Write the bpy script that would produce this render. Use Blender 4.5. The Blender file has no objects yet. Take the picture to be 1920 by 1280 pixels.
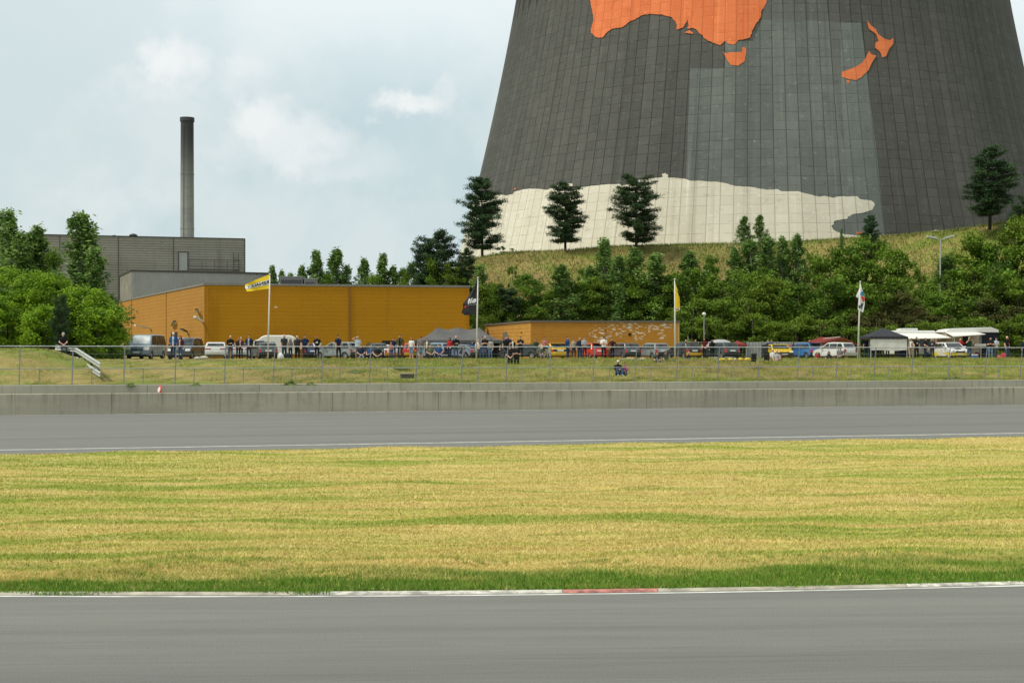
import bpy, bmesh, math, random
import numpy as np
from mathutils import Vector, Matrix
from mathutils.geometry import delaunay_2d_cdt
R = math.radians
# ---------------- camera, sky, sun, exposure ----------------
S = bpy.context.scene
COL = S.collection
F = 2667.0; H = 3.1; HY = 665.0          # focal length in photo pixels, eye height, horizon row
cam_d = bpy.data.cameras.new('camera'); cam = bpy.data.objects.new('camera', cam_d); COL.objects.link(cam)
cam.location = (0, 0, H); cam.rotation_euler = (R(90), 0, 0)
cam_d.sensor_width = 36; cam_d.lens = F * 36 / 1920; cam_d.shift_y = 25 / 1920
cam_d.clip_start = .5; cam_d.clip_end = 6000
S.camera = cam
SUN_EL, SUN_AZ = R(57), R(250)            # azimuth clockwise from +Y: sun behind the viewer's left shoulder
w = bpy.data.worlds.new('World'); S.world = w; w.use_nodes = True
nt = w.node_tree; N = nt.nodes; L = nt.links; N.clear()
def nd(t, **k):
    n = N.new(t)
    for a, b in k.items():
        if a in ('operation', 'blend_type', 'data_type', 'noise_dimensions', 'sky_type', 'interpolation_type'): setattr(n, a, b)
    return n
def mth(op, a, b=None, c=None, clamp=False):
    n = N.new('ShaderNodeMath'); n.operation = op; n.use_clamp = clamp
    for i, v in enumerate((a, b, c)):
        if v is None: continue
        if hasattr(v, 'is_output') or isinstance(v, bpy.types.NodeSocket): L.new(v, n.inputs[i])
        else: n.inputs[i].default_value = v
    return n.outputs[0]
def mixc(f, a, b, bt='MIX'):
    n = N.new('ShaderNodeMix'); n.data_type = 'RGBA'; n.blend_type = bt
    for s, v in ((n.inputs[0], f), (n.inputs[6], a), (n.inputs[7], b)):
        if isinstance(v, bpy.types.NodeSocket): L.new(v, s)
        elif isinstance(v, (int, float)): s.default_value = v
        else: s.default_value = tuple(v) + (1,) if len(v) == 3 else v
    return n.outputs[2]
def smooth(v, a, b, c=0., d=1.):
    n = N.new('ShaderNodeMapRange'); n.interpolation_type = 'SMOOTHSTEP'
    if isinstance(v, bpy.types.NodeSocket): L.new(v, n.inputs[0])
    n.inputs[1].default_value = a; n.inputs[2].default_value = b; n.inputs[3].default_value = c; n.inputs[4].default_value = d
    return n.outputs[0]
def noise(vec, scale, detail=4, rough=.55, dist=0.):
    n = N.new('ShaderNodeTexNoise'); n.inputs['Scale'].default_value = scale; n.inputs['Detail'].default_value = detail
    n.inputs['Roughness'].default_value = rough; n.inputs['Distortion'].default_value = dist
    if vec is not None: L.new(vec, n.inputs['Vector'])
    return n.outputs[0]
def mapv(vec, sc=(1, 1, 1), rot=(0, 0, 0), loc=(0, 0, 0)):
    n = N.new('ShaderNodeMapping'); L.new(vec, n.inputs[0])
    n.inputs['Scale'].default_value = sc; n.inputs['Rotation'].default_value = rot; n.inputs['Location'].default_value = loc
    return n.outputs[0]
sky = N.new('ShaderNodeTexSky'); sky.sky_type = 'NISHITA'; sky.sun_disc = False
sky.sun_elevation = SUN_EL; sky.sun_rotation = SUN_AZ; sky.air_density = 1.3; sky.dust_density = 3.0
tc = N.new('ShaderNodeTexCoord'); gen = tc.outputs['Generated']
sep = N.new('ShaderNodeSeparateXYZ'); L.new(gen, sep.inputs[0])
yy = mth('MAXIMUM', sep.outputs[1], .2)
n1 = noise(gen, 26, 6, .62); n2 = noise(gen, 7, 4, .55); n3 = noise(gen, 2.6, 3, .5); n4 = noise(mapv(gen, loc=(3, 5, 1)), 26, 6, .62)
ax = mth('ADD', mth('DIVIDE', sep.outputs[0], yy), mth('MULTIPLY', mth('SUBTRACT', n1, .5), .060))
az = mth('ADD', mth('DIVIDE', sep.outputs[2], yy), mth('MULTIPLY', mth('SUBTRACT', n4, .5), .050))
def blob(px, py, rx, ry, lo=.55, hi=1.05, amp=1.):
    dx = mth('MULTIPLY', mth('SUBTRACT', ax, (px - 960) / F), F / rx)
    dz = mth('MULTIPLY', mth('SUBTRACT', az, (HY - py) / F), F / ry)
    d = mth('SQRT', mth('ADD', mth('MULTIPLY', dx, dx), mth('MULTIPLY', dz, dz)))
    return smooth(d, lo, hi, amp, 0.)
clouds = None
for b in ((335, 118, 72, 58, .35, 1.15, .95), (300, 160, 130, 26, .3, 1.2, .3), (462, 132, 52, 40, .3, 1.1, .5), (430, 165, 90, 30, .3, 1.2, .3), (505, 225, 72, 58, .35, 1.15, .85), (570, 268, 130, 62, .35, 1.15, .7),
          (650, 300, 140, 50, .4, 1.15, .32), (775, 205, 80, 34, .35, 1.15, .95), (820, 180, 34, 28, .5, 1.1, .45), (440, 290, 70, 50, .5, 1.1, .25), (250, 380, 150, 50, .3, 1.1, .2)):
    v = blob(*b); clouds = v if clouds is None else mth('MAXIMUM', clouds, v)
clouds = mth('MULTIPLY', clouds, smooth(n1, .3, .6, .5, 1.))
el = mth('DIVIDE', sep.outputs[2], yy)
topw = mth('MULTIPLY', smooth(el, .15, .27), smooth(mth('ADD', ax, mth('MULTIPLY', n2, .2)), -.28, .02, .15, 1.))
base = mixc(smooth(n3, .35, .65), (5.15, 6.45, 6.85), (6.0, 7.0, 7.2))
base = mixc(mth('MULTIPLY', smooth(mth('ADD', mth('MULTIPLY', n2, .7), mth('MULTIPLY', n1, .3)), .42, .62), .55), base, (7.5, 8.0, 8.0))
base = mixc(smooth(el, .0, .14, .35, 0.), base, (5.9, 6.9, 7.2))
base = mixc(mth('MULTIPLY', topw, .85), base, (8.6, 9.25, 9.3))
base = mixc(clouds, base, (8.5, 8.75, 8.7))
fin = mixc(.93, sky.outputs[0], base)
bg = N.new('ShaderNodeBackground'); L.new(fin, bg.inputs[0]); bg.inputs[1].default_value = .1
wo = N.new('ShaderNodeOutputWorld'); L.new(bg.outputs[0], wo.inputs[0])
sd = bpy.data.lights.new('sun', 'SUN'); sd.energy = 2.9; sd.angle = R(6); sd.color = (1, .93, .80)
so = bpy.data.objects.new('sun', sd); COL.objects.link(so)
sv = Vector((math.sin(SUN_AZ) * math.cos(SUN_EL), math.cos(SUN_AZ) * math.cos(SUN_EL), math.sin(SUN_EL)))
so.rotation_euler = sv.to_track_quat('Z', 'Y').to_euler(); so.location = (0, 0, 300)
S.view_settings.view_transform = 'Standard'; S.view_settings.look = 'None'
S.view_settings.exposure = 0.12; S.view_settings.gamma = 1

# ---------------- helpers ----------------
def at(px, py, Y): return Vector(((px - 960) * Y / F, Y, H - (py - HY) * Y / F))
def PX(px, Y): return (px - 960) * Y / F
def ZY(py, Y): return H - (py - HY) * Y / F
MATS = {}
def begin(name):
    global nt, N, L
    m = bpy.data.materials.new(name); m.use_nodes = True; nt = m.node_tree; N = nt.nodes; L = nt.links
    b = N['Principled BSDF']; return m, b
def mat(name, col, rough=.7, metal=0., var=.12, scale=6., bump=0., spec=.5):
    """simple procedural material: colour broken up by noise"""
    if name in MATS: return MATS[name]
    m, b = begin(name)
    tcn = N.new('ShaderNodeTexCoord')
    nz = noise(tcn.outputs['Object'], scale, 5, .6)
    d = tuple(c * (1 - var) for c in col); l = tuple(min(1, c * (1 + var)) for c in col)
    L.new(mixc(smooth(nz, .3, .7), d, l), b.inputs['Base Color'])
    b.inputs['Roughness'].default_value = rough; b.inputs['Metallic'].default_value = metal
    b.inputs['Specular IOR Level'].default_value = spec
    if bump:
        bn = N.new('ShaderNodeBump'); bn.inputs['Strength'].default_value = bump; bn.inputs['Distance'].default_value = .02
        L.new(nz, bn.inputs['Height']); L.new(bn.outputs[0], b.inputs['Normal'])
    MATS[name] = m; return m
def tag(o, label=None, cat=None, group=None, kind=None):
    if label: o['label'] = label
    if cat: o['category'] = cat
    if group: o['group'] = group
    if kind: o['kind'] = kind
    return o
def empty(name, loc=(0, 0, 0), rz=0., label=None, cat=None, group=None):
    o = bpy.data.objects.new(name, None); COL.objects.link(o); o.location = loc; o.rotation_euler = (0, 0, rz)
    o.empty_display_size = .2
    return tag(o, label, cat, group)
class MB:
    def __init__(s): s.v = []; s.f = []; s.m = []; s.uv = None
    def add(s, vs, fs, mi=0):
        k = len(s.v); s.v += [tuple(p) for p in vs]; s.f += [tuple(i + k for i in f) for f in fs]; s.m += [mi] * len(fs); return s
    def box(s, x0, x1, y0, y1, z0, z1, mi=0):
        return s.add([(x0, y0, z0), (x1, y0, z0), (x1, y1, z0), (x0, y1, z0), (x0, y0, z1), (x1, y0, z1), (x1, y1, z1), (x0, y1, z1)],
                     [(0, 3, 2, 1), (4, 5, 6, 7), (0, 1, 5, 4), (1, 2, 6, 5), (2, 3, 7, 6), (3, 0, 4, 7)], mi)
    def bbox(s, x0, x1, y0, y1, z0, z1, b=.02, mi=0):
        """box with bevelled edges"""
        bm = bmesh.new(); bmesh.ops.create_cube(bm, size=1)
        for v in bm.verts: v.co = Vector((x0 + (v.co.x + .5) * (x1 - x0), y0 + (v.co.y + .5) * (y1 - y0), z0 + (v.co.z + .5) * (z1 - z0)))
        bmesh.ops.bevel(bm, geom=bm.edges[:], offset=b, segments=2, affect='EDGES', profile=.5)
        bm.verts.index_update(); s.add([v.co for v in bm.verts], [[v.index for v in f.verts] for f in bm.faces], mi); bm.free(); return s
    def tube(s, pts, rad, n=8, mi=0, cap=True):
        pts = [Vector(p) for p in pts]
        if not isinstance(rad, (list, tuple)): rad = [rad] * len(pts)
        vs = []; fs = []
        for i, p in enumerate(pts):
            d = (pts[min(i + 1, len(pts) - 1)] - pts[max(i - 1, 0)]).normalized()
            a = d.cross(Vector((0, 0, 1)) if abs(d.z) < .9 else Vector((1, 0, 0))).normalized(); b = d.cross(a)
            for k in range(n):
                t = 2 * math.pi * k / n; vs.append(p + (a * math.cos(t) + b * math.sin(t)) * rad[i])
        for i in range(len(pts) - 1):
            for k in range(n):
                k2 = (k + 1) % n; fs.append((i * n + k, i * n + k2, (i + 1) * n + k2, (i + 1) * n + k))
        if cap: fs.append(tuple(range(n))[::-1]); fs.append(tuple((len(pts) - 1) * n + k for k in range(n)))
        return s.add(vs, fs, mi)
    def bar(s, a, b, w, h, mi=0):
        """rectangular bar from a to b"""
        a = Vector(a); b = Vector(b); d = (b - a).normalized()
        x = d.cross(Vector((0, 0, 1)) if abs(d.z) < .95 else Vector((0, 1, 0))).normalized() * w / 2; y = x.cross(d).normalized() * h / 2
        vs = [a - x - y, a + x - y, a + x + y, a - x + y, b - x - y, b + x - y, b + x + y, b - x + y]
        return s.add(vs, [(0, 3, 2, 1), (4, 5, 6, 7), (0, 1, 5, 4), (1, 2, 6, 5), (2, 3, 7, 6), (3, 0, 4, 7)], mi)
    def prism(s, poly, z0, z1, mi=0):
        n = len(poly); vs = [(p[0], p[1], z0) for p in poly] + [(p[0], p[1], z1) for p in poly]
        fs = [tuple(range(n))[::-1], tuple(range(n, 2 * n))] + [(i, (i + 1) % n, n + (i + 1) % n, n + i) for i in range(n)]
        return s.add(vs, fs, mi)
    def lathe(s, prof, n=16, c=(0, 0), mi=0):
        vs = []; fs = []
        for r, z in prof:
            for k in range(n): t = 2 * math.pi * k / n; vs.append((c[0] + r * math.cos(t), c[1] + r * math.sin(t), z))
        for i in range(len(prof) - 1):
            for k in range(n): k2 = (k + 1) % n; fs.append((i * n + k, i * n + k2, (i + 1) * n + k2, (i + 1) * n + k))
        return s.add(vs, fs, mi)
    def build(s, name, mats, parent=None, smooth_=False, fixn=False, loc=None):
        me = bpy.data.meshes.new(name); me.from_pydata(s.v, [], s.f)
        if not isinstance(mats, (list, tuple)): mats = [mats]
        for m in mats: me.materials.append(m)
        if any(s.m): me.polygons.foreach_set('material_index', s.m)
        if fixn:
            bm = bmesh.new(); bm.from_mesh(me); bmesh.ops.recalc_face_normals(bm, faces=bm.faces[:]); bm.to_mesh(me); bm.free()
        if smooth_: me.polygons.foreach_set('use_smooth', [True] * len(me.polygons))
        me.update()
        o = bpy.data.objects.new(name, me); COL.objects.link(o); o.parent = parent
        if loc is not None: o.location = loc
        return o
def np_mesh(name, V, Fc, mats, parent=None, uv=None, smooth_=False, mi=None):
    V = np.asarray(V, np.float32); Fc = np.asarray(Fc, np.int32); k = Fc.shape[1]
    me = bpy.data.meshes.new(name); me.vertices.add(len(V)); me.vertices.foreach_set('co', V.ravel())
    me.loops.add(Fc.size); me.loops.foreach_set('vertex_index', Fc.ravel())
    me.polygons.add(len(Fc)); me.polygons.foreach_set('loop_start', np.arange(0, Fc.size, k, dtype=np.int32))
    me.polygons.foreach_set('loop_total', np.full(len(Fc), k, np.int32))
    if not isinstance(mats, (list, tuple)): mats = [mats]
    for m in mats: me.materials.append(m)
    if mi is not None: me.polygons.foreach_set('material_index', np.asarray(mi, np.int32))
    if uv is not None:
        l = me.uv_layers.new(name='UVMap'); l.data.foreach_set('uv', np.asarray(uv, np.float32)[Fc.ravel()].ravel())
    if smooth_: me.polygons.foreach_set('use_smooth', np.ones(len(Fc), bool))
    me.update(calc_edges=True)
    if name is None: return me
    o = bpy.data.objects.new(name, me); COL.objects.link(o); o.parent = parent; return o
def copy_tree(o, parent=None):
    c = o.copy(); COL.objects.link(c); c.parent = parent
    for ch in list(o.children): copy_tree(ch, c)
    return c
def world_move(c, loc, rz=0., sc=1.):
    c.location = loc; c.rotation_euler = (0, 0, rz); c.scale = (sc, sc, sc) if not isinstance(sc, tuple) else sc
# track frame: wall runs along U, NV points away from the viewer
TA = math.atan2(15.7, 58.3); U = Vector((math.cos(TA), math.sin(TA), 0)); NV = Vector((-math.sin(TA), math.cos(TA), 0))
O0 = Vector((0, 80.27, 0))
def tn(s, n, z=0.): return O0 + U * s + NV * n + Vector((0, 0, z))
def n_of(x, y): return (x - O0.x) * NV.x + (y - O0.y) * NV.y
def s_of(x, y): return (x - O0.x) * U.x + (y - O0.y) * U.y
def sst(x, a, b):
    t = np.clip((np.asarray(x, float) - a) / (b - a), 0, 1); return t * t * (3 - 2 * t)
GZ = 2.74
CREST = [(600, 640), (780, 640), (830, 560), (850, 515), (880, 486), (960, 473), (1060, 470), (1150, 462), (1300, 458), (1440, 456), (1560, 449), (1700, 440), (1800, 430), (1900, 414), (2050, 385), (2400, 370)]
def gz(x, y):
    """terrain height behind the wall"""
    x = np.asarray(x, float); y = np.asarray(y, float)
    n = n_of(x, y); s = s_of(x, y)
    z = 1.44 + (GZ - 1.44) * sst(n, 2.5, 14)
    bump = sst(-s, 23.6, 26.2) * sst(n, 3.5, 10) * (1 - sst(n, 24, 34)) * .72
    z = z + bump
    # hill under the tower
    px = 960 + x * F / np.maximum(y, 1)
    cy = np.interp(px, [c[0] for c in CREST], [c[1] for c in CREST])
    yc = 178 + 6 * np.sin(x * .05); zc = H + (HY - cy) * yc / F
    toe = 148
    t = np.clip((y - toe) / (yc - toe), 0, 1)
    t = t ** 1.15 * (1 - .12 * np.sin(t * math.pi))
    hill = (np.maximum(zc, z) - z) * t + .35 * np.sin(x * .31 + y * .17) * np.sin(t * math.pi) * (zc > 6)
    return z + hill
# ---------------- materials of the setting ----------------
def m_asphalt(name, dirx):
    m, b = begin(name)
    tcn = N.new('ShaderNodeTexCoord'); o = tcn.outputs['Object']
    rot = mapv(o, rot=(0, 0, -dirx))
    grain = noise(o, 55, 3, .7); streak = noise(mapv(rot, (.045, 2.2, 1)), 1.0, 5, .6); broad = noise(mapv(rot, (.02, .25, 1)), 1., 3, .5)
    fine = noise(mapv(rot, (.25, 9, 1)), 1., 3, .6)
    c = mixc(smooth(streak, .34, .66), (.124, .127, .113), (.156, .159, .141))
    c = mixc(mth('MULTIPLY', smooth(broad, .42, .62), .5), c, (.112, .113, .103))
    c = mixc(mth('MULTIPLY', smooth(fine, .5, .68), .5), c, (.085, .085, .079))
    c = mixc(mth('MULTIPLY', smooth(grain, .38, .7), .5), c, (.27, .268, .24))
    c = mixc(smooth(noise(o, 120, 2, .8), .66, .74, 0., .6), c, (.06, .06, .06))
    vf = noise(mapv(rot, (.7, 26, 1)), 1., 3, .6); c = mixc(smooth(vf, .45, .62, 0., .35), c, (.20, .20, .18)); sp_ = noise(o, 38, 2, .9); c = mixc(smooth(sp_, .60, .68, 0., .5), c, (.07, .07, .066))
    rub = noise(mapv(rot, (.012, .55, 1), (0, 0, 0), (3, 5, 0)), 1., 4, .55, .3); c = mixc(mth('MULTIPLY', smooth(rub, .52, .62), .25), c, (.075, .075, .072))
    L.new(c, b.inputs['Base Color']); b.inputs['Roughness'].default_value = .88; b.inputs['Specular IOR Level'].default_value = .3
    bn = N.new('ShaderNodeBump'); bn.inputs['Strength'].default_value = .5; bn.inputs['Distance'].default_value = .01
    L.new(grain, bn.inputs['Height']); L.new(bn.outputs[0], b.inputs['Normal'])
    return m
def grass_nodes(o, straw=(.70, .57, .225), straw2=(.60, .45, .155), green=(.29, .365, .055), green2=(.47, .49, .10), bias=0., wild=0):
    rot = mapv(o, rot=(0, 0, -R(7)))
    s1 = noise(mapv(rot, (.045, .95, .2), (0, 0, 0)), 1., 6, .66, .5)
    s2 = noise(mapv(rot, (.16, 4.2, .2), (0, 0, 0), (7, 3, 0)), 1., 4, .65, .3)
    s3 = noise(mapv(rot, (.08, .16, .2), (0, 0, 0), (1, 9, 0)), 1., 3, .5)
    s4 = noise(mapv(rot, (.9, 1.6, .2), (0, 0, 0), (5, 2, 0)), 1., 4, .7)
    f = mth('ADD', mth('MULTIPLY', s1, .52), mth('ADD', mth('MULTIPLY', s2, .34), mth('ADD', mth('MULTIPLY', s3, .20), mth('MULTIPLY', s4, .12))))
    c1 = mixc(smooth(s2, .38, .62), straw, straw2); c1 = mixc(smooth(s4, .5, .72, 0., .7), c1, tuple(min(1, x * 1.28) for x in straw)); c2 = mixc(smooth(s1, .45, .62), green2, green)
    c = mixc(smooth(f, .55 + bias, .67 + bias), c1, c2)
    if not wild:
        so_ = noise(mapv(rot, (.55, 2.1, 1), (0, 0, 0), (11, 4, 0)), 1., 6, .75); c = mixc(smooth(so_, .66, .72, 0., .75), c, (.20, .135, .07))
        pa = noise(mapv(rot, (.35, .9, 1), (0, 0, 0), (2, 14, 0)), 1., 5, .7); c = mixc(smooth(pa, .58, .68, 0., .55), c, (.17, .25, .04)); c = mixc(smooth(pa, .32, .40, .4, 0.), c, (.74, .64, .36))
    if wild:
        w1 = noise(o, 1.3, 5, .7); w2 = noise(mapv(o, loc=(4, 8, 2)), .55, 4, .65)
        c = mixc(smooth(w1, .5, .62, 0., .6), c, (.05, .075, .012)); c = mixc(smooth(w2, .54, .64, 0., .7), c, (.30, .20, .09)); c = mixc(smooth(w1, .30, .40, .55, 0.), c, (.42, .36, .14))
    return c, f
def m_meadow():
    m, b = begin('mown_meadow')
    tcn = N.new('ShaderNodeTexCoord'); o = tcn.outputs['Object']
    c, f = grass_nodes(o)
    g = noise(o, 14, 4, .7); c = mixc(smooth(g, .3, .8, 0., .75), c, (.26, .22, .07))
    soil = mth('MULTIPLY', smooth(noise(mapv(o, (.5, 2.4, 1)), 1., 4, .6), .70, .76), .7)
    c = mixc(soil, c, (.16, .11, .06))
    c = mixc(1., c, (.80, .80, .76), 'MULTIPLY')
    L.new(c, b.inputs['Base Color']); b.inputs['Roughness'].default_value = .95; b.inputs['Specular IOR Level'].default_value = .1
    return m
def m_blades(name, **k):
    """grass blades: colour follows the same patches as the ground beneath"""
    m, b = begin(name)
    tcn = N.new('ShaderNodeTexCoord'); o = tcn.outputs['Object']
    c, f = grass_nodes(o, **k)
    g = noise(o, 9, 3, .7); c = mixc(smooth(g, .35, .75, 0., .5), c, mixc(f, (.42, .36, .12), (.20, .26, .04)))
    at_ = N.new('ShaderNodeAttribute'); at_.attribute_name = 'edge'
    c = mixc(at_.outputs['Fac'], c, mixc(g, (.09, .19, .025), (.20, .34, .04)))
    L.new(c, b.inputs['Base Color']); b.inputs['Roughness'].default_value = .8; b.inputs['Specular IOR Level'].default_value = .15
    return m
def m_concrete(name, base=(.42, .385, .29), dark=(.17, .14, .09), stain=.8, top=None):
    m, b = begin(name)
    tcn = N.new('ShaderNodeTexCoord'); o = tcn.outputs['Object']   # object X runs along the wall
    sp = N.new('ShaderNodeSeparateXYZ'); L.new(o, sp.inputs[0])
    drip = noise(mapv(o, (3.2, .2, .12)), 1., 6, .7); broad = noise(mapv(o, (.12, 1, .6)), 1., 4, .6); grain = noise(o, 12, 5, .7)
    fd = mth('MULTIPLY', smooth(drip, .46, .66), smooth(sp.outputs[2], .15, 1.05, .35, 1.))
    c = mixc(smooth(broad, .35, .68), base, tuple(x * .8 for x in base))
    c = mixc(mth('MULTIPLY', fd, stain), c, dark)
    c = mixc(mth('MULTIPLY', smooth(grain, .4, .7), .22), c, (.5, .49, .42))
    wht = mth('MULTIPLY', smooth(noise(mapv(o, (.7, 1, 6)), 1., 6, .75), .66, .70), smooth(noise(mapv(o, (.07, 1, .1), loc=(4, 0, 0)), 1., 2), .56, .62))
    c = mixc(mth('MULTIPLY', wht, .55), c, (.62, .62, .56))
    grn = mth('MULTIPLY', smooth(noise(mapv(o, (.8, 1, .5), loc=(2, 0, 0)), 1., 5, .7), .55, .7), .3)
    c = mixc(grn, c, (.17, .175, .10))
    L.new(c, b.inputs['Base Color']); b.inputs['Roughness'].default_value = .9
    bn = N.new('ShaderNodeBump'); bn.inputs['Strength'].default_value = .3; bn.inputs['Distance'].default_value = .01
    L.new(grain, bn.inputs['Height']); L.new(bn.outputs[0], b.inputs['Normal'])
    return m
def m_terrain():
    m, b = begin('rough_grass')
    tcn = N.new('ShaderNodeTexCoord'); o = tcn.outputs['Object']
    n1_ = noise(mapv(o, (.16, .35, .3)), 1., 6, .65); n2_ = noise(o, .06, 4, .6); n3_ = noise(o, 4., 5, .7)
    c = mixc(smooth(n1_, .40, .60), (.34, .27, .10), (.19, .24, .045))
    c = mixc(mth('MULTIPLY', smooth(n2_, .45, .6), .6), c, (.26, .175, .085))
    c = mixc(smooth(n3_, .35, .8, 0., .65), c, (.09, .085, .03))
    L.new(c, b.inputs['Base Color']); b.inputs['Roughness'].default_value = .95; b.inputs['Specular IOR Level'].default_value = .1
    return m
M_WHITE = mat('road_paint', (.66, .66, .62), .7, var=.25, scale=3)
M_GALV = mat('galvanised_steel', (.34, .36, .37), .55, .5, var=.2, scale=9)
M_GALVL = mat('weathered_rail_steel', (.44, .46, .44), .6, .3, var=.2, scale=5)
M_BLACK = mat('black_plastic', (.018, .018, .02), .5)
M_RUB = mat('tyre_rubber', (.02, .02, .021), .85)
M_DARK = mat('dark_metal', (.05, .052, .055), .5, .3)
# ---------------- ground ----------------
def kind(o, k='structure'): o['kind'] = k; return o
g = MB(); g.add([(-2500, -300, -.25), (2500, -300, -.25), (2500, 5000, -.25), (-2500, 5000, -.25)], [(0, 1, 2, 3)])
kind(g.build('ground', m_terrain()))
def ynear(x):
    """far edge of the near track"""
    x = np.asarray(x, float); xc = np.clip(x, -20, 20)
    return 18.37 + .06 * xc + .007 * xc * xc + (x - xc) * (.06 + .014 * xc)
def yline(x, n): return O0.y + (np.asarray(x, float) * math.sin(TA) + n - NV.x * 0) / math.cos(TA)
# near asphalt as a sheet
def strip(name, xs, f0, f1, z, m, sub=1):
    V = []; Fc = []
    for x in xs:
        a, b_ = float(f0(x)), float(f1(x))
        for k in range(sub + 1): V.append((x, a + (b_ - a) * k / sub, z))
    for i in range(len(xs) - 1):
        for k in range(sub):
            p = i * (sub + 1) + k; Fc.append((p, p + sub + 1, p + sub + 2, p + 1))
    return np_mesh(name, V, Fc, m)
xs = list(np.arange(-160, 161, 1.0))
A_NEAR = m_asphalt('near_asphalt', R(3)); A_FAR = m_asphalt('far_asphalt', TA)
kind(strip('near_road', xs, lambda x: -12., lambda x: ynear(x) + .6, 0., A_NEAR))
kind(strip('far_road', xs, lambda x: yline(x, -31.4), lambda x: yline(x, .6), .0, A_FAR))
kind(strip('edge_line', xs, lambda x: ynear(x) - .045, lambda x: ynear(x) + .05, .004, mat('near_line_paint', (.50, .50, .46), .8, var=.35, scale=1.6)))
kind(strip('far_track_line', xs, lambda x: yline(x, -28.5), lambda x: yline(x, -28.32), .004, M_WHITE))
kind(strip('wall_side_line', xs, lambda x: yline(x, -.72), lambda x: yline(x, -.55), .004, mat('worn_line', (.5, .5, .46), .8, var=.35, scale=1.2)))
# kerb behind the near line: worn white blocks and one faded red run
M_KW = mat('worn_white_kerb', (.46, .44, .38), .9, var=.45, scale=6, bump=.3)
M_KR = mat('faded_red_kerb', (.36, .15, .12), .9, var=.5, scale=7, bump=.3)
M_KG = mat('bare_kerb_concrete', (.36, .33, .26), .9, var=.3, scale=3)
def kerb(x0, x1, m, mi):
    mb = MB(); n = max(2, int((x1 - x0) / .4)); vs = []; fs = []
    for i in range(n + 1):
        x = x0 + (x1 - x0) * i / n; y = float(ynear(x))
        for (dy, z) in ((.10, .003), (.12, .02), (.22, .03), (.26, .02), (.30, -.02)): vs.append((x, y + dy, z))
    for i in range(n):
        for k in range(4): p = i * 5 + k; fs.append((p, p + 5, p + 6, p + 1))
    mb.add(vs, fs); return mb
ks = kind(kerb(-120, PX(600, 18.5), None, 0).build('kerb', M_KG))
kind(kerb(PX(600, 18.5), PX(1055, 18.5), None, 0).build('kerb', M_KW))
kind(kerb(PX(1056, 18.5), PX(1235, 18.5), None, 0).build('kerb', M_KR))
kind(kerb(PX(1236, 18.5), PX(1700, 19), None, 0).build('kerb', M_KG))
kind(kerb(PX(1701, 19), 120, None, 0).build('kerb', M_KW))
# meadow between the tracks
rs = np.random.RandomState(3)
def mead_z(x, y):
    a = y - ynear(x); b_ = yline(x, -31.0) - y
    e = np.clip(np.minimum(a - .45, b_) / .8, 0, 1)
    return .012 + e * (.05 + .03 * np.sin(x * .7 + y * .5) + .025 * np.sin(x * 1.9 - y * 1.3))
X, T = np.meshgrid(np.arange(-150, 150.1, .6), np.linspace(0, 1, 60), indexing='ij')
Y0 = ynear(X) + .47; Y1 = yline(X, -31.0); Yg = Y0 + (Y1 - Y0) * T
wob = (T > .99) * (.25 * np.sin(X * 1.1) + .2 * np.sin(X * 2.7 + 1)); Yg = Yg + wob
Zg = mead_z(X, Yg); nx, ny = X.shape
idx = np.arange(nx * ny).reshape(nx, ny)
Q = np.stack([idx[:-1, :-1], idx[1:, :-1], idx[1:, 1:], idx[:-1, 1:]], -1).reshape(-1, 4)
kind(np_mesh('meadow', np.stack([X, Yg, Zg], -1).reshape(-1, 3), Q, m_meadow(), smooth_=True))
# terrain behind the wall, hill included
X, K = np.meshgrid(np.arange(-130, 240.1, 1.2), np.concatenate([np.arange(0, 26, .6), np.arange(26, 60, 1.5), np.arange(60, 260, 3.)]), indexing='ij')
Yg = yline(X, 2.55) + K
Zg = gz(X, Yg); nx, ny = X.shape
Zg = Zg + (.05 * np.sin(X * 1.7 + Yg * 1.1) + .04 * np.sin(X * 3.1 - Yg * 2.3)) * (K > .5)
idx = np.arange(nx * ny).reshape(nx, ny)
Q = np.stack([idx[:-1, :-1], idx[1:, :-1], idx[1:, 1:], idx[:-1, 1:]], -1).reshape(-1, 4)
kind(np_mesh('embankment', np.stack([X, Yg, Zg], -1).reshape(-1, 3), Q, m_terrain(), smooth_=True))
# ---------------- grass blades ----------------
def snoise(x, y, s=0):
    v = np.zeros_like(x)
    r = np.random.RandomState(100 + s)
    for k in range(7):
        fx, fy, ph = r.uniform(-1, 1) * (.4 + k * .45), r.uniform(-1, 1) * (.8 + k * .9), r.rand() * 6.28
        v += np.sin(x * fx + y * fy + ph) / (1 + k * .25)
    return v / 4
def blades(name, P, h, wd, lean, m, edge=None, seed=1):
    r = np.random.RandomState(seed); n = len(P)
    a = r.rand(n) * 6.283; d = np.stack([np.cos(a), np.sin(a), np.zeros(n)], 1)
    la = r.rand(n) * 6.283; ln = np.stack([np.cos(la), np.sin(la), np.zeros(n)], 1) * (lean * r.rand(n) * h)[:, None]
    hh = np.array([0, 0, 1.])[None] * (h * (1 - .3 * lean * r.rand(n)))[:, None]
    A = P - d * wd[:, None] / 2; B = P + d * wd[:, None] / 2; C = P + hh + ln
    V = np.stack([A, B, C], 1).reshape(-1, 3)
    o = np_mesh(name, V, np.arange(3 * n).reshape(-1, 3), m)
    at_ = o.data.attributes.new('edge', 'FLOAT', 'POINT')
    e = np.zeros(n) if edge is None else edge
    at_.data.foreach_set('value', np.repeat(e, 3).astype(np.float32))
    return o
n = 720000
y = 1 / (1 / 18.25 + rs.rand(n) * (1 / 58. - 1 / 18.25)); x = (rs.rand(n) * 2 - 1) * (y * .40 + 3.5)
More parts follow.
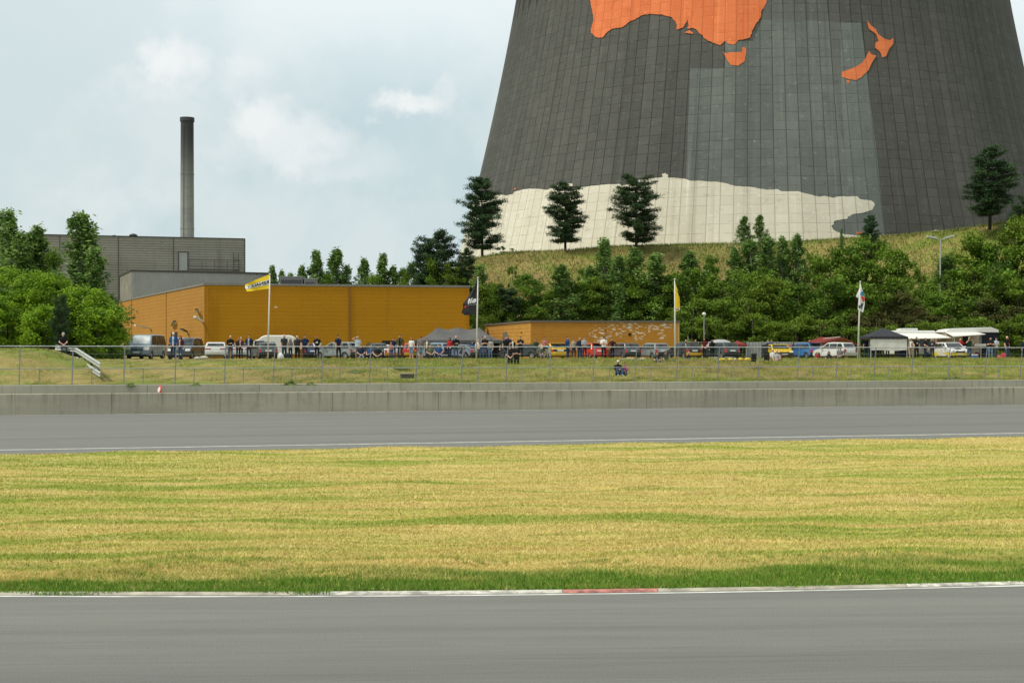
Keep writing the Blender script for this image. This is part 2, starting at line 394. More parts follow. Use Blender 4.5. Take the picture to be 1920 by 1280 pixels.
a = y - ynear(x); ok = (a > .10 + .20 * snoise(x * 1.5, y * 0 + 3, 11) + .20 * ((x > -2.35) & (x < 2.0))) & (yline(x, -30.9) - y > 0); x, y, a = x[ok], y[ok], a[ok]
sn = snoise(x * .5, y * .4)
sn2 = snoise(x * 2.2, y * 2.2, 21)
sn3 = snoise(x * 3.1 + 5, y * 5.0, 23)
e = np.clip(1 - (a - 1.15 - .75 * sn - .5 * sn2 - .03 * x) / 1.3, 0, 1) * np.clip(.62 + .75 * sn3 + .5 * (a < .9), .12, 1)
far = yline(x, -30.9) - y
e = np.maximum(e, np.clip(1 - far / .9, 0, 1) * (snoise(x, y, 4) > 0) * .4)
tf = ((snoise(x * .35, y * 1.1, 2) > .62)) * (rs.rand(len(x)) < .6)
e = np.maximum(e, tf * .5)
h = np.minimum(.03 + .035 * rs.rand(len(x)), .02 + .05 * a) + .042 * e * (.3 + rs.rand(len(x)) * (1 + .8 * sn2)); h *= np.where(a < .8, 1.0, 1)
P = np.stack([x, y, mead_z(x, y) - .005], 1)
o = blades('mown_grass', P, h, .006 + .00045 * y, 1.4 - .7 * e, m_blades('mown_grass_blades'), e)
kind(o, 'stuff'); tag(o, 'yellow and green mown grass in streaks between the two tracks', 'grass')
# coarse tufts and broad leaves along the near edge
n = 2600; x = rs.uniform(-9.5, 10.5, n); a = .30 + 2.5 * rs.rand(n) ** 1.6; cl2 = snoise(x * 1.9, a * 2.4, 31); ok = cl2 + .35 * (a < .8) > -.05; x, a = x[ok], a[ok]; n = len(x); k = 16
y = ynear(x) + a; bx = np.repeat(x, k) + rs.normal(size=n * k) * .028; by = np.repeat(y, k) + rs.normal(size=n * k) * .028; hs_ = np.repeat(.04 + .07 * rs.rand(n) ** 1.8, k)
P = np.stack([bx, by, mead_z(bx, by) - .005], 1); o = blades('edge_tufts', P, hs_ * (.5 + .8 * rs.rand(n * k)), np.full(n * k, .011), .9, m_blades('edge_tuft_blades', green=(.10, .20, .03)), np.repeat(np.clip(.35 + .7 * rs.rand(n), 0, 1), k), 12)
kind(o, 'stuff'); tag(o, 'ragged green grass tufts along the edge of the near track', 'grass')
# embankment
n = 330000
s_ = rs.uniform(-45, 52, n); q = 2.7 + 22 * rs.rand(n) ** 1.5
x = O0.x + U.x * s_ + NV.x * q; y = O0.y + U.y * s_ + NV.y * q
left = sst(-s_, 8, 16)
tall = (1 - left * .8) * np.exp(-((q - 12.5) / 3.5) ** 2)
cl = .5 + .5 * snoise(x * 1.3, y * 1.3, 7)
h = (.09 + .12 * rs.rand(n)) * (1 - .45 * left) + tall * (.06 + .20 * rs.rand(n) * cl)
pk = (q > 15.5); keep = ~(pk & (rs.rand(n) < .75)); h = np.where(pk, h * .5, h)
P = np.stack([x, y, gz(x, y) - .03], 1)[keep]
e = (np.clip(snoise(x, y, 9) * 1.0 - .25, 0, .55) * (.5 + rs.rand(n) * .5))[keep]
o = blades('embankment_grass', P, h[keep], np.full(keep.sum(), .022), .8,
           m_blades('wild_grass_blades', straw=(.46, .38, .14), straw2=(.38, .29, .10), green=(.14, .24, .025), green2=(.32, .38, .05), bias=-.05, wild=1), e, 5)
kind(o, 'stuff'); tag(o, 'long wild grass covering the bank behind the chain link fence', 'grass')
# hill tufts
n = 150000
y = rs.uniform(140, 186, n); x = (PX(840, 1) + rs.rand(n) * (PX(2000, 1) - PX(840, 1))) * y
P = np.stack([x, y, gz(x, y) - .05], 1); h = .22 + .3 * rs.rand(n)
o = blades('hill_grass', P, h, np.full(n, .09), .9, m_blades('hill_grass_blades', straw=(.26, .19, .08), straw2=(.21, .14, .06), green=(.12, .16, .03), green2=(.18, .20, .045), bias=-.05), np.clip(snoise(x * .25, y * .25, 3) - .25, 0, .35), 6)
kind(o, 'stuff'); tag(o, 'brownish grass growing over the hill below the cooling tower', 'grass')
# weeds: darker clumps on the bank
def weed_mesh(seed, leafy):
    r = np.random.RandomState(seed); k = 420; a = r.rand(k) * 6.283; rr = r.rand(k) * .32 * (1 + .4 * np.sin(a * 3 + seed))
    P = np.stack([rr * np.cos(a), rr * np.sin(a), r.rand(k) * (.12 if not leafy else .38)], 1)
    return P, a
def weed(px, py, Y, w_, hgt, seed):
    c = Vector((PX(px, Y), Y, 0)); c.z = float(gz(c.x, c.y)); P, a = weed_mesh(seed, hgt < .6)
    r = np.random.RandomState(seed + 9); k = len(P); P = P * np.array([w_ / .5, w_ / .5, .5])
    h = hgt * .62 * (.25 + .75 * r.rand(k)) * np.clip(1 - np.hypot(P[:, 0], P[:, 1]) / (w_ * .62), .12, 1)
    P[:, 2] = 0; e = empty('weed_clump', c, 0); o = blades('leaves', P, h, np.full(k, .03), .9, M_WEED, None, seed); o.parent = e
    mb = MB(); mb.lathe([(w_ * .5, -.02), (w_ * .35, .04), (w_ * .15, .08), (0, .09)], 12); mb.build('root_mound', M_WEED, e, True); return e
M_WEED = mat('weed_leaves', (.085, .135, .03), .8, var=.4, scale=5)
WD = [(545, 702, 78, .8, .75, 'dark spiky weed clump behind the fence, the largest of those below the navy t-shirt man'), (583, 705, 78, .5, .45, 'small weed clump beside the larger spiky one near the barrier'),
      (246, 715, 77, .45, .4, 'small green weed clump above the wall below the blue van'), (666, 682, 86, .9, .4, 'low leafy weed patch below the man shading his eyes'),
      (368, 712, 77, .5, .4, 'small weed clump below the dark people carrier'), (750, 688, 88, 1.3, .45, 'bushy green weeds right of the empty folding frame on the bank'),
      (1092, 680, 96, 1.4, .6, 'grey green weeds at the feet of the child in red'), (1505, 700, 90, .8, .35, 'green weeds on the bank below the blue hatchback'),
      (1790, 706, 92, 1.6, .7, 'dark leafy weeds above the wall below the white and yellow rally car'), (1880, 672, 105, 1.2, .5, 'bright weeds at the feet of the bald man in black at the right edge')]
for i, (a_, b_, Y, w_, hg, lb) in enumerate(WD): tag(weed(a_, b_, Y, w_, hg, i), lb, 'weeds', 'weed clumps on the bank')
# ---------------- concrete walls ----------------
def wall(name, n0, n1, z0, z1, m, label, joints, jz=None, cop=0):
    e = empty(name, tn(0, n0), TA, label, 'wall')
    edges = [-120] + joints + [150]; mb = MB()
    for a_, b_ in zip(edges[:-1], edges[1:]): mb.bbox(a_ + .008, b_ - .008, 0, n1 - n0, z0, z1, .025)
    mb.build('wall_body', m, e)
    cp = MB(); cp.box(-120, 150, .03, n1 - n0 - .03, z0, z1 - .03); cp.build('joint_filling', mat('dark_joint', (.2, .19, .155), .9), e)
    return e
js = list(np.arange(-118, 150, 6.0)); M_CW = m_concrete('stained_concrete'); M_CW2 = m_concrete('pale_concrete', (.50, .475, .375), (.33, .305, .225), .5)
wall('concrete_barrier', 0., .45, -.2, 1.075, M_CW, 'long stained concrete barrier along the far track', [float(v + rs.uniform(-.4, .4)) for v in js])
wall('concrete_wall', 2.2, 2.55, -.2, 1.49, M_CW2, 'long smooth concrete wall carrying the chain link fence', [float(v + 2.1) for v in js])
# fire point marker between the walls
e = empty('marker_board', tn(s_of(PX(300, 75), 75), 1.35), TA - R(66), 'small round red and white board leaning between the two concrete walls', 'marker')
mb = MB(); mb.lathe([(0, -.05), (.2, -.05), (.235, 0), (.2, .02), (0, .02)], 24)
def rotx(mb, ang, dz):
    c, s = math.cos(ang), math.sin(ang); mb.v = [(x, y * c - z * s, y * s + z * c + dz) for x, y, z in mb.v]; return mb
rotx(mb, R(78), 1.22).build('disc', mat('red_sheet', (.6, .04, .04), .5), e)
mb = MB(); mb.lathe([(0, .025), (.15, .025)], 24); rotx(mb, R(78), 1.22).build('white_face', mat('white_sheet', (.78, .78, .76), .5), e)
mb = MB(); mb.tube([(0, .12, -.1), (0, .06, 1.0)], .03); mb.box(-.2, .2, 0, .3, -.25, -.2); mb.build('post', M_DARK, e)
# ---------------- chain link fence ----------------
PP = [(-60, -60), (37, 36), (136, 135), (234, 232), (329.5, 328), (422, 421), (515, 512.5), (604.5, 603), (694.5, 692.5), (782, 779.5), (866.5, 865), (951, 948.5), (1032, 1029.5), (1114, 1111.5), (1193, 1190), (1271, 1268), (1348, 1345), (1424, 1421), (1498, 1494.5), (1571, 1567.5), (1643, 1638), (1713, 1708.5), (1782, 1777), (1851, 1846), (1917, 1912), (1982, 1976), (2045, 2038)]
fn = 2.37; ft = empty('chain_link_fence', tn(0, fn, 1.49), TA, 'long galvanised chain link fence with leaning posts on the concrete wall', 'fence')
def s_at(px):   # where the sight line through px meets the fence plane
    k = (px - 960) / F; # X = kY ; n(X,Y)=fn
    Y = (fn + O0.x * NV.x + O0.y * NV.y) / (k * NV.x + NV.y); return s_of(k * Y, Y)
HF = 2.07
for (pt, pb) in PP:
    s0 = s_at(pb); mb = MB(); dn = -.2
    mb.tube([(s0, 0, 0), (s0 + .055, dn * .8, HF * .86), (s0 + .065, dn, HF)], .03, 8); mb.box(s0 - .07, s0 + .07, -.06, .06, -.005, .012)
    mb.build('post', M_GALV, ft)
    mb = MB(); mb.tube([(s0 + 1.02, 0.05, 0), (s0 + 1.03, -.03, .86)], .022, 8); mb.build('short_post', M_GALV, ft)
sA, sB = s_at(-200), s_at(2080)
def rail(z, r_, m, nm): 
    mb = MB(); mb.tube([(sA, -.2 * z / HF, z), (sB, -.2 * z / HF, z)], r_, 8); mb.build(nm, m, ft)
rail(HF, .026, M_GALVL, 'top_rail'); rail(.87, .024, M_GALVL, 'middle_rail')
for z in (.3, .6, 1.3, 1.66): rail(z, .0042, M_GALV, 'tension_wire')
mb = MB(); st = .115; k0 = int(sA / st); k1 = int(sB / st)
V = []; Fc = []
tk = .0026
for k in range(k0, k1):
    for dr in (1, -1):
        x0 = k * st; x1 = x0 + dr * HF
        for (dx, dy) in ((tk, 0), (0, tk)):
            i = len(V); V += [(x0 - dx, -dy, 0), (x0 + dx, dy, 0), (x1 + dx, -.2 + dy, HF), (x1 - dx, -.2 - dy, HF)]; Fc.append((i, i + 1, i + 2, i + 3))
np_mesh('wire_mesh', V, Fc, mat('dull_wire', (.11, .115, .12), .7, .3), ft)
# ---------------- guard rail on the mound ----------------
def grail_mesh(a, b, ph=.30):
    """W-beam between two points; profile in the vertical plane"""
    a = Vector(a); b = Vector(b); d = (b - a).normalized(); sd_ = d.cross(Vector((0, 0, 1))).normalized(); up = sd_.cross(d)
    prof = [(-.5, 0), (-.42, .04), (-.3, .075), (-.18, .075), (-.05, .01), (.05, .01), (.18, .075), (.3, .075), (.42, .04), (.5, 0)]
    mb = MB(); n_ = len(prof); vs = []
    for p in (a, b):
        for th in (0, .012):
            for (t, o_) in prof: vs.append(p + up * (t * ph) + sd_ * (-o_ + th))
    fs = []
    for i in range(n_ - 1):
        fs += [(i, i + 1, 2 * n_ + i + 1, 2 * n_ + i), (n_ + i, 3 * n_ + i, 3 * n_ + i + 1, n_ + i + 1), (i, n_ + i, n_ + i + 1, i + 1), (2 * n_ + i, 2 * n_ + i + 1, 3 * n_ + i + 1, 3 * n_ + i)]
    fs += [(0, 2 * n_, 3 * n_, n_), (n_ - 1, 2 * n_ - 1, 4 * n_ - 1, 3 * n_ - 1)]
    mb.add(vs, fs); return mb
gr = empty('guard_rail', (0, 0, 0), 0, 'galvanised steel guard rail stepping down the grass mound at the left', 'guard rail')
M_RAIL = mat('guard_rail_steel', (.50, .52, .50), .5, .35, var=.15, scale=3)
A1, B1 = at(143, 656.5, 90), at(189, 686, 79.5); A2, B2 = at(144, 674, 90), at(189, 703, 79.5)
grail_mesh(B1, A1, .34).build('upper_beam', M_RAIL, gr, smooth_=False); grail_mesh(B2, A2, .34).build('lower_beam', M_RAIL, gr)
grail_mesh(at(103, 650.5, 91), at(141, 654.5, 90.5), .32).build('top_beam', M_RAIL, gr)
grail_mesh(at(44, 658, 93), at(90, 654, 92), .2).build('far_beam', mat('old_timber', (.2, .17, .12), .9), gr)
for t in (.02, .28, .55, .82):
    p = A1.lerp(B1, t) + Vector((.12, .08, .1)); mb = MB(); mb.box(p.x - .05, p.x + .05, p.y - .05, p.y + .05, p.z - 1.5, p.z); mb.build('post', M_DARK, gr)
# ---------------- cooling tower ----------------
TD = 240.; ta = math.atan((math.tan(R(-.0)) + 0)) ; TC = Vector((TD * math.sin(R(9.66)), TD * math.cos(R(9.66)), 0))
def rz_(z): return 35 * math.sqrt(1 + ((z - 112) / 94.8) ** 2)
NR = 168; RH = 1.28
def m_tower(name, c1, c2, line, lw=1., rough=.9, seed=0):
    m, b = begin(name)
    uvn = N.new('ShaderNodeUVMap'); uvn.uv_map = 'UVMap'; uv = uvn.outputs[0]
    sp = N.new('ShaderNodeSeparateXYZ'); L.new(uv, sp.inputs[0])
    u, v = sp.outputs[0], sp.outputs[1]
    fu = mth('FRACT', u); fv = mth('FRACT', v)
    cell = N.new('ShaderNodeCombineXYZ'); L.new(mth('FLOOR', u), cell.inputs[0]); L.new(mth('FLOOR', v), cell.inputs[1]); cell.inputs[2].default_value = seed
    wn = N.new('ShaderNodeTexWhiteNoise'); L.new(cell.outputs[0], wn.inputs['Vector'])
    col = N.new('ShaderNodeCombineXYZ'); L.new(mth('FLOOR', u), col.inputs[0]); wn2 = N.new('ShaderNodeTexWhiteNoise'); L.new(col.outputs[0], wn2.inputs['Vector'])
    big = noise(mapv(uv, (.05, .025, 1)), 1., 5, .6); st_ = noise(mapv(uv, (3.1, .16, 1)), 1., 4, .6); fine = noise(mapv(uv, (2.2, 2.2, 1)), 1., 6, .75)
    blot = noise(mapv(uv, (.8, .9, 1), loc=(5, 2, 0)), 1., 6, .7)
    f = mth('ADD', mth('MULTIPLY', wn.outputs[0], .10), mth('ADD', mth('MULTIPLY', big, .7), mth('ADD', mth('MULTIPLY', wn2.outputs[0], .13), mth('MULTIPLY', st_, .25))))
    c = mixc(smooth(f, .40, .92), c1, c2)
    c = mixc(smooth(fine, .55, .72, 0., .5), c, tuple(min(1, x * 1.9 + .01) for x in c2))
    c = mixc(smooth(blot, .56, .68, 0., .40), c, tuple(x * .6 for x in c1))
    rain = noise(mapv(uv, (1.1, .018, 1), loc=(9, 4, 0)), 1., 5, .65); c = mixc(smooth(rain, .54, .70, 0., .38), c, tuple(x * .55 for x in c1)); rain2 = noise(mapv(uv, (2.3, .03, 1), loc=(2, 7, 0)), 1., 4, .6); c = mixc(smooth(rain2, .58, .72, 0., .3), c, tuple(min(1, x * 1.5) for x in c2))
    du = mth('MINIMUM', fu, mth('SUBTRACT', 1., fu)); dv = mth('MINIMUM', fv, mth('SUBTRACT', 1., fv))
    lu = smooth(du, .012, .05, .80 * lw, 0.); lv = mth('MULTIPLY', smooth(dv, .01, .055, .5 * lw, 0.), smooth(noise(mapv(uv, (.6, 1.1, 1)), 1., 3), .35, .6))
    c = mixc(mth('MAXIMUM', lu, lv), c, line)
    L.new(c, b.inputs['Base Color']); b.inputs['Roughness'].default_value = rough; b.inputs['Specular IOR Level'].default_value = .2
    bn = N.new('ShaderNodeBump'); bn.inputs['Strength'].default_value = .5; bn.inputs['Distance'].default_value = .12
    L.new(mth('SUBTRACT', mth('MULTIPLY', fine, .25), mth('MAXIMUM', lu, lv)), bn.inputs['Height']); L.new(bn.outputs[0], b.inputs['Normal'])
    return m
MT_D = m_tower('dark_weathered_concrete', (.068, .069, .061), (.116, .116, .103), (.026, .025, .022))
MT_L = m_tower('lighter_recoated_concrete', (.105, .117, .107), (.185, .197, .178), (.050, .057, .055), seed=3)
MT_L2 = m_tower('lightest_recoated_strip', (.115, .13, .12), (.19, .205, .188), (.05, .058, .056), .7, seed=8)
MT_M = m_tower('grey_recoated_strip', (.090, .095, .086), (.148, .152, .138), (.04, .042, .04), seed=4)
MT_W = m_tower('white_continent_paint', (.55, .515, .41), (.70, .66, .55), (.30, .25, .17), .75, seed=5)
MT_O = m_tower('orange_continent_paint', (.62, .155, .055), (.78, .225, .085), (.33, .085, .035), .6, seed=6)
tw = empty('cooling_tower', TC, 0, 'huge dark concrete cooling tower painted with an orange and white world map', 'cooling tower')
ths = np.linspace(0, 2 * math.pi, NR * 2 + 1); zs = np.concatenate([np.arange(6, 130, 2.0), [130.]])
V = []; UV = []
for zz in zs:
    r_ = rz_(zz)
    for t in ths: V.append((r_ * math.cos(t), r_ * math.sin(t), zz)); UV.append((t / (2 * math.pi) * NR, zz / RH))
nt_ = len(ths); idx = np.arange(len(zs) * nt_).reshape(len(zs), nt_)
Q = np.stack([idx[:-1, :-1], idx[:-1, 1:], idx[1:, 1:], idx[1:, :-1]], -1).reshape(-1, 4)
np_mesh('shell', V, Q, MT_D, tw, UV, True)
V2 = [((rz_(z) - .5) * math.cos(t), (rz_(z) - .5) * math.sin(t), z) for z in (6, 40, 80, 112, 130) for t in ths[::4]]
n_ = len(ths[::4]); idx = np.arange(5 * n_).reshape(5, n_)
np_mesh('inner_wall', V2, np.stack([idx[:-1, 1:], idx[:-1, :-1], idx[1:, :-1], idx[1:, 1:]], -1).reshape(-1, 4), MT_D, tw, [(0, 0)] * len(V2), True)
mb = MB(); mb.lathe([(rz_(130) - .6, 129.8), (rz_(130) - .6, 131), (rz_(130) + .5, 131), (rz_(130) + .5, 129.6), (rz_(130) - .1, 129.4)], 96); mb.build('rim', MT_D, tw)
mb = MB()
for k in range(48):
    t0 = 2 * math.pi * k / 48
    for dd in (-1, 1):
        t1 = t0 + dd * math.pi / 48; mb.tube([(52.5 * math.cos(t0), 52.5 * math.sin(t0), -1), (rz_(6) * math.cos(t1) * .996, rz_(6) * math.sin(t1) * .996, 6.3)], .45, 6)
o = mb.build('support_columns', MT_D, tw)
def tow(px, py):
    """photo point -> (angle, height) on the tower shell"""
    d = Vector(((px - 960) / F, 1, (HY - py) / F)); t = 150.
    best = None; prev = None
    for i in range(0, 1200):
        t = 170 + i * .08
        p = Vector((0, 0, H)) + d * t; q = math.hypot(p.x - TC.x, p.y - TC.y) - rz_(p.z)
        if best is None or abs(q) < best[0]: best = (abs(q), p)
        if q < 0: break
    p = best[1]; return (math.atan2(p.y - TC.y, p.x - TC.x) % (2 * math.pi), p.z)
def paint(name, pts, m, off, conv=True, step=1.0):
    ps = [tow(*p) for p in pts] if conv else pts
    p0 = [Vector((t * 45, z)) for t, z in ps]; poly = []
    for i, a in enumerate(p0):      # keep every edge short so that it follows the curved shell
        b_ = p0[(i + 1) % len(p0)]; k = max(1, int((b_ - a).length / step)); poly += [a.lerp(b_, j / k) for j in range(k)]
    # roughen the outline like a hand-painted coast, then add interior points
    xs_ = [p.x for p in poly]; zs_ = [p.y for p in poly]; n0 = len(poly); vs = list(poly)
    a, b_ = min(xs_), max(xs_); c, d = min(zs_), max(zs_)
    def inside(x, z):
        r_ = False; j = n0 - 1
        for i in range(n0):
            if (poly[i].y > z) != (poly[j].y > z) and x < (poly[j].x - poly[i].x) * (z - poly[i].y) / (poly[j].y - poly[i].y) + poly[i].x: r_ = not r_
            j = i
        return r_
    z = c + step / 2
    while z < d:
        x = a + step / 2
        while x < b_:
            if inside(x, z): vs.append(Vector((x, z)))
            x += step
        z += step
    vo, eo, fo, *_ = delaunay_2d_cdt(vs, [(i, (i + 1) % n0) for i in range(n0)], [list(range(n0))], 1, 1e-5)
    V = []; UV = []
    for p in vo:
        t = p.x / 45; r_ = rz_(p.y) + off; V.append((r_ * math.cos(t), r_ * math.sin(t), p.y)); UV.append((t / (2 * math.pi) * NR, p.y / RH))
    o = np_mesh(name, V, [tuple(f[:3]) for f in fo if len(f) == 3], m, tw, UV, True)
    bm = bmesh.new(); bm.from_mesh(o.data)
    for f in bm.faces:
        cc = f.calc_center_median()
        if f.normal.dot(Vector((cc.x, cc.y, 0))) < 0: f.normal_flip()
    bm.to_mesh(o.data); bm.free(); return o
def zp(l, ox=860, oy=0, k=1.8113): return [(ox + x / k, oy + y / k) for x, y in l]
def rough(pts, amp, n=4, seed=1):
    r = random.Random(seed); out = []
    for i in range(len(pts)):
        a, b_ = pts[i], pts[(i + 1) % len(pts)]; out.append(a); ln = math.hypot(b_[0] - a[0], b_[1] - a[1])
        k = min(n, int(ln / 4)); nx_, ny_ = (-(b_[1] - a[1]) / max(ln, .1), (b_[0] - a[0]) / max(ln, .1))
        for j in range(1, k + 1):
            t = j / (k + 1); w_ = r.uniform(-amp, amp); out.append((a[0] + (b_[0] - a[0]) * t + nx_ * w_, a[1] + (b_[1] - a[1]) * t + ny_ * w_))
    return out
LT = zp([(787, 233), (905, 233), (905, 140), (1000, 140), (1030, 68), (1256, 72), (1268, 238), (1310, 520), (1330, 700), (1345, 900), (768, 900), (772, 605), (779, 420)])
paint('recoated_patch', LT, MT_L, .05, step=1.6)
paint('recoated_patch', zp([(1296, 78), (1366, 78), (1392, 290), (1420, 520), (1448, 795), (1452, 900), (1345, 900), (1330, 700), (1310, 520), (1300, 300)]), MT_L2, .055, step=1.6)
paint('recoated_patch', zp([(1256, 72), (1296, 78), (1300, 300), (1310, 520), (1268, 238)]), MT_M, .05, step=1.6)
paint('recoated_patch', zp([(1030, 68), (1050, -90), (1240, -90), (1256, 72)]), MT_M, .045, step=1.6)
AU = rough(zp([(430, -60), (447, 0), (455, 35), (460, 70), (450, 100), (450, 112), (470, 128), (490, 129), (505, 112), (520, 100), (560, 92), (580, 76), (600, 68), (620, 54), (650, 48), (690, 50), (725, 60), (735, 72), (742, 85), (740, 102), (752, 99), (765, 92), (772, 80), (778, 66), (782, 88), (776, 98), (795, 96), (805, 100), (822, 118), (830, 122), (835, 132), (852, 141), (870, 148), (888, 155), (905, 140), (915, 150), (935, 153), (950, 138), (970, 134), (990, 128), (1000, 100), (1010, 82), (1025, 62), (1028, 40), (1043, 15), (1047, 0), (1062, -60), (1050, -130), (1000, -190), (960, -270), (930, -190), (860, -200), (880, -270), (780, -290), (700, -230), (610, -210), (560, -130), (470, -100)]), .8, 3, 2)
paint('australia_map', AU, MT_O, .10)
for nm, l in (('tasmania_map', [(898, 175), (905, 182), (925, 178), (962, 178), (962, 165), (968, 160), (976, 165), (977, 178), (972, 208), (950, 224), (925, 222), (912, 205)]),
              ('kangaroo_island_map', [(766, 112), (785, 103), (797, 112), (794, 117)]),
              ('new_zealand_map', [(1385, 70), (1400, 88), (1415, 100), (1425, 118), (1440, 130), (1462, 138), (1474, 130), (1474, 150), (1460, 168), (1450, 192), (1437, 196), (1430, 178), (1412, 162), (1412, 148), (1425, 140), (1418, 120), (1392, 98)]),
              ('new_zealand_map', [(1392, 175), (1400, 185), (1418, 190), (1402, 215), (1390, 240), (1368, 262), (1350, 273), (1325, 270), (1300, 262), (1302, 245), (1340, 232), (1372, 212), (1385, 190)]),
              ('small_island_map', [(1315, 277), (1322, 272), (1327, 276), (1322, 286)]), ('small_island_map', [(190, 640), (199, 638), (194, 646)]), ('small_island_map', [(1348, 788), (1370, 789), (1372, 796), (1352, 796)])):
    paint(nm, rough(zp(l), .4, 2, 5), MT_O, .11, step=.8)
AN = [(100, 672), (133, 663), (150, 662), (160, 664), (185, 660), (190, 652), (215, 645), (240, 641), (270, 642), (300, 645), (318, 638), (335, 632), (345, 620), (365, 622), (388, 625), (388, 632), (370, 634), (385, 641), (400, 640), (430, 635), (470, 630), (500, 627), (545, 625), (556, 632), (580, 626), (610, 612), (650, 607), (690, 603), (695, 600), (690, 592), (702, 588), (712, 594), (710, 603), (740, 605), (765, 606), (790, 615), (820, 614), (850, 617), (880, 618), (905, 622), (940, 632), (990, 635), (1020, 641), (1050, 645), (1085, 643), (1095, 650), (1150, 650), (1190, 660), (1225, 669), (1240, 665), (1270, 672), (1290, 668), (1355, 667), (1360, 675), (1372, 678), (1400, 682), (1413, 692), (1410, 702), (1405, 712), (1375, 722), (1340, 727), (1322, 736), (1320, 743), (1285, 748), (1273, 753), (1274, 760), (1265, 767), (1272, 780), (1300, 795), (1350, 800), (1440, 799), (1500, 798), (1560, 793), (1590, 788), (1620, 781), (1655, 782), (1660, 850), (1100, 960), (500, 960), (100, 960)]
an = [tow(*p) for p in rough(zp(AN[1:-3]), .5, 3, 9)][:-3]
# carry the white paint round the left side, out of sight
t1 = an[0][0]
an += [(tow(860 + 1660 / 1.8113, 478)[0], 12.), (t1 - .5, 9.), (t1 - .5, 31.)]
paint('antarctica_map', an, MT_W, .08, conv=False, step=1.5)
# ---------------- yellow halls ----------------
def m_brick(name, c1, c2, course=.33, lng=1.2, flake=None, dk=.62, rotz=0.):
    """painted brickwork / cladding; object X along the wall, Z up"""
    m, b = begin(name)
    tcn = N.new('ShaderNodeTexCoord'); o = tcn.outputs['Object']; sp = N.new('ShaderNodeSeparateXYZ'); L.new(mapv(o, rot=(0, 0, rotz)), sp.inputs[0])
    z = mth('DIVIDE', sp.outputs[2], course); fz = mth('FRACT', z)
    xx = mth('ADD', mth('DIVIDE', sp.outputs[0], lng), mth('MULTIPLY', mth('FLOOR', z), .5))
    cell = N.new('ShaderNodeCombineXYZ'); L.new(mth('FLOOR', xx), cell.inputs[0]); L.new(mth('FLOOR', z), cell.inputs[2])
    wn = N.new('ShaderNodeTexWhiteNoise'); L.new(cell.outputs[0], wn.inputs['Vector'])
    big = noise(mapv(o, (.09, .09, .16)), 1., 5, .6); st_ = noise(mapv(o, (1.3, 1.3, .06)), 1., 4, .6); fi = noise(o, 7., 4, .7)
    c = mixc(mth('ADD', mth('MULTIPLY', wn.outputs[0], .5), mth('MULTIPLY', smooth(big, .3, .7), .5)), c1, c2)
    c = mixc(smooth(st_, .55, .75, 0., .25), c, tuple(x * .6 for x in c1)); c = mixc(smooth(fi, .5, .8, 0., .25), c, tuple(x * .7 for x in c1))
    dz = mth('MINIMUM', fz, mth('SUBTRACT', 1., fz)); ln = smooth(dz, .02, .11, dk, 0.)
    c = mixc(ln, c, tuple(x * .35 for x in c1))
    if flake:
        reg = None
        for (fx, fzz, rx, rz) in flake:
            dx = mth('DIVIDE', mth('SUBTRACT', sp.outputs[0], fx), rx); dzz = mth('DIVIDE', mth('SUBTRACT', sp.outputs[2], fzz), rz)
            v = smooth(mth('ADD', mth('MULTIPLY', dx, dx), mth('MULTIPLY', dzz, dzz)), .3, 1.1, 1., 0.); reg = v if reg is None else mth('MAXIMUM', reg, v)
        z2 = mth('DIVIDE', sp.outputs[2], .085); x2 = mth('ADD', mth('DIVIDE', sp.outputs[0], .3), mth('MULTIPLY', mth('FLOOR', z2), .5))
        c2_ = N.new('ShaderNodeCombineXYZ'); L.new(mth('FLOOR', x2), c2_.inputs[0]); L.new(mth('FLOOR', z2), c2_.inputs[2]); w2 = N.new('ShaderNodeTexWhiteNoise'); L.new(c2_.outputs[0], w2.inputs['Vector'])
        q = mth('ADD', mth('MULTIPLY', w2.outputs[0], .45), noise(mapv(o, (1.9, 1.9, 3.6)), 1., 5, .7))
        fl = mth('MULTIPLY', smooth(q, .855, .88), reg); fl = smooth(fl, .55, .65)
        c = mixc(mth('MULTIPLY', fl, .85), c, (.70, .66, .56))
    L.new(c, b.inputs['Base Color']); b.inputs['Roughness'].default_value = .75; b.inputs['Specular IOR Level'].default_value = .25
    bn = N.new('ShaderNodeBump'); bn.inputs['Strength'].default_value = .6; bn.inputs['Distance'].default_value = .03
    L.new(mth('SUBTRACT', fi, mth('MULTIPLY', ln, 3.)), bn.inputs['Height']); L.new(bn.outputs[0], b.inputs['Normal'])
    return m
def corr_wall(name, L_, z0, z1, m, parent, pitch, depth, horiz, loc=(0, 0, 0), rz=0.):
    """profiled sheet cladding facing -Y, length along X"""
    mb = MB(); vs = []; fs = []
    span = (z1 - z0) if horiz else L_; n_ = int(span / pitch); pitch = span / n_
    prof = []
    for i in range(n_): prof += [(i * pitch, 0), (i * pitch + pitch * .38, 0), (i * pitch + pitch * .5, depth), (i * pitch + pitch * .88, depth)]
    prof.append((span, 0))
    for (t, d) in prof:
        if horiz: vs += [(0, -d, z0 + t), (L_, -d, z0 + t)]
        else: vs += [(t, -d, z0), (t, -d, z1)]
    for i in range(len(prof) - 1): fs.append((2 * i, 2 * i + 1, 2 * i + 3, 2 * i + 2))
    mb.add(vs, fs); o = mb.build(name, m, parent); o.location = loc; o.rotation_euler = (0, 0, rz); return o
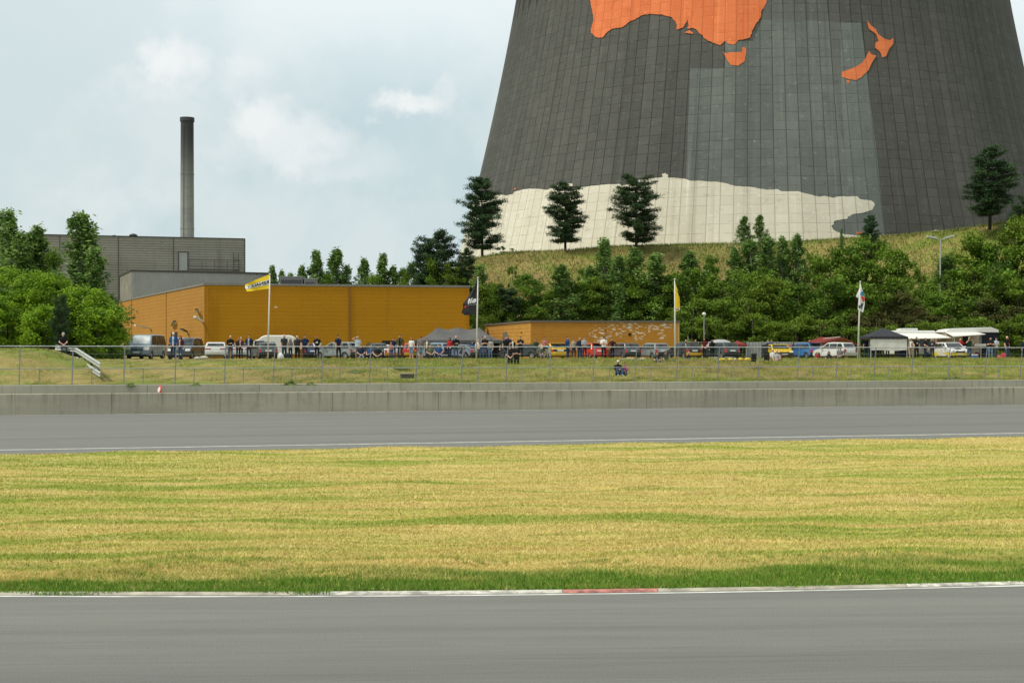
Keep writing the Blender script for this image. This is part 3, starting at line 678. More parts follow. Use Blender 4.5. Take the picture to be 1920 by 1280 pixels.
def hall(name, P, ztop, mats, label, roofm, par=.18, base=GZ - .6):
    """walls over footprint P (front-left, front-right, back-right, back-left), each wall a part in its own local frame"""
    e = empty(name, (0, 0, 0), 0, label, 'building')
    for i in range(4):
        a, b_ = Vector(P[i]), Vector(P[(i + 1) % 4]); d = b_ - a; ang = math.atan2(d.y, d.x)
        mb = MB(); mb.box(0, d.length, 0, .3, 0, ztop - base); o = mb.build('wall', mats[i], e); o.location = (a.x, a.y, base); o.rotation_euler = (0, 0, ang)
        mb = MB(); mb.box(-.06, d.length + .06, -.07, .34, ztop - base, ztop - base + par); mb.box(-.02, d.length + .02, -.03, .3, ztop - base + par, ztop - base + par + .03)
        o = mb.build('roof_edge', roofm, e); o.location = (a.x, a.y, base); o.rotation_euler = (0, 0, ang)
    c = sum((Vector(p) for p in P), Vector((0, 0))) / 4
    mb = MB(); mb.add([(Vector(p) + (c - Vector(p)).normalized() * .35).to_3d() + Vector((0, 0, ztop)) for p in P], [(0, 1, 2, 3)]); mb.build('roof', roofm, e)
    return e
M_ROOFE = mat('grey_roof_edge', (.20, .19, .165), .7, var=.2)
y1, y2, y3 = 135., 140., 179.5
fl_ = (PX(383, y1), y1); fr_ = (PX(880, y2), y2); bl_ = (PX(222, y3), y3); br_ = (fr_[0] + bl_[0] - fl_[0] + 2, fr_[1] + y3 - y1)
ztop = ZY(531, y1) - .18
YC1, YC2 = (.40, .180, .002), (.435, .198, .003)
m_f = m_brick('yellow_cladding', YC1, YC2, .36, 1.2, [(6.8, 5.6, .35, .25), (5.7, 3.2, .22, .22), (5.8, 2.2, .25, .2)], .16)
m_s = m_brick('yellow_side_cladding', (.39, .185, .03), (.44, .215, .04), .36, 1.2, None, .22)
hb = hall('yellow_hall', [fl_, fr_, br_, bl_], ztop, [m_f, m_f, m_f, m_s], 'long flat roofed yellow hall with plain walls behind the parked cars', M_ROOFE)
def on_wall(P0, P1, px):
    """distance along the wall from P0 where sight line px crosses"""
    k = (px - 960) / F; dx, dy = P1[0] - P0[0], P1[1] - P0[1]; t = (k * P0[1] - P0[0]) / (dx - k * dy); return t * math.hypot(dx, dy), P0[1] + dy * t
M_SEAM = mat('dark_yellow_seam', (.25, .105, .008), .7); M_PIPE = mat('yellow_pipe', (.36, .155, .012), .6)
def wall_part(nm, P0, P1, build, m, parent, smooth_=False):
    a = Vector(P0); d = Vector(P1) - a; mb = MB(); build(mb); o = mb.build(nm, m, parent, smooth_); o.location = (a.x, a.y, 0); o.rotation_euler = (0, 0, math.atan2(d.y, d.x)); return o
for px in (654, 657.5, 875): s_, Y_ = on_wall(fl_, fr_, px); wall_part('seam', fl_, fr_, lambda mb: mb.box(s_ - .03, s_ + .03, -.05, .0, 2, ztop), M_SEAM, hb)
for px in (247, 312, 228): s_, Y_ = on_wall(bl_, fl_, px); wall_part('seam', bl_, fl_, lambda mb: mb.box(s_ - .04, s_ + .04, -.05, .0, 2, ztop), M_SEAM, hb)
s_, Y_ = on_wall(fl_, fr_, 389); wall_part('downpipe', fl_, fr_, lambda mb: mb.tube([(s_, -.1, 2), (s_, -.1, ztop - .3)], .06), M_PIPE, hb)
# opening and wall lamps on the side wall
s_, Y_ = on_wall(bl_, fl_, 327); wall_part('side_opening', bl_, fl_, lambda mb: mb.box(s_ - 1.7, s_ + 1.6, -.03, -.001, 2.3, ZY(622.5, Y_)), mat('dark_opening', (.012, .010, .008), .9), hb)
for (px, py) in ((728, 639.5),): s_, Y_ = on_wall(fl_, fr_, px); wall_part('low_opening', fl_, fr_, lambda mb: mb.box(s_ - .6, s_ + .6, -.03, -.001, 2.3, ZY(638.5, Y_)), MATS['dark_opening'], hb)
M_LAMPG = mat('lamp_tube_white', (.62, .62, .56), .4)
def wlamp(name, px0, py0, px1, py1, P0, P1, label, dark=False):
    s0, Ya = on_wall(P0, P1, px1); z1_ = ZY(py1, Ya)
    a = Vector(P0); d = (Vector(P1) - a); ang = math.atan2(d.y, d.x); bp = a + d.normalized() * s0
    e = empty(name, (bp.x, bp.y, z1_), ang, label, 'wall lamp', 'lamps on the yellow hall')
    c, s = math.cos(-ang), math.sin(-ang)
    Yb = Ya - 1.6; tip = Vector((PX(px0, Yb) - bp.x, Yb - bp.y, ZY(py0, Yb) - z1_)); tip = Vector((tip.x * c - tip.y * s, tip.x * s + tip.y * c, tip.z))
    mb = MB(); mb.tube([(0, 0, -.35), (0, -.15, -.05), (0, -.2, 0)], .04); mb.build('bracket', M_DARK, e)
    mb = MB(); mb.bar((0, -.2, 0), tip, .26, .16); mb.build('lamp_housing', M_DARK if dark else M_LAMPG, e)
    mb = MB(); mb.bar(Vector((0, -.2, -.1)).lerp(tip, .1), tip + Vector((0, 0, -.1)), .18, .05); mb.build('tube_cover', M_LAMPG, e)
wlamp('wall_lamp', 253, 609.5, 284, 615, bl_, fl_, 'long white tube lamp sticking out left of the side opening')
wlamp('wall_lamp', 365, 593.5, 382.5, 602, bl_, fl_, 'white tube lamp beside the front corner of the yellow hall')
wlamp('wall_lamp', 340, 617, 353.5, 621.5, bl_, fl_, 'dark street type lamp right of the side opening', True)
wlamp('wall_lamp', 368.5, 580, 374, 584, bl_, fl_, 'small dark floodlight highest on the side of the yellow hall', True)
wlamp('wall_lamp', 327.5, 602, 326.5, 610, bl_, fl_, 'small dark lamp hanging above the side opening', True)
# small yellow building
y4 = 132.; q0 = (PX(995, y4), y4); q1 = (PX(1274, 133.6), 133.6); q3 = (PX(903, 150.), 150.); q2 = (q1[0] + q3[0] - q0[0], q1[1] + 18)
zt2 = ZY(601, y4) - .16
fk = []
for px, py, rx, rz in ((1118, 622, .9, .8), (1122, 634, .7, .6), (1140, 615, 1., .5), (1140, 629, .5, .5), (1165, 611, .9, .4), (1165, 626, .7, .5), (1190, 614, 1., .6), (1190, 622, .8, .5), (1205, 625, .4, .4), (1221, 615, .8, .5), (1242, 612, 1.3, .6), (1258, 617, .8, .3), (1240, 629, .5, .4), (1197, 633, .5, .5)):
    s_, Y_ = on_wall(q0, q1, px); fk.append((s_, ZY(py, Y_) - (GZ - .6), rx, rz))
m_b1 = m_brick('painted_brick_front', (.42, .185, .018), (.48, .225, .035), .2, .6, fk, .45)
m_b2 = m_brick('painted_brick_side', (.47, .235, .045), (.55, .29, .065), .34, 1.2, None, .35)
hs = hall('yellow_brick_shed', [q0, q1, q2, q3], zt2, [m_b1, m_b1, m_b1, m_b2], 'low yellow brick building with white flaked paint on its front', mat('brown_roof_edge', (.13, .11, .085), .8), .16)
for px, py, w_, h_ in ((947.5, 622, .9, 2.3), (913, 624, .7, 2.2)):
    s_, Y_ = on_wall(q3, q0, px); wall_part('door', q3, q0, lambda mb: (mb.bbox(s_ - w_ / 1.2, s_ + w_ / 1.2, -.06, .0, 2.4, ZY(py, Y_), .01)), mat('grey_door', (.16, .155, .14), .6), hs)
for px, py in ((977.5, 623.5),): s_, Y_ = on_wall(q3, q0, px); wall_part('vent_hole', q3, q0, lambda mb: mb.box(s_ - .25, s_ + .25, -.02, 0., ZY(py + 1, Y_), ZY(py - 1.2, Y_)), MATS['dark_opening'], hs)
s_, Y_ = on_wall(q0, q1, 1181); wall_part('vent_hole', q0, q1, lambda mb: mb.tube([(s_, -.03, ZY(627, Y_)), (s_, .01, ZY(627, Y_))], .15, 14), MATS['dark_opening'], hs)
s_, Y_ = on_wall(q0, q1, 1135); wall_part('seam', q0, q1, lambda mb: mb.box(s_ - .03, s_ + .03, -.03, .0, 2.4, zt2), M_SEAM, hs)
s_, Y_ = on_wall(q0, q1, 1267.5); wall_part('corner_board', q0, q1, lambda mb: mb.box(s_ - .02, s_ + .32, -.03, .0, 2.4, zt2), mat('corner_yellow', (.50, .29, .09), .7), hs)
# ---------------- grey plant buildings ----------------
M_CL = mat('grey_cladding', (.27, .265, .235), .55, .15, var=.13, scale=.6); M_CLD = mat('dark_cladding_edge', (.06, .058, .05), .6)
M_CL2 = mat('pale_profiled_sheet', (.36, .37, .345), .5, .2, var=.08, scale=.5)
def m_clad():
    m, b = begin('streaked_cladding')
    tcn = N.new('ShaderNodeTexCoord'); o = tcn.outputs['Object']
    a_ = noise(mapv(o, (.9, 1, .05)), 1., 5, .65); b2 = noise(mapv(o, (.05, 1, .3)), 1., 4, .6); sp = N.new('ShaderNodeSeparateXYZ'); L.new(o, sp.inputs[0])
    c = mixc(smooth(b2, .35, .65), (.255, .245, .205), (.33, .315, .27))
    c = mixc(smooth(a_, .5, .72, 0., .55), c, (.15, .13, .095))
    L.new(c, b.inputs['Base Color']); b.inputs['Roughness'].default_value = .55; return m
yg = 219.; g0 = Vector((PX(-260, 204.5), 204.5)); g1 = Vector((PX(458.5, yg), yg)); dg = g1 - g0; ag = math.atan2(dg.y, dg.x); ztg = ZY(449, yg)
gb = empty('grey_plant_building', (g0.x, g0.y, 0), ag, 'tall grey hall clad in horizontal ribbed sheet behind the trees', 'building')
MCL = m_clad()
corr_wall('front_cladding', dg.length, 0, ztg, MCL, gb, .36, .09, True)
mb = MB(); mb.box(0, dg.length, .02, 30, 0, ztg - .05); mb.build('building_body', M_CL, gb)
mb = MB(); mb.box(-.1, dg.length + .1, -.16, .4, ztg, ztg + .16); mb.box(dg.length - .02, dg.length + .12, -.15, 30, 0, ztg); mb.build('roof_edge', M_CLD, gb)
for px in (222, 325, 112): 
    s_, _Y = on_wall((g0.x, g0.y), (g1.x, g1.y), px); mb = MB(); mb.box(s_ - .05, s_ + .05, -.13, -.085, 4, ztg); mb.build('seam', M_CLD, gb)
s_, Y_ = on_wall((g0.x, g0.y), (g1.x, g1.y), 343.5); zd0, zd1 = ZY(507, Y_), ZY(472, Y_)
dr = MB(); dr.bbox(s_ - .62, s_ + .62, -.16, -.09, zd0, zd1 - .12, .02); dr = dr.build('roof_door', M_CL2, gb)
mb = MB(); mb.box(s_ - .75, s_ - .62, -.2, -.09, zd0, zd1); mb.box(s_ + .62, s_ + .75, -.2, -.09, zd0, zd1); mb.box(s_ - .75, s_ + .75, -.2, -.09, zd1 - .12, zd1); mb.build('door_frame', M_CLD, gb)
# walkway railing and cage ladder on the lower roof
sr0 = on_wall((g0.x, g0.y), (g1.x, g1.y), 354)[0]; sr1 = on_wall((g0.x, g0.y), (g1.x, g1.y), 449)[0]
mb = MB()
for dz in (0, .55, 1.5): mb.tube([(sr0, -1., zd0 + dz + .1), (sr1, -1., zd0 + dz + .1)], .045 if dz else .09, 6)
for t in np.linspace(0, 1, 5): mb.tube([(sr0 + (sr1 - sr0) * t, -1., zd0), (sr0 + (sr1 - sr0) * t, -1., zd0 + 1.6)], .04, 6)
mb.build('walkway_railing', M_DARK, gb)
mb = MB(); sl = on_wall((g0.x, g0.y), (g1.x, g1.y), 441)[0]
for dx in (-.35, .45): mb.tube([(sl + dx, -1., zd0), (sl + dx, -1., zd1 + .0)], .05, 6)
for k in range(9): mb.tube([(sl - .35, -1., zd0 + .3 * k), (sl + .45, -1., zd0 + .3 * k)], .03, 5)
mb.build('roof_ladder', M_DARK, gb)
v0 = at(250, 443.5, 222); e = empty('roof_ventilator', v0, 0, 'mushroom shaped ventilator on the grey roof', 'ventilator')
mb = MB(); mb.lathe([(.62, .12), (.68, .2), (.5, .33), (.22, .45), (0, .48)], 20); mb.build('cap', M_DARK, e, True)
mb = MB(); mb.tube([(0, 0, -.6), (0, 0, .2)], .28, 12); mb.tube([(-.4, 0, -.6), (-.4, 0, .15)], .04); mb.build('pipe', M_DARK, e)
for px, lb in ((214, 'tiny dark vent on the grey roof left of the mushroom ventilator'), (430, 'flat dark vent near the right end of the grey roof')):
    e = empty('roof_vent', at(px, 443.5 if px < 300 else 449, 215 if px < 300 else 221), 0, lb, 'roof vent'); mb = MB(); mb.lathe([(.2, -.4), (.2, 0), (.32, .05), (.25, .2), (0, .25)], 12); mb.build('hood', M_DARK, e, True)
# lower building in front
yl = 189.; l0 = Vector((PX(246, yl), yl)); l1 = Vector((PX(516, 196.), 196.)); dl = l1 - l0; al = math.atan2(dl.y, dl.x); ztl = ZY(508.5, yl)
lb_ = empty('grey_annexe', (l0.x, l0.y, 0), al, 'lower grey annexe with vertical profiled sheet above the yellow roof', 'building')
corr_wall('front_cladding', dl.length, 2, ztl, M_CL2, lb_, .24, .06, False)
mb = MB(); mb.box(0, dl.length, .02, 12, 0, ztl - .02); mb.build('building_body', M_CL, lb_)
mb = MB(); mb.box(-.1, dl.length + .12, -.2, .3, ztl, ztl + .2); mb.box(dl.length, dl.length + .2, -.15, 6, 0, ztl); mb.build('roof_edge', M_CLD, lb_)
# concrete flank on its left
f0 = Vector((PX(225, 202.), 202.)); df = l0 - f0; af = math.atan2(df.y, df.x)
mb = MB(); mb.box(0, df.length, 0, .3, 2, ztl - .0); o = mb.build('flank_wall', mat('grey_flank', (.22, .21, .17), .85, var=.25, scale=.7), lb_)
o.parent = None; o.location = (f0.x, f0.y, 0); o.rotation_euler = (0, 0, af)
o.parent = lb_; o.matrix_parent_inverse = (Matrix.Translation((l0.x, l0.y, 0)) @ Matrix.Rotation(al, 4, 'Z')).inverted()
mb = MB(); mb.box(-.3, df.length, -.08, .4, ztl, ztl + .22); mb.box(-.35, .0, -.1, .3, 2, ztl); o = mb.build('flank_trim', M_CLD, lb_)
o.location = (f0.x, f0.y, 0); o.rotation_euler = (0, 0, af); o.matrix_parent_inverse = (Matrix.Translation((l0.x, l0.y, 0)) @ Matrix.Rotation(al, 4, 'Z')).inverted()
# roof boxes behind the yellow roof edge
for (px, w_, py, lb) in ((546, 2.4, 519, 'wider grey box unit on the roof of the yellow hall'), (581, 1.2, 523, 'small grey box unit on the roof of the yellow hall, beside the birches')):
    e = empty('roof_unit', (PX(px, 150), 150, ztop), 0, lb, 'roof unit'); zz = ZY(py, 150) - ztop
    mb = MB(); mb.bbox(-w_ / 2, w_ / 2, 0, 1.6, 0, zz, .04); mb.build('casing', mat('unit_grey', (.16, .16, .15), .6), e)
    mb = MB(); mb.box(-w_ / 2 + .1, w_ / 2 - .1, -.02, 0, .12, zz - .3); mb.build('louvre', M_DARK, e); mb = MB(); mb.box(-w_ / 2 - .05, w_ / 2 + .05, -.05, 1.65, zz, zz + .06); mb.build('lid', M_CL2, e)
# chimney
def m_chim():
    m, b = begin('sooty_chimney_steel')
    tcn = N.new('ShaderNodeTexCoord'); o = tcn.outputs['Object']; sp = N.new('ShaderNodeSeparateXYZ'); L.new(o, sp.inputs[0])
    n_ = noise(mapv(o, (1.2, 1.2, .15)), 1., 5, .6); n2_ = noise(mapv(o, (.5, .5, 2)), 1., 4, .6)
    c = mixc(smooth(n_, .35, .65), (.24, .245, .215), (.30, .305, .27))
    c = mixc(mth('MULTIPLY', smooth(n2_, .5, .7), .25), c, (.11, .11, .10))
    z = mth('ADD', sp.outputs[2], mth('MULTIPLY', n_, 5.))
    c = mixc(smooth(z, 30, 43, 0., .93), c, (.022, .022, .023))
    L.new(c, b.inputs['Base Color']); b.inputs['Roughness'].default_value = .6; b.inputs['Metallic'].default_value = .15; return m
cy_ = 233.; cb = Vector((PX(351, cy_), cy_, 0)); zc0 = ZY(446, cy_); zc1 = ZY(221, cy_); rc = 25.5 / F * cy_ / 2
cz = empty('chimney', cb, 0, 'tall round grey steel chimney with a soot blackened top', 'chimney')
def rch(z): return rc * (1 - .06 * (z - zc0) / (zc1 - zc0))
mch = m_chim(); mb = MB(); zz = [0, zc0, zc0 + 3.9 * .5, 27.5, zc1]
cuts = [0, ZY(429, cy_), ZY(327, cy_), zc1]
for a, b_ in zip(cuts[:-1], cuts[1:]): mb.lathe([(rch(a), a), (rch(b_), b_)], 40)
mb.build('shaft', mch, cz, True)
for z_ in cuts[1:3]: mb = MB(); mb.lathe([(rch(z_), z_ - .09), (rch(z_) + .04, z_ - .08), (rch(z_) + .04, z_ + .08), (rch(z_), z_ + .09)], 40); mb.build('flange', mch, cz)
mb = MB(); mb.lathe([(rch(zc1), zc1 - .7), (rch(zc1) + .13, zc1 - .65), (rch(zc1) + .13, zc1), (rch(zc1) - .15, zc1), (rch(zc1) - .2, zc1 - 2)], 40); mb.build('rim', M_DARK, cz)
mb = MB(); mb.tube([(-.35, -rch(20) - .05, 0), (-.35, -rch(38) - .05, zc1 - 1)], .035, 6); mb.build('cable_run', M_DARK, cz)
# ---------------- trees ----------------
def m_leaf(name, c1, c2, c3, tr=.25):
    m, b = begin(name)
    gi = N.new('ShaderNodeNewGeometry'); oi = N.new('ShaderNodeObjectInfo'); tcn = N.new('ShaderNodeTexCoord')
    at_ = N.new('ShaderNodeAttribute'); at_.attribute_name = 'tone'
    f = mth('ADD', mth('MULTIPLY', at_.outputs['Fac'], .7), mth('MULTIPLY', noise(tcn.outputs['Object'], 5, 3), .4))
    c = mixc(smooth(f, .2, .85), c1, c2); c = mixc(mth('MULTIPLY', oi.outputs['Random'], .55), c, c3)
    L.new(c, b.inputs['Base Color']); b.inputs['Roughness'].default_value = .6; b.inputs['Specular IOR Level'].default_value = .12
    t = N.new('ShaderNodeBsdfTranslucent'); L.new(c, t.inputs[0]); mx = N.new('ShaderNodeMixShader'); mx.inputs[0].default_value = tr
    L.new(b.outputs[0], mx.inputs[1]); L.new(t.outputs[0], mx.inputs[2]); L.new(mx.outputs[0], N['Material Output'].inputs[0]); return m
L_BROAD = m_leaf('broadleaf_leaves', (.045, .105, .014), (.165, .285, .03), (.17, .22, .026))
L_BIRCH = m_leaf('birch_leaves', (.10, .19, .045), (.23, .35, .085), (.15, .26, .07))
L_PINE = m_leaf('pine_needles', (.022, .056, .026), (.065, .12, .048), (.055, .085, .03), .08)
L_HEDGE = m_leaf('hedge_leaves', (.045, .12, .006), (.27, .43, .025), (.18, .31, .014), .3)
L_OLIVE = m_leaf('olive_leaves', (.045, .06, .016), (.11, .125, .035), (.13, .11, .035))
BARK = mat('brown_bark', (.085, .065, .05), .9, var=.35, scale=3, bump=.6); BARKW = mat('birch_bark', (.42, .40, .36), .8, var=.4, scale=4)
BARKD = mat('dark_bark', (.035, .028, .024), .9, var=.35, scale=3)
def leafmesh(name, C, sz, r, m, tone, aspect=.75, updir=None, flat=0.):
    """one quad per leaf spray, centre C"""
    n = len(C); nrm = r.normal(size=(n, 3)); nrm[:, 2] = np.abs(nrm[:, 2]) + .25
    if updir is not None: nrm = nrm * (1 - flat) + updir * flat * 2
    nrm /= np.linalg.norm(nrm, axis=1)[:, None]
    a = np.cross(nrm, r.normal(size=(n, 3))); a /= np.linalg.norm(a, axis=1)[:, None]; b = np.cross(nrm, a)
    s_ = (sz * (.6 + .8 * r.rand(n)))[:, None]
    V = np.stack([C - a * s_, C - b * s_ * aspect * .6 + a * s_ * .1, C + a * s_, C + b * s_ * aspect * .6 + a * s_ * .1], 1).reshape(-1, 3)
    o = np_mesh(name, V, np.arange(4 * n).reshape(-1, 4), m)
    at_ = o.data.attributes.new('tone', 'FLOAT', 'POINT'); at_.data.foreach_set('value', np.repeat(tone, 4).astype(np.float32)); return o
def tree_proto(kind_, seed):
    """tree of unit height with its own trunk and crown meshes"""
    r = np.random.RandomState(seed); rr = random.Random(seed); tb = MB(); cl = []   # clumps: centre, radii, tone
    if kind_ in ('broad', 'bush', 'olive'):
        w_ = .38 if kind_ != 'bush' else .55; z0 = .16 if kind_ != 'bush' else .02
        lean = rr.uniform(-.03, .03)
        tb.tube([(0, 0, -.04), (lean * .3, 0, .2), (lean, .01, .5), (lean * 2, 0, .85)], [.024, .018, .012, .003], 7)
        for k in range(30 if kind_ != 'bush' else 26):
            a = rr.random() * 6.283; t = (k + rr.random()) / 30 if kind_ != 'bush' else rr.random(); z = z0 + (1 - z0) * (.05 + .9 * t)
            env = w_ * math.sin(math.pi * min(1, max(.04, (z - z0 + .12) / (1.12 - z0)))) ** .6
            q = env * (rr.random() ** .5) * rr.uniform(.6, 1.25); c = (q * math.cos(a), q * math.sin(a), z)
            s_ = rr.uniform(.06, .15) * (1.2 if kind_ == 'bush' else 1)
            cl.append((c, (s_, s_, s_ * .62), rr.random()))
            if k % 2 == 0 and kind_ != 'bush': tb.tube([(lean * z, 0, z * .55 + .05), (c[0] * .6, c[1] * .6, z * .85), c], [.008, .005, .001], 5)
        per = 250; lsz = .0175 if kind_ != 'bush' else .023
        m, bk = (L_BROAD if kind_ != 'olive' else L_OLIVE), BARK
    elif kind_ == 'birch':
        tb.tube([(0, 0, -.04), (.01, 0, .4), (-.01, .01, .75), (.015, 0, .98)], [.014, .010, .006, .0015], 7)
        for k in range(115):
            z = .07 + .92 * ((k + rr.random()) / 115); a = rr.random() * 6.283; env = .19 * (1 - z) ** .8 * rr.uniform(.5, 1.4) + .008
            q = env * rr.random() ** .5 * rr.uniform(.8, 1.2); c = (q * math.cos(a), q * math.sin(a), z)
            s_ = rr.uniform(.022, .048) * (1.3 - .6 * z)
            cl.append((c, (s_, s_, s_ * 1.7), rr.random())); tb.tube([(0, 0, z - .07), (c[0] * .6, c[1] * .6, z + .01), c], [.004, .0025, .001], 4)
        per = 72; lsz = .0115; m, bk = L_BIRCH, BARKW
    elif kind_ == 'pine':
        tb.tube([(0, 0, -.05), (.005, 0, .45), (-.006, 0, .8), (0, 0, .97)], [.019, .014, .008, .002], 8)
        nl = 13
        for k in range(nl):
            z = .15 + .80 * k / (nl - 1); env = (.27 * (1 - ((z - .36) / .66) ** 2) ** .5 if z > .36 else .27 - .1 * (.36 - z) / .2) * rr.uniform(.7, 1.15)
            for j in range(8 if k < 10 else 5):
                a = rr.random() * 6.283; q = env * rr.uniform(.45, 1.2) + .02; up = .03 + .05 * (z - .3)
                e_ = (q * math.cos(a), q * math.sin(a), z + up + rr.uniform(-.02, .02)); tb.tube([(0, 0, z), (e_[0] * .55, e_[1] * .55, z + .0), e_], [.006, .004, .001], 4)
                for t in ((.5, .75, 1.) if q > .08 else (.6, 1.)):
                    s_ = rr.uniform(.036, .062) * (.8 + .4 * t); cl.append(((e_[0] * t, e_[1] * t, z + (e_[2] - z) * t + .012), (s_, s_, s_ * .6), rr.random()))
        cl.append(((0, 0, .97), (.03, .03, .04), .5)); per = 130; lsz = .0145; m, bk = L_PINE, BARKD
    P = []; T = []
    for (c, s_, tn_) in cl:
        n = int(per * rr.uniform(.7, 1.3)); d = r.normal(size=(n, 3)); d /= np.linalg.norm(d, axis=1)[:, None]
        q = r.rand(n) ** (1 / 2.2) * (1 + .25 * r.normal(size=n)); P.append(np.array(c) + d * q[:, None] * np.array(s_)); T.append(np.clip(tn_ * .7 + .3 * r.rand(n), 0, 1))
    P = np.concatenate(P); T = np.concatenate(T); k = P[:, 2] > .0; P, T = P[k], T[k]
    c = leafmesh('crown', P, lsz, r, m, T, aspect=.8 if kind_ != 'pine' else .4)
    t = tb.build('trunk', bk, None, True)
    return t.data, c.data, (t, c)
PROTO = {}
junk = []
for kd, ns in (('broad', 5), ('birch', 4), ('pine', 4), ('bush', 3), ('olive', 2)):
    PROTO[kd] = []
    for i in range(ns):
        t, c, ob = tree_proto(kd, 17 * i + len(kd)); PROTO[kd].append((t, c)); junk += list(ob)
for o in junk: bpy.data.objects.remove(o)
NAMES = {'broad': 'leafy_tree', 'birch': 'birch_tree', 'pine': 'pine_tree', 'bush': 'bush', 'olive': 'leafy_tree'}
CATS = {'broad': 'tree', 'birch': 'tree', 'pine': 'tree', 'bush': 'bush', 'olive': 'tree'}
LM = [(888, 'the dark gap beside the yellow hall'), (905, 'the black flag'), (925, 'the pole of the black flag'), (945, 'the left end of the low brick building'), (962, 'the side door of the brick building'), (980, 'the small vent in the brick side wall'), (1000, 'the front corner of the brick building'), (1022, 'the man in salmon'),
 (1043, 'the yellow hatchback'), (1064, 'the balding man in the dark blue jacket'), (1088, 'the child in red'), (1112, 'the red hatchback'), (1132, 'the man in the white t-shirt'), (1148, 'the person in the dark hooded jacket'), (1170, 'the dark grey hatchback'), (1190, 'the bushiest crest pine'), (1215, 'the silver grey hatchback'), (1235, 'the right half of the flaked paint'),
 (1253, 'the end of the brick building'), (1266, 'the narrow yellow flag'), (1288, 'the bald man behind the black hatchback'), (1305, 'the blond person in dark grey'), (1321, 'the mushroom lamp post'), (1336, 'the long black coat'), (1352, 'the grey dome tent'), (1370, 'the left end of the red gazebo'), (1384, 'the red gazebo'), (1400, 'the left end of the sheet fence'), (1418, 'the empty folding chair'), (1436, 'the tall black bin'),
 (1450, 'the man in the bright blue jacket'), (1470, 'the yellow open top car'), (1492, 'the left half of the blue hatchback'), (1515, 'the man behind the blue hatchback'), (1535, 'the left end of the hut roof'), (1556, 'the left half of the white hatchback'), (1576, 'the ridge of the wooden hut'), (1595, 'the right end of the hut'), (1612, 'the white flag'), (1630, 'the left leg of the small gazebo'), (1650, 'the peak of the small gazebo'), (1670, 'the right slope of the small gazebo'),
 (1690, 'the right leg of the small gazebo'), (1709, 'the camper roof box'), (1730, 'the camper awning'), (1748, 'the blond woman in the patterned sweater'), (1764, 'the double street lamp'), (1784, 'the rally car'), (1802, 'the trailer doorway'), (1820, 'the photographer in green'), (1840, 'the left end of the dark trailer panel'), (1862, 'the dark trailer panel'), (1880, 'the right end of the trailer'), (1897, 'the bald man with the red print'), (1918, 'the right edge of the photo'), (1945, 'the right edge of the photo, outermost'), (1968, 'the right edge of the photo, mostly cut off')]
_used = set()
def near(px, text, where='above'):
    """label that names what the tree stands over; every landmark is used once per kind of tree"""
    for d, q, t in sorted((abs(q - px), q, t) for q, t in LM):
        if (text, t) not in _used: _used.add((text, t)); return '%s %s %s' % (text, where, t)
_tc = 0
def tree(kd, px, pyt, wpx, Y, label, group=None, var=None, pyb=None, wd=None):
    """top at pyt, base on the terrain (or at row pyb)"""
    global _tc
    _tc += 1
    x = PX(px, Y); z0 = float(gz(x, Y)) - .1 if pyb is None else ZY(pyb, Y); h = ZY(pyt, Y) - z0
    nat = {'broad': .80, 'birch': .31, 'pine': .54, 'bush': 1.2, 'olive': .8}[kd]
    sx = wpx / F * Y / nat; v = _tc if var is None else var
    t, c = PROTO[kd][v % len(PROTO[kd])]
    e = empty(NAMES[kd], (x, Y, z0), (_tc * 2.399) % 6.283 if wd is None else wd, label, CATS[kd], group); e.scale = (sx, sx, h)
    for nm, me in (('trunk', t), ('crown', c)):
        o = bpy.data.objects.new(nm, me); COL.objects.link(o); o.parent = e
    return e
# left group
tree('birch', 14, 398, 120, 124, 'tall birch cut by the left edge of the photo')
tree('birch', 68, 428, 130, 122, 'pale green birch between the left edge and the tallest left tree')
tree('birch', 38, 440, 110, 120, 'low birch half hidden in the left tree group just above the hedge', None, 0)
tree('birch', 152, 403, 145, 116, 'dense bushy birch in front of the grey cladded hall', None, 1)
tree('birch', 176, 470, 100, 114, 'lower birch leaning towards the yellow hall corner', None, 2)
tree('broad', 98, 468, 70, 121, 'rounded green tree between the left birches')
# behind the yellow hall
for (px, py, w_, lb) in ((510, 500, 40, 'small birch directly behind the yellow flag'), (528, 508, 34, 'small birch just right of the yellow flag pole'), (545, 514, 34, 'low birch above the wider roof unit'), (566, 500, 44, 'small birch right of the wider roof unit'),
                         (593, 472, 62, 'birch with a rounded top above the yellow hall'), (631, 468, 66, 'tallest wispy birch above the middle of the yellow hall'), (650, 500, 40, 'low birch at the right foot of the tallest wispy birch'), (683, 487, 52, 'narrow birch above the seam of the yellow hall'),
                         (718, 478, 58, 'slender birch with an airy top right of the yellow hall middle'), (738, 500, 46, 'low birch beside the slender airy one'), (756, 505, 44, 'small birch left of the dark pine behind the hall')):
    tree('birch', px, py, w_ * 1.25, 193, lb, 'birches behind the yellow hall')
tree('pine', 820, 441, 96, 168, 'large round dark pine behind the right end of the yellow hall', None, 1)
tree('pine', 796, 462, 60, 167, 'shorter dark pine on the left flank of the large round one', None, 2)
for (px, py, w_, lb) in ((775, 492, 62, 'leafy tree top left of the two pines behind the hall'), (806, 486, 70, 'leafy tree top at the foot of the shorter dark pine'), (842, 492, 66, 'leafy tree top right under the large round pine'), (870, 505, 50, 'leafy tree top above the right corner of the yellow hall'), (700, 512, 50, 'low leafy top between the narrow and the slender birch'), (612, 515, 60, 'low leafy top between the rounded and the tallest wispy birch')): tree('broad', px, py, w_, 190 if px < 780 else 166, lb, 'tree tops above the hall roof')
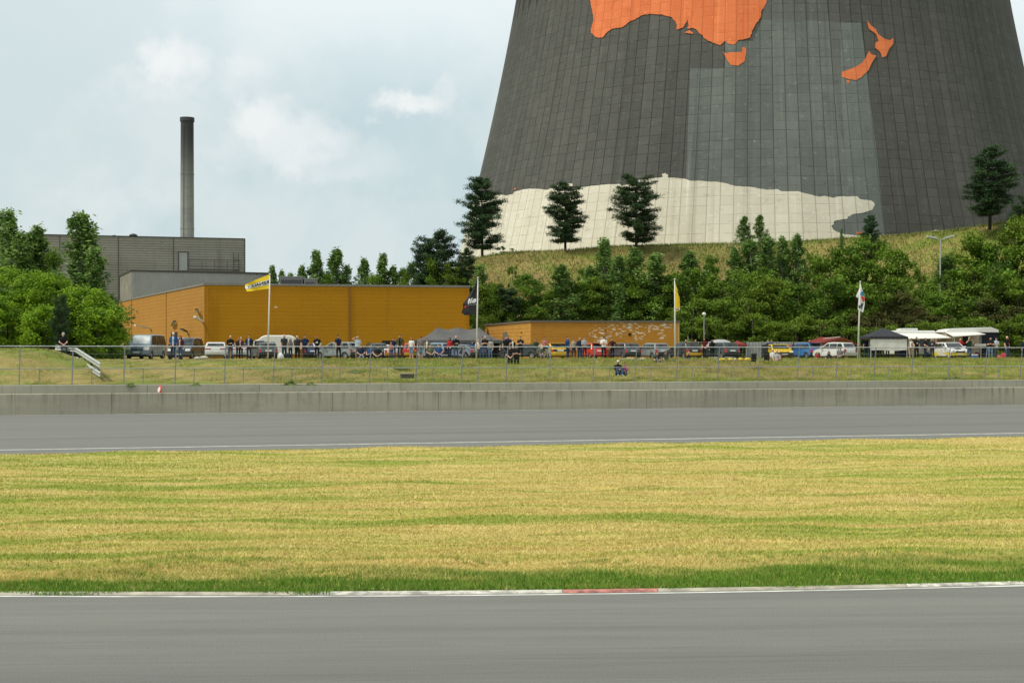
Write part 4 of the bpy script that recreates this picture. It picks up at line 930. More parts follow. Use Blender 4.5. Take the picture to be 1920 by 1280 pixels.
# pines on the crest of the hill
for (px, py, w_, v, lb) in ((904, 342, 84, 0, 'dense dark pine standing at the left edge of the cooling tower'), (1060, 347, 82, 1, 'slim pine with a bare lower trunk before the white paint'), (1193, 336, 90, 2, 'bushy pine with long side branches right of the slim one')):
    tree('pine', px, py, w_ * .96, 181, lb, 'pines on the hill crest', v)
tree('pine', 1856, 282, 92, 176, 'layered pine on the hill crest at the right edge', 'pines on the hill crest', 3, 424)
tree('pine', 1634, 408, 34, 178, 'small young pine on the crest beside the end of the white paint', None, 2)
tree('pine', 873, 470, 44, 166, 'round dark shrubby pine on the left slope of the hill', None, 1)
tree('pine', 1918, 372, 50, 172, 'dark green small tree cut by the right edge on the crest', None, 0)
tree('birch', 1396, 406, 44, 176, 'left of two small trees side by side before the white paint', None, 0, 472); tree('birch', 1425, 404, 40, 176, 'right of two small trees side by side before the white paint', None, 1, 472)
tree('birch', 1578, 428, 15, 178, 'tiny sapling at the lower right tip of the white paint', None, 2)
for (px, py, w_, lb) in ((938, 461, 34, 'wide low shrub on the crest right of the leftmost pine'), (960, 465, 12, 'tiny shrub on the crest right of the wide low one'), (1010, 477, 12, 'tiny shrub on the crest just left of the slim pine')): tree('bush', px, py, w_, 181, lb, 'low crest shrubs')
for (px, py, w_, Y) in ((962, 495, 30, 168), (1095, 500, 40, 166), (1330, 478, 70, 168), (1520, 470, 24, 174), (1690, 470, 36, 170), (1725, 500, 50, 164), (1790, 470, 50, 166), (1480, 500, 60, 164), (925, 530, 50, 158), (1000, 520, 50, 160)):
    tree('bush', px, py, w_, Y, near(px, 'small shrub on the grassy slope high'), 'shrubs on the grassy slope')
# birches and young trees in the upper part of the belt
for (px, py, w_, Y) in ((1134, 450, 52, 158), (1106, 500, 44, 158), (1160, 482, 50, 156), (1190, 468, 56, 157), (1228, 478, 60, 156), (1292, 474, 62, 156), (1378, 468, 40, 160), (1408, 452, 62, 159), (1440, 448, 54, 160), (1468, 446, 40, 161), (1494, 442, 46, 161), (1250, 520, 60, 157), (900, 498, 40, 156), (1052, 498, 60, 155), (1325, 510, 60, 153), (1775, 480, 60, 157)):
    tree('birch', px, py, w_ * 1.55, Y, near(px, 'wispy young birch'), 'birches at the upper edge of the tree belt')
# main belt, back to front
bt = 'broadleaf trees of the belt behind the parked cars'
for (px, py, w_, Y) in ((1000, 515, 90, 153), (1030, 545, 80, 151), (1080, 525, 90, 152), (1125, 520, 90, 153), (1170, 510, 90, 153), (1215, 515, 90, 152), (1262, 512, 95, 152), (1300, 500, 95, 152), (1345, 520, 95, 151),
                       (1395, 505, 100, 151), (1440, 500, 100, 152), (1530, 480, 90, 155), (1573, 462, 100, 156), (1620, 444, 130, 157), (1665, 462, 100, 156), (1700, 520, 90, 151), (1820, 440, 130, 156), (1865, 452, 120, 154), (1905, 408, 110, 157), (1940, 420, 110, 156), (1780, 505, 100, 153)):
    tree('broad', px, py, w_ * 1.15, Y + (3.5 if px < 1290 else 0), near(px, 'back row leafy tree'), bt + ', back row')
for (px, py, w_, Y) in ((905, 535, 60, 154), (935, 528, 60, 154), (960, 565, 60, 154.5), (1350, 560, 100, 147), (1405, 540, 110, 147), (1450, 520, 110, 148), (1500, 530, 110, 147), (1555, 520, 120, 148), (1610, 530, 120, 148), (1655, 520, 110, 148), (1760, 550, 100, 147), (1815, 530, 110, 148), (1870, 510, 120, 148), (1915, 520, 120, 147), (1300, 560, 100, 147), (1250, 575, 80, 155), (1965, 520, 120, 147)):
    tree('broad', px, py, w_ * 1.15, Y, near(px, 'middle row rounded tree'), bt + ', middle row')
for (px, py, w_, Y) in ((1690, 548, 90, 146), (1735, 575, 90, 145), (1600, 590, 90, 144.5), (1645, 585, 80, 144.5), (1850, 560, 100, 145.5), (1890, 575, 90, 144)):
    tree('olive', px, py, w_ * 1.15, Y, near(px, 'dark olive brown tree'), 'olive brown trees of the belt')
tree('pine', 948, 545, 70, 154, 'dark conifer standing behind the gap between the two yellow buildings', None, 1)
for (px, py, w_, Y) in ((890, 575, 60, 147), (918, 585, 50, 153), (975, 590, 60, 154.5), (1020, 588, 50, 155), (1296, 600, 70, 143.5), (1330, 590, 80, 143), (1365, 605, 80, 142.5), (1410, 585, 90, 143), (1450, 600, 90, 142), (1495, 590, 90, 143), (1540, 595, 90, 142), (1590, 610, 90, 141), (1640, 615, 80, 141), (1690, 605, 80, 142), (1740, 600, 90, 141.5), (1790, 598, 80, 142), (1840, 590, 90, 142), (1890, 600, 90, 140), (1925, 590, 90, 141), (1965, 590, 90, 140)):
    tree('bush', px, py, w_ * 1.2, Y, near(px, 'wide leafy bush', 'behind'), 'bushes at the foot of the belt', pyb=672)
for px, py, w_, Y, lb in ((2000, 400, 120, 156, 'tall leafy tree just outside the right edge, high on the slope'), (2060, 410, 120, 154, 'tall leafy tree farther outside the right edge, high on the slope'), (2010, 520, 110, 147, 'lower leafy tree just outside the right edge'), (2070, 500, 120, 149, 'lower leafy tree farther outside the right edge')): tree('broad', px, py, w_, Y, lb, 'trees beyond the right edge')
# tall hedge on the left: overlapping broad shrubs
def hedge_shrub(px0, px1, pyt, Y, seed, label, tilt=0.):
    r = np.random.RandomState(seed); x0, x1 = PX(px0, Y), PX(px1, Y); cx = (x0 + x1) / 2; wx = (x1 - x0) / 2; z0 = 2.2; h = ZY(pyt, Y) - z0
    e = empty('hedge_shrub', (cx, Y, z0), 0, label, 'hedge', 'tall hedge shrubs at the left')
    n = int(2600 * wx * h / 12); cl_ = int(330 * wx * h / 12)
    # clump centres on the bulging surface
    a = r.rand(cl_) * 2 * math.pi; t = r.rand(cl_)
    ph = np.arccos(1 - t); q = 1 - .08 * r.rand(cl_)
    sx = np.sin(ph) ** .65 * q; C = np.stack([wx * sx * np.cos(a), 4.0 * sx * np.sin(a), h * np.cos(ph) ** .7 * q], 1); lo_ = r.rand(cl_) < .25; C[lo_, 2] *= r.rand(lo_.sum()) * .5
    k = C[:, 1] < 1.5; C = C[k]
    P = []; T = []
    for c in C:
        m_ = 100; d = r.normal(size=(m_, 3)); d /= np.linalg.norm(d, axis=1)[:, None]; s_ = r.uniform(.35, .75)
        P.append(c + d * (r.rand(m_) ** .4)[:, None] * np.array([s_, s_, s_ * .7])); T.append(np.clip(r.rand() * .7 + .3 * r.rand(m_), 0, 1))
    P = np.concatenate(P); T = np.concatenate(T)
    up = np.tile(np.array([[0, -.5, .8]]), (len(P), 1))
    o = leafmesh('foliage', P, .105, r, L_HEDGE, T, updir=up, flat=.3); o.parent = e
    # branches inside
    mb = MB(); 
    for j in range(14):
        b_ = C[r.randint(len(C))] * .92; mb.tube([(b_[0] * .3, b_[1] * .3, -.3), (b_[0] * .7, b_[1] * .7, b_[2] * .5), tuple(b_)], [.12, .07, .02], 5)
    mb.build('stems', BARKD, e)
    return e
hedge_shrub(-70, 75, 503, 111, 1, 'leftmost tall bright green hedge shrub, cut by the left edge')
hedge_shrub(20, 150, 512, 109.5, 2, 'second tall hedge shrub from the left, left of the seated man')
hedge_shrub(95, 215, 540, 108.5, 3, 'hedge shrub right behind the man seated on the guard rail', -.0)
hedge_shrub(150, 236, 570, 107.5, 4, 'lowest hedge shrub, next to the blue van and the yellow wall')
hedge_shrub(-40, 60, 560, 106, 5, 'low front hedge shrub at the far left edge'); hedge_shrub(50, 130, 575, 105.5, 6, 'low front hedge shrub behind the seated man, left half')
tree('pine', 113, 560, 36, 102.6, 'blue green young conifer in front of the hedge above the seated man', None, 2)
# ---------------- vehicles ----------------
def m_paint(name, col, rough=.28, coat=.5, metal=0.):
    if name in MATS: return MATS[name]
    m, b = begin(name)
    tcn = N.new('ShaderNodeTexCoord'); o = tcn.outputs['Object']; nz = noise(o, 3, 5, .7); sp = N.new('ShaderNodeSeparateXYZ'); L.new(o, sp.inputs[0])
    c = mixc(smooth(nz, .3, .75), tuple(x * .9 for x in col), col)
    L.new(c, b.inputs['Base Color']); b.inputs['Metallic'].default_value = metal
    L.new(smooth(nz, .3, .8, rough * .8, rough * 1.5), b.inputs['Roughness']); b.inputs['Coat Weight'].default_value = coat; b.inputs['Coat Roughness'].default_value = .08
    MATS[name] = m; return m
def m_glass():
    m, b = begin('car_glass')
    tcn = N.new('ShaderNodeTexCoord'); nz = noise(tcn.outputs['Object'], 1.6, 3)
    L.new(mixc(smooth(nz, .35, .65), (.010, .013, .014), (.05, .058, .056)), b.inputs['Base Color']); b.inputs['Roughness'].default_value = .06; b.inputs['Specular IOR Level'].default_value = .5; return m
GLASS = m_glass(); M_TAILR = mat('red_tail_light', (.42, .02, .02), .25); M_TAILO = mat('orange_indicator', (.6, .2, .03), .3); M_HEADL = mat('headlight_lens', (.62, .63, .58), .12, spec=.8)
M_PLATE = mat('number_plate', (.7, .7, .66), .4); M_PLATEY = mat('yellow_number_plate', (.72, .55, .05), .4); M_RIM = mat('alloy_rim', (.42, .43, .43), .35, .6); M_RIMO = mat('orange_rim', (.55, .13, .02), .4); M_RIMW = mat('white_rim', (.7, .7, .66), .4)
M_BUMP = mat('grey_plastic_bumper', (.028, .029, .031), .75, spec=.15); M_CHROME = mat('chrome_badge', (.6, .6, .6), .2, .9)
TYPES = {
 # upper outline from rear bottom to front bottom, belt height, roof height, (rear glass pts idx), (windscreen idx), side windows x-ranges, wheel x, radius
 'hatch': dict(W=1.62, up=[(-1.74, .28), (-1.80, .42), (-1.80, .60), (-1.74, .84), (-1.70, .90), (-1.42, 1.33), (-1.25, 1.385), (-.3, 1.41), (.22, 1.36), (.92, .92), (1.5, .80), (1.72, .70), (1.80, .52), (1.78, .28)], belt=.90, rg=(4, 5), ws=(9, 8), win=[(-1.42, -.92), (-.85, -.1), (-.03, .80)], wh=(-1.18, 1.2), r=.29),
 'modern': dict(W=1.80, up=[(-2.02, .25), (-2.12, .40), (-2.13, .62), (-2.05, .95), (-1.96, 1.02), (-1.62, 1.36), (-1.55, 1.44), (-.4, 1.48), (.3, 1.42), (1.15, 1.0), (1.75, .86), (2.05, .70), (2.13, .5), (2.1, .25)], belt=1.0, rg=(4, 5), ws=(9, 8), win=[(-1.5, -1.0), (-.92, -.12), (-.05, .95)], wh=(-1.3, 1.35), r=.33),
 'mpv': dict(W=1.78, up=[(-2.05, .28), (-2.12, .42), (-2.12, .62), (-2.06, .92), (-2.02, 1.0), (-1.78, 1.55), (-1.6, 1.62), (-.3, 1.66), (.5, 1.58), (1.35, 1.04), (1.85, .86), (2.08, .70), (2.14, .5), (2.1, .28)], belt=1.0, rg=(4, 5), ws=(9, 8), win=[(-1.8, -1.15), (-1.05, -.15), (-.05, 1.05)], wh=(-1.3, 1.4), r=.32),
 'van': dict(W=1.90, up=[(-2.36, .3), (-2.4, .5), (-2.4, .9), (-2.38, 1.15), (-2.37, 1.2), (-2.30, 1.80), (-2.15, 1.92), (-.2, 1.97), (1.05, 1.90), (1.85, 1.18), (2.22, .98), (2.36, .74), (2.42, .5), (2.38, .3)], belt=1.15, rg=(4, 5), ws=(9, 8), win=[(-2.2, -1.3), (-1.2, -.1), (.05, 1.45)], wh=(-1.5, 1.55), r=.34),
 'coupe': dict(W=1.68, up=[(-1.98, .28), (-2.05, .42), (-2.05, .58), (-2.0, .82), (-1.86, .88), (-1.0, 1.20), (-.8, 1.26), (-.1, 1.28), (.22, 1.24), (.92, .86), (1.6, .72), (1.95, .60), (2.05, .45), (2.02, .28)], belt=.86, rg=(4, 5), ws=(9, 8), win=[(-1.1, -.55), (-.48, .68)], wh=(-1.28, 1.28), r=.30),
}
def interp_side(up, z, front):
    n = len(up); pts = up[:7] if not front else up[7:][::-1]
    zs_ = [p[1] for p in pts]; xs_ = [p[0] for p in pts]
    o = np.argsort(zs_); return float(np.interp(z, np.array(zs_)[o], np.array(xs_)[o]))
def car(px, Y, yaw, typ, col, label, rear=True, cat='car', group='cars parked behind the bank', bumper=None, plate=None, cname=None, roofcol=None, seed=0, sc=1., lights=None, rim=None, extra=None, z=None, stripe=None, name='parked_car', dx=0.):
    T = TYPES[typ]; up = T['up']; W2 = T['W'] / 2; Hh = max(p[1] for p in up); Lh = max(p[0] for p in up); belt = T['belt']
    x = PX(px, Y); zz = float(gz(x, Y)) if z is None else z
    e = empty(name, (x, Y, zz), R(yaw), label, cat, group); e.scale = (sc, sc, sc)
    P = m_paint('paint_' + (cname or '%d_%d_%d' % tuple(int(c * 999) for c in col)), col)
    def wz(z_):
        if z_ <= belt: return W2 * (1 - .05 * ((belt * .62 - z_) / belt) ** 2)
        return W2 * (1 - .05 * .144) * (1 - .17 * (z_ - belt) / (Hh - belt))
    def plan(x_, t): return x_ * (1 - .075 * abs(t) ** 3 * (abs(x_) / Lh) ** 2)
    # outline loop with wheel arches along the sill
    r_ = T['r'] + .06; low = []
    for wx in sorted(T['wh'], reverse=True):
        for k in range(9):
            a = math.pi * k / 8; low.append((wx + r_ * math.cos(a), max(.22, T['r'] + r_ * math.sin(a) - .02)))
    loop = up + [(p[0], p[1]) for p in low]
    ts = [-1, -.95, -.62, 0, .62, .95, 1]; nl = len(loop); V = []; Fc = []
    for t in ts:
        for i, (x_, z_) in enumerate(loop):
            k = 1 if abs(t) < 1 else 0
            zz_ = z_ - (0 if k else (.035 if 5 <= i <= 8 else .01 if i < len(up) else 0)); xx_ = plan(x_, t) * (1 if k else .992)
            V.append((xx_, t * wz(zz_), zz_))
    for s_ in range(len(ts) - 1):
        for i in range(nl): j = (i + 1) % nl; Fc.append((s_ * nl + i, s_ * nl + j, (s_ + 1) * nl + j, (s_ + 1) * nl + i))
    mb = MB(); mb.add(V, Fc); mb.add([V[i] for i in range(nl)], [tuple(range(nl))[::-1]]); mb.add([V[(len(ts) - 1) * nl + i] for i in range(nl)], [tuple(range(nl))])
    body = mb.build('body', P, e, fixn=True)
    # side windows
    for sd_ in (-1, 1):
        for (a, b_) in T['win']:
            zt = Hh - .11; zb = belt + .03; mb = MB(); pts = []
            def clampx(xv, z_): 
                lo = interp_side(up, z_, False) + .13; hi = interp_side(up, z_, True) - .14; return min(max(xv, lo), hi)
            for (xv, z_) in ((a, zb), (b_, zb), (b_, (zb + zt) / 2), (b_, zt), (a, zt), (a, (zb + zt) / 2)): pts.append((clampx(xv, z_), sd_ * (wz(z_) + .006), z_))
            mb.add(pts, [tuple(range(6)) if sd_ < 0 else tuple(range(6))[::-1]]); mb.build('side_window', GLASS, e)
        for xv in (T['win'][-1][1] - .05, T['win'][-1][0] - .03, T['win'][-2][0] - .04):
            mb = MB(); mb.add([(xv - .008, sd_ * (wz(.35) + .004), .34), (xv + .008, sd_ * (wz(.35) + .004), .34), (xv + .008, sd_ * (wz(belt) + .005), belt), (xv - .008, sd_ * (wz(belt) + .005), belt)], [(0, 1, 2, 3)]); mb.build('door_seam', M_BLACK, e)
        mb = MB(); mx = T['win'][-1][1] - .12; mb.bbox(mx - .07, mx + .05, sd_ * W2 - (.0 if sd_ > 0 else .19), sd_ * W2 + (.19 if sd_ > 0 else 0.), belt + .02, belt + .17, .03); mb.build('wing_mirror', M_BUMP if col[0] < .6 else P, e)
    def screen(nm, ia, ib, inset=.84, lo=.08, hi=.92, off=.008):
        A, B = up[ia], up[ib]; mb = MB(); vs = []; nx_ = (B[1] - A[1]); nz_ = -(B[0] - A[0]); ln = math.hypot(nx_, nz_); sg = 1 if A[0] > 0 else -1; nx_, nz_ = abs(nx_) / ln * sg, abs(nz_) / ln
        for q in (lo, hi):
            x_, z_ = A[0] + (B[0] - A[0]) * q, A[1] + (B[1] - A[1]) * q
            for t in (-inset, -.5, 0, .5, inset): vs.append((plan(x_, t) + nx_ * off, t * wz(z_), z_ + nz_ * off))
        fs = [(k, k + 1, k + 6, k + 5) for k in range(4)]
        if sg < 0: fs = [f[::-1] for f in fs]
        mb.add(vs, fs); return mb.build(nm, GLASS, e)
    screen('rear_window', *T['rg']); ws_ = screen('windscreen', *T['ws'], inset=.88, lo=.05, hi=.95)
    if typ == 'van': ws_.data.materials[0] = mat('windscreen_sky_reflection', (.50, .54, .54), .12, var=.3, scale=1.3)  # bright sky reflection painted into the van windscreen as a pale colour
    def patch(nm, front, ya, yb, za, zb, m, off=.012, par=None):
        vs = []; mb = MB(); sg = 1 if front else -1
        for o_ in (off, -.05):
            for z_ in (za, (za + zb) / 2, zb):
                for y_ in np.linspace(ya, yb, 5):
                    w_ = wz(z_); t = max(-1, min(1, y_ / w_)); vs.append((plan(interp_side(up, z_, front), t) + sg * o_, y_ * (1 if abs(y_) < w_ else w_ / abs(y_)), z_))
        fs = []
        for a in range(2):
            for b_ in range(4): q = a * 5 + b_; fs.append((q, q + 1, q + 6, q + 5))
        fs += [(q, q + 5, q + 20, q + 15) for q in (0, 5)] + [(q, q + 15, q + 20, q + 5) for q in (4, 9)] + [(q, q + 15, q + 16, q + 1) for q in range(4)] + [(q, q + 1, q + 16, q + 15) for q in range(10, 14)]
        mb.add(vs, fs); return mb.build(nm, m, par or e, fixn=True)
    e['_'] = 0; del e['_']
    bm_ = bumper or (P if typ in ('modern', 'van', 'mpv') else M_BUMP)
    pm = plate or M_PLATE
    for fr in (True, False):
        patch('bumper', fr, -W2 * .97, W2 * .97, .30, .30 + (.26 if typ != 'van' else .34), bm_, .045)
        if typ in ('modern', 'van'): patch('bumper_trim', fr, -W2 * .8, W2 * .8, .27, .36, M_BLACK, .055)
    zl = belt - .34
    if typ == 'van': # headlights, grille, badge
        for s_ in (-1, 1): patch('headlight', True, s_ * W2 * .55, s_ * W2 * .97, .72, .98, M_HEADL, .02)
        patch('grille', True, -W2 * .5, W2 * .5, .74, .82, M_BLACK, .02); patch('lower_grille', True, -W2 * .45, W2 * .45, .40, .48, M_BLACK, .065); patch('number_plate', True, -.26, .26, .50, .60, pm, .075)
        g = MB(); g.add([(2.46, 0, .92), (2.46, .07, .80), (2.46, 0, .70), (2.46, -.07, .80)], [(3, 2, 1, 0)]); g.build('badge', M_CHROME, e)
    else:
        for s_ in (-1, 1): patch('headlight', True, s_ * W2 * .58, s_ * W2 * .95, zl - .02, zl + .14, M_HEADL, .016)
        patch('grille', True, -W2 * .5, W2 * .5, zl, zl + .10, M_BLACK, .014); patch('number_plate', True, -.26, .26, .36, .46, pm, .058)
    for s_ in (-1, 1):
        if typ in ('hatch', 'coupe'): patch('tail_light', False, s_ * W2 * .72, s_ * W2 * .96, .60, .84, M_TAILR, .014); patch('indicator', False, s_ * W2 * .72, s_ * W2 * .96, .54, .59, M_TAILO, .014)
        elif typ == 'modern': patch('tail_light', False, s_ * W2 * .42, s_ * W2 * .98, .84, .93, M_TAILR, .014)
        else: patch('tail_light', False, s_ * W2 * .84, s_ * W2 * .99, .62, 1.0, M_TAILR, .014)
    if typ != 'van': patch('number_plate', False, -.26, .26, .66 if typ != 'modern' else .60, .77 if typ != 'modern' else .71, pm, .018)
    if stripe: patch('tailgate_band', False, -W2 * .70, W2 * .70, .62, .80, stripe, .013)
    if roofcol is not None:
        mb = MB(); vs = []
        for i in (5, 6, 7, 8):
            for t in (-.95, -.5, 0, .5, .95): vs.append((plan(up[i][0], t), t * wz(up[i][1]) * 1.01, up[i][1] + .012))
        fs = [(a * 5 + b_, a * 5 + b_ + 1, a * 5 + b_ + 6, a * 5 + b_ + 5) for a in range(3) for b_ in range(4)]
        mb.add(vs, [f[::-1] for f in fs]); mb.build('roof_panel', m_paint('paint_roof_%d' % int(roofcol[0] * 99), roofcol), e)
    rm = rim or M_RIM
    for wx in T['wh']:
        for s_ in (-1, 1):
            mb = MB(); r0 = T['r']; prof = [(r0 * .62, -.09), (r0 * .93, -.10), (r0, -.06), (r0, .06), (r0 * .93, .10), (r0 * .62, .09)]
            mb.lathe(prof, 20); mb.lathe([(0, -.05), (r0 * .62, -.05)], 20)
            mb.v = [(q[0], q[2], q[1]) for q in mb.v]; w_ = mb.build('wheel', M_RUB, e, True); w_.location = (wx, s_ * (W2 - .10), r0)
            mb = MB(); mb.lathe([(0, .075), (r0 * .2, .08), (r0 * .55, .055), (r0 * .64, .07)], 20)
            mb.v = [(q[0], s_ * q[2], q[1]) for q in mb.v]; mb.build('rim', rm, w_, True)
            mb = MB()
            for k in range(5):
                a = 6.283 * k / 5 + .3; c_, s2 = math.cos(a), math.sin(a); q = r0 * .4; mb.box(q * c_ - .03, q * c_ + .03, s_ * .078 - .004, s_ * .078 + .004, q * s2 - .03, q * s2 + .03)
            mb.build('rim_opening', M_BLACK, w_)
    mb = MB(); mb.box(-Lh * .8, Lh * .8, -W2 * .8, W2 * .8, .2, .5); mb.build('underbody', M_BLACK, e)
    if extra:
        for f in extra: f(e, patch, wz, plan, up, W2, P)
    return e
def roofY(h, y): return F * (h - .36) / (665 - y)
def roof_box(col, x0=-.5, x1=.3, h=.12):
    def f(e, patch, wz, plan, up, W2, P):
        zt = max(p[1] for p in up); mb = MB(); mb.bbox(x0, x1, -.3, .3, zt + .01, zt + h, .04); mb.build('roof_box', mat('roof_box_%d' % int(col[0] * 99), col, .5), e)
    return f
def rack(e, patch, wz, plan, up, W2, P):
    zt = max(p[1] for p in up)
    for s_ in (-1, 1): mb = MB(); mb.tube([(-1.5, s_ * W2 * .74, zt), (-1.3, s_ * W2 * .74, zt + .05), (.0, s_ * W2 * .74, zt + .06), (.2, s_ * W2 * .74, zt + .01)], .02, 6); mb.build('roof_rail', M_BLACK, e)
def spoiler(e, patch, wz, plan, up, W2, P):
    mb = MB(); mb.bbox(up[5][0] - .22, up[5][0] + .1, -W2 * .75, W2 * .75, up[5][1] + .0, up[5][1] + .05, .02); mb.build('spoiler', M_BLACK, e)
WH = (.68, .69, .68); SIL = (.36, .38, .385); DG = (.045, .055, .065)
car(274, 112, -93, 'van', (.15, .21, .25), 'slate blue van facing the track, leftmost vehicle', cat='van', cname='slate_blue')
car(349, 107, -93, 'mpv', (.04, .045, .048), 'black people carrier with white parked right of the blue van', cname='blackish')
car(406, roofY(1.48, 641) , 99, 'modern', WH, 'modern white hatchback seen from behind, left of the grey haired man', cname='white')
car(452, roofY(1.48, 641) * 1.06, 100, 'modern', (.50, .52, .51), 'pale silver car mostly hidden behind the two older men', cname='pale_silver')
car(496, 122, 111, 'hatch', (.07, .09, .11), 'dark blue grey estate car in front of the white camper', extra=[rack], cname='dark_slate')
car(583, roofY(1.41, 644.5), 104, 'hatch', (.02, .05, .20), 'small royal blue car behind the man in the navy t-shirt', cname='royal_blue')
car(632, roofY(1.41, 642.0) * .95, 158, 'hatch', (.25, .29, .29), 'grey green hatchback standing side on behind the man in navy', cname='grey_green')
car(600, roofY(1.41, 644.5) * 1.08, 100, 'hatch', (.62, .16, .03), 'orange car roof just showing left of the grey green hatchback', cname='orange')
car(702, roofY(1.41, 643.8) * .97, 112, 'hatch', (.02, .055, .05), 'dark bottle green hatchback beside the man shading his eyes', cname='bottle_green', extra=[rack])
car(726, roofY(1.3, 645.5), 112, 'coupe', (.68, .68, .66), 'low white car with orange trim behind the man in the navy jumper', cname='white2', bumper=M_TAILO)
car(769, roofY(1.41, 643.2), 103, 'hatch', (.55, .035, .03), 'red hatchback with yellow bumper and plate behind the woman in shorts', bumper=mat('yellow_bumper', (.70, .42, .02), .5), plate=M_PLATEY, cname='red')
car(819, roofY(1.41, 642.5), 135, 'hatch', (.22, .33, .42), 'light blue hatchback in front of the black awning tent', cname='light_blue')
car(872, roofY(1.28, 646.) * .95, 128, 'coupe', (.16, .18, .24), 'low dark silver coupe in front of the right end of the black tent', cname='dark_silver')
car(936, roofY(1.28, 647.5) * .93, 168, 'coupe', WH, 'low white car with orange wheels left of the navy t-shirt man', rim=M_RIMO, cname='white')
car(981, roofY(1.28, 645.) * .98, 150, 'coupe', (.022, .03, .03), 'low black coupe behind the two spectators standing on the slope', cname='black')
car(1043, roofY(1.28, 644.5) * .95, 98, 'coupe', (.72, .46, .015), 'yellow hatchback with black rear window and yellow bumper', bumper=m_paint('paint_yellow', (.72, .46, .015)), stripe=M_BLACK, cname='yellow', extra=[spoiler])
car(1112, roofY(1.41, 643.), 108, 'hatch', (.62, .03, .025), 'bright red hatchback left of the man in the white t-shirt', cname='bright_red', bumper=m_paint('paint_bright_red', (.62, .03, .025)), extra=[spoiler])
car(1170, roofY(1.41, 643.5) * .97, 114, 'hatch', (.075, .09, .11), 'dark grey hatchback with pale flank in front of the flaked brick wall', cname='dark_grey')
car(1223, roofY(1.41, 643.5) * .97, 118, 'hatch', (.25, .27, .265), 'silver grey hatchback with open view of its left side, left of the yellow flag pole', cname='silver_grey')
car(1283, roofY(1.41, 643.) * .97, 114, 'hatch', (.03, .035, .032), 'black hatchback with a bright yellow rear bumper', bumper=MATS['yellow_bumper'], cname='black2', stripe=M_BLACK)
car(1352, roofY(1.41, 642.) , 116, 'hatch', (.03, .05, .048), 'dark green black hatchback right of the person in the long black coat', cname='green_black')
car(1393, roofY(1.66, 643.) * .98, 116, 'mpv', (.10, .115, .125), 'dark grey estate car with red tail lights before the sheet fence', cname='estate_grey', sc=.92)
car(1460, roofY(1.3, 645.5) * .96, -86, 'coupe', (.75, .50, .02), 'yellow open top car facing the track with a pale windscreen frame', cname='sun_yellow')
car(1476, roofY(1.28, 645.5) * 1.08, 110, 'coupe', (.45, .02, .02), 'dark red car peeping out behind the yellow open top car', cname='dark_red')
car(1509, roofY(1.41, 643.2) * .96, 118, 'hatch', (.03, .16, .42), 'bright blue hatchback with black rear bumper', cname='bright_blue', extra=[spoiler])
car(1565, roofY(1.41, 642.8) * .95, 127, 'hatch', WH, 'old white hatchback right of the bright blue one', cname='white', bumper=mat('pale_bumper', (.5, .5, .47), .5))
def rally(e, patch, wz, plan, up, W2, P):
    my = m_paint('paint_rally_yellow', (.80, .60, .02))
    patch('yellow_nose_band', True, -W2 * .95, W2 * .95, .31, .52, my, .05)
    for s_ in (-1, 1):
        for yy_ in (.3, .62): 
            mb = MB(); mb.lathe([(0, .07), (.07, .05), (.085, 0), (.085, -.03)], 14); mb.v = [(q[2] + 1.80, q[1] + s_ * yy_, q[0] + .70) for q in mb.v]; mb.build('spot_lamp', M_HEADL, e)
        mb = MB(); mb.add([(-1.7, s_ * (W2 + .005), .30), (1.65, s_ * (W2 - .01), .30), (1.55, s_ * (W2 + .0), .56), (.2, s_ * (W2 + .008), .52), (-1.2, s_ * (W2 + .005), .68), (-1.7, s_ * (W2 + .0), .70)], [(0, 1, 2, 3, 4, 5)] if s_ < 0 else [(5, 4, 3, 2, 1, 0)]); mb.build('yellow_side_panel', my, e)
    mb = MB()
    for k in range(2): pass
    mb.add([(1.05, -.28, .915), (1.05, .28, .915), (1.5, .26, .822), (1.5, -.26, .822)], [(0, 1, 2, 3)]); mb.build('bonnet_vent', M_BLACK, e)
    mb = MB(); mb.tube([(-.5, .1, 1.38), (-.62, .12, 1.95)], .008, 5); mb.build('aerial', M_BLACK, e)
car(1783, roofY(1.41, 642.) * .97, -82, 'hatch', (.74, .74, .72), 'white and yellow rally hatchback with round lamps facing the track', group='cars parked behind the bank', rim=M_RIMW, cname='rally_white', extra=[rally])
# ---------------- camper vans and trailers ----------------
M_CAMP = mat('camper_white', (.66, .66, .62), .4, var=.05); M_AWN = mat('awning_cloth', (.66, .65, .60), .8, var=.05); M_CAMPD = mat('camper_trim_grey', (.22, .21, .19), .6)  # the grey is one even colour for rails, doors, flap and lens
def box_profile(mb, x0, x1, prof):
    """extrude a closed profile in (y,z) along x with rounded look"""
    n = len(prof); vs = [(x, p[0], p[1]) for x in (x0, x1) for p in prof]
    mb.add(vs, [(i, (i + 1) % n, n + (i + 1) % n, n + i) for i in range(n)] + [tuple(range(n)), tuple(range(n, 2 * n))[::-1]]); return mb
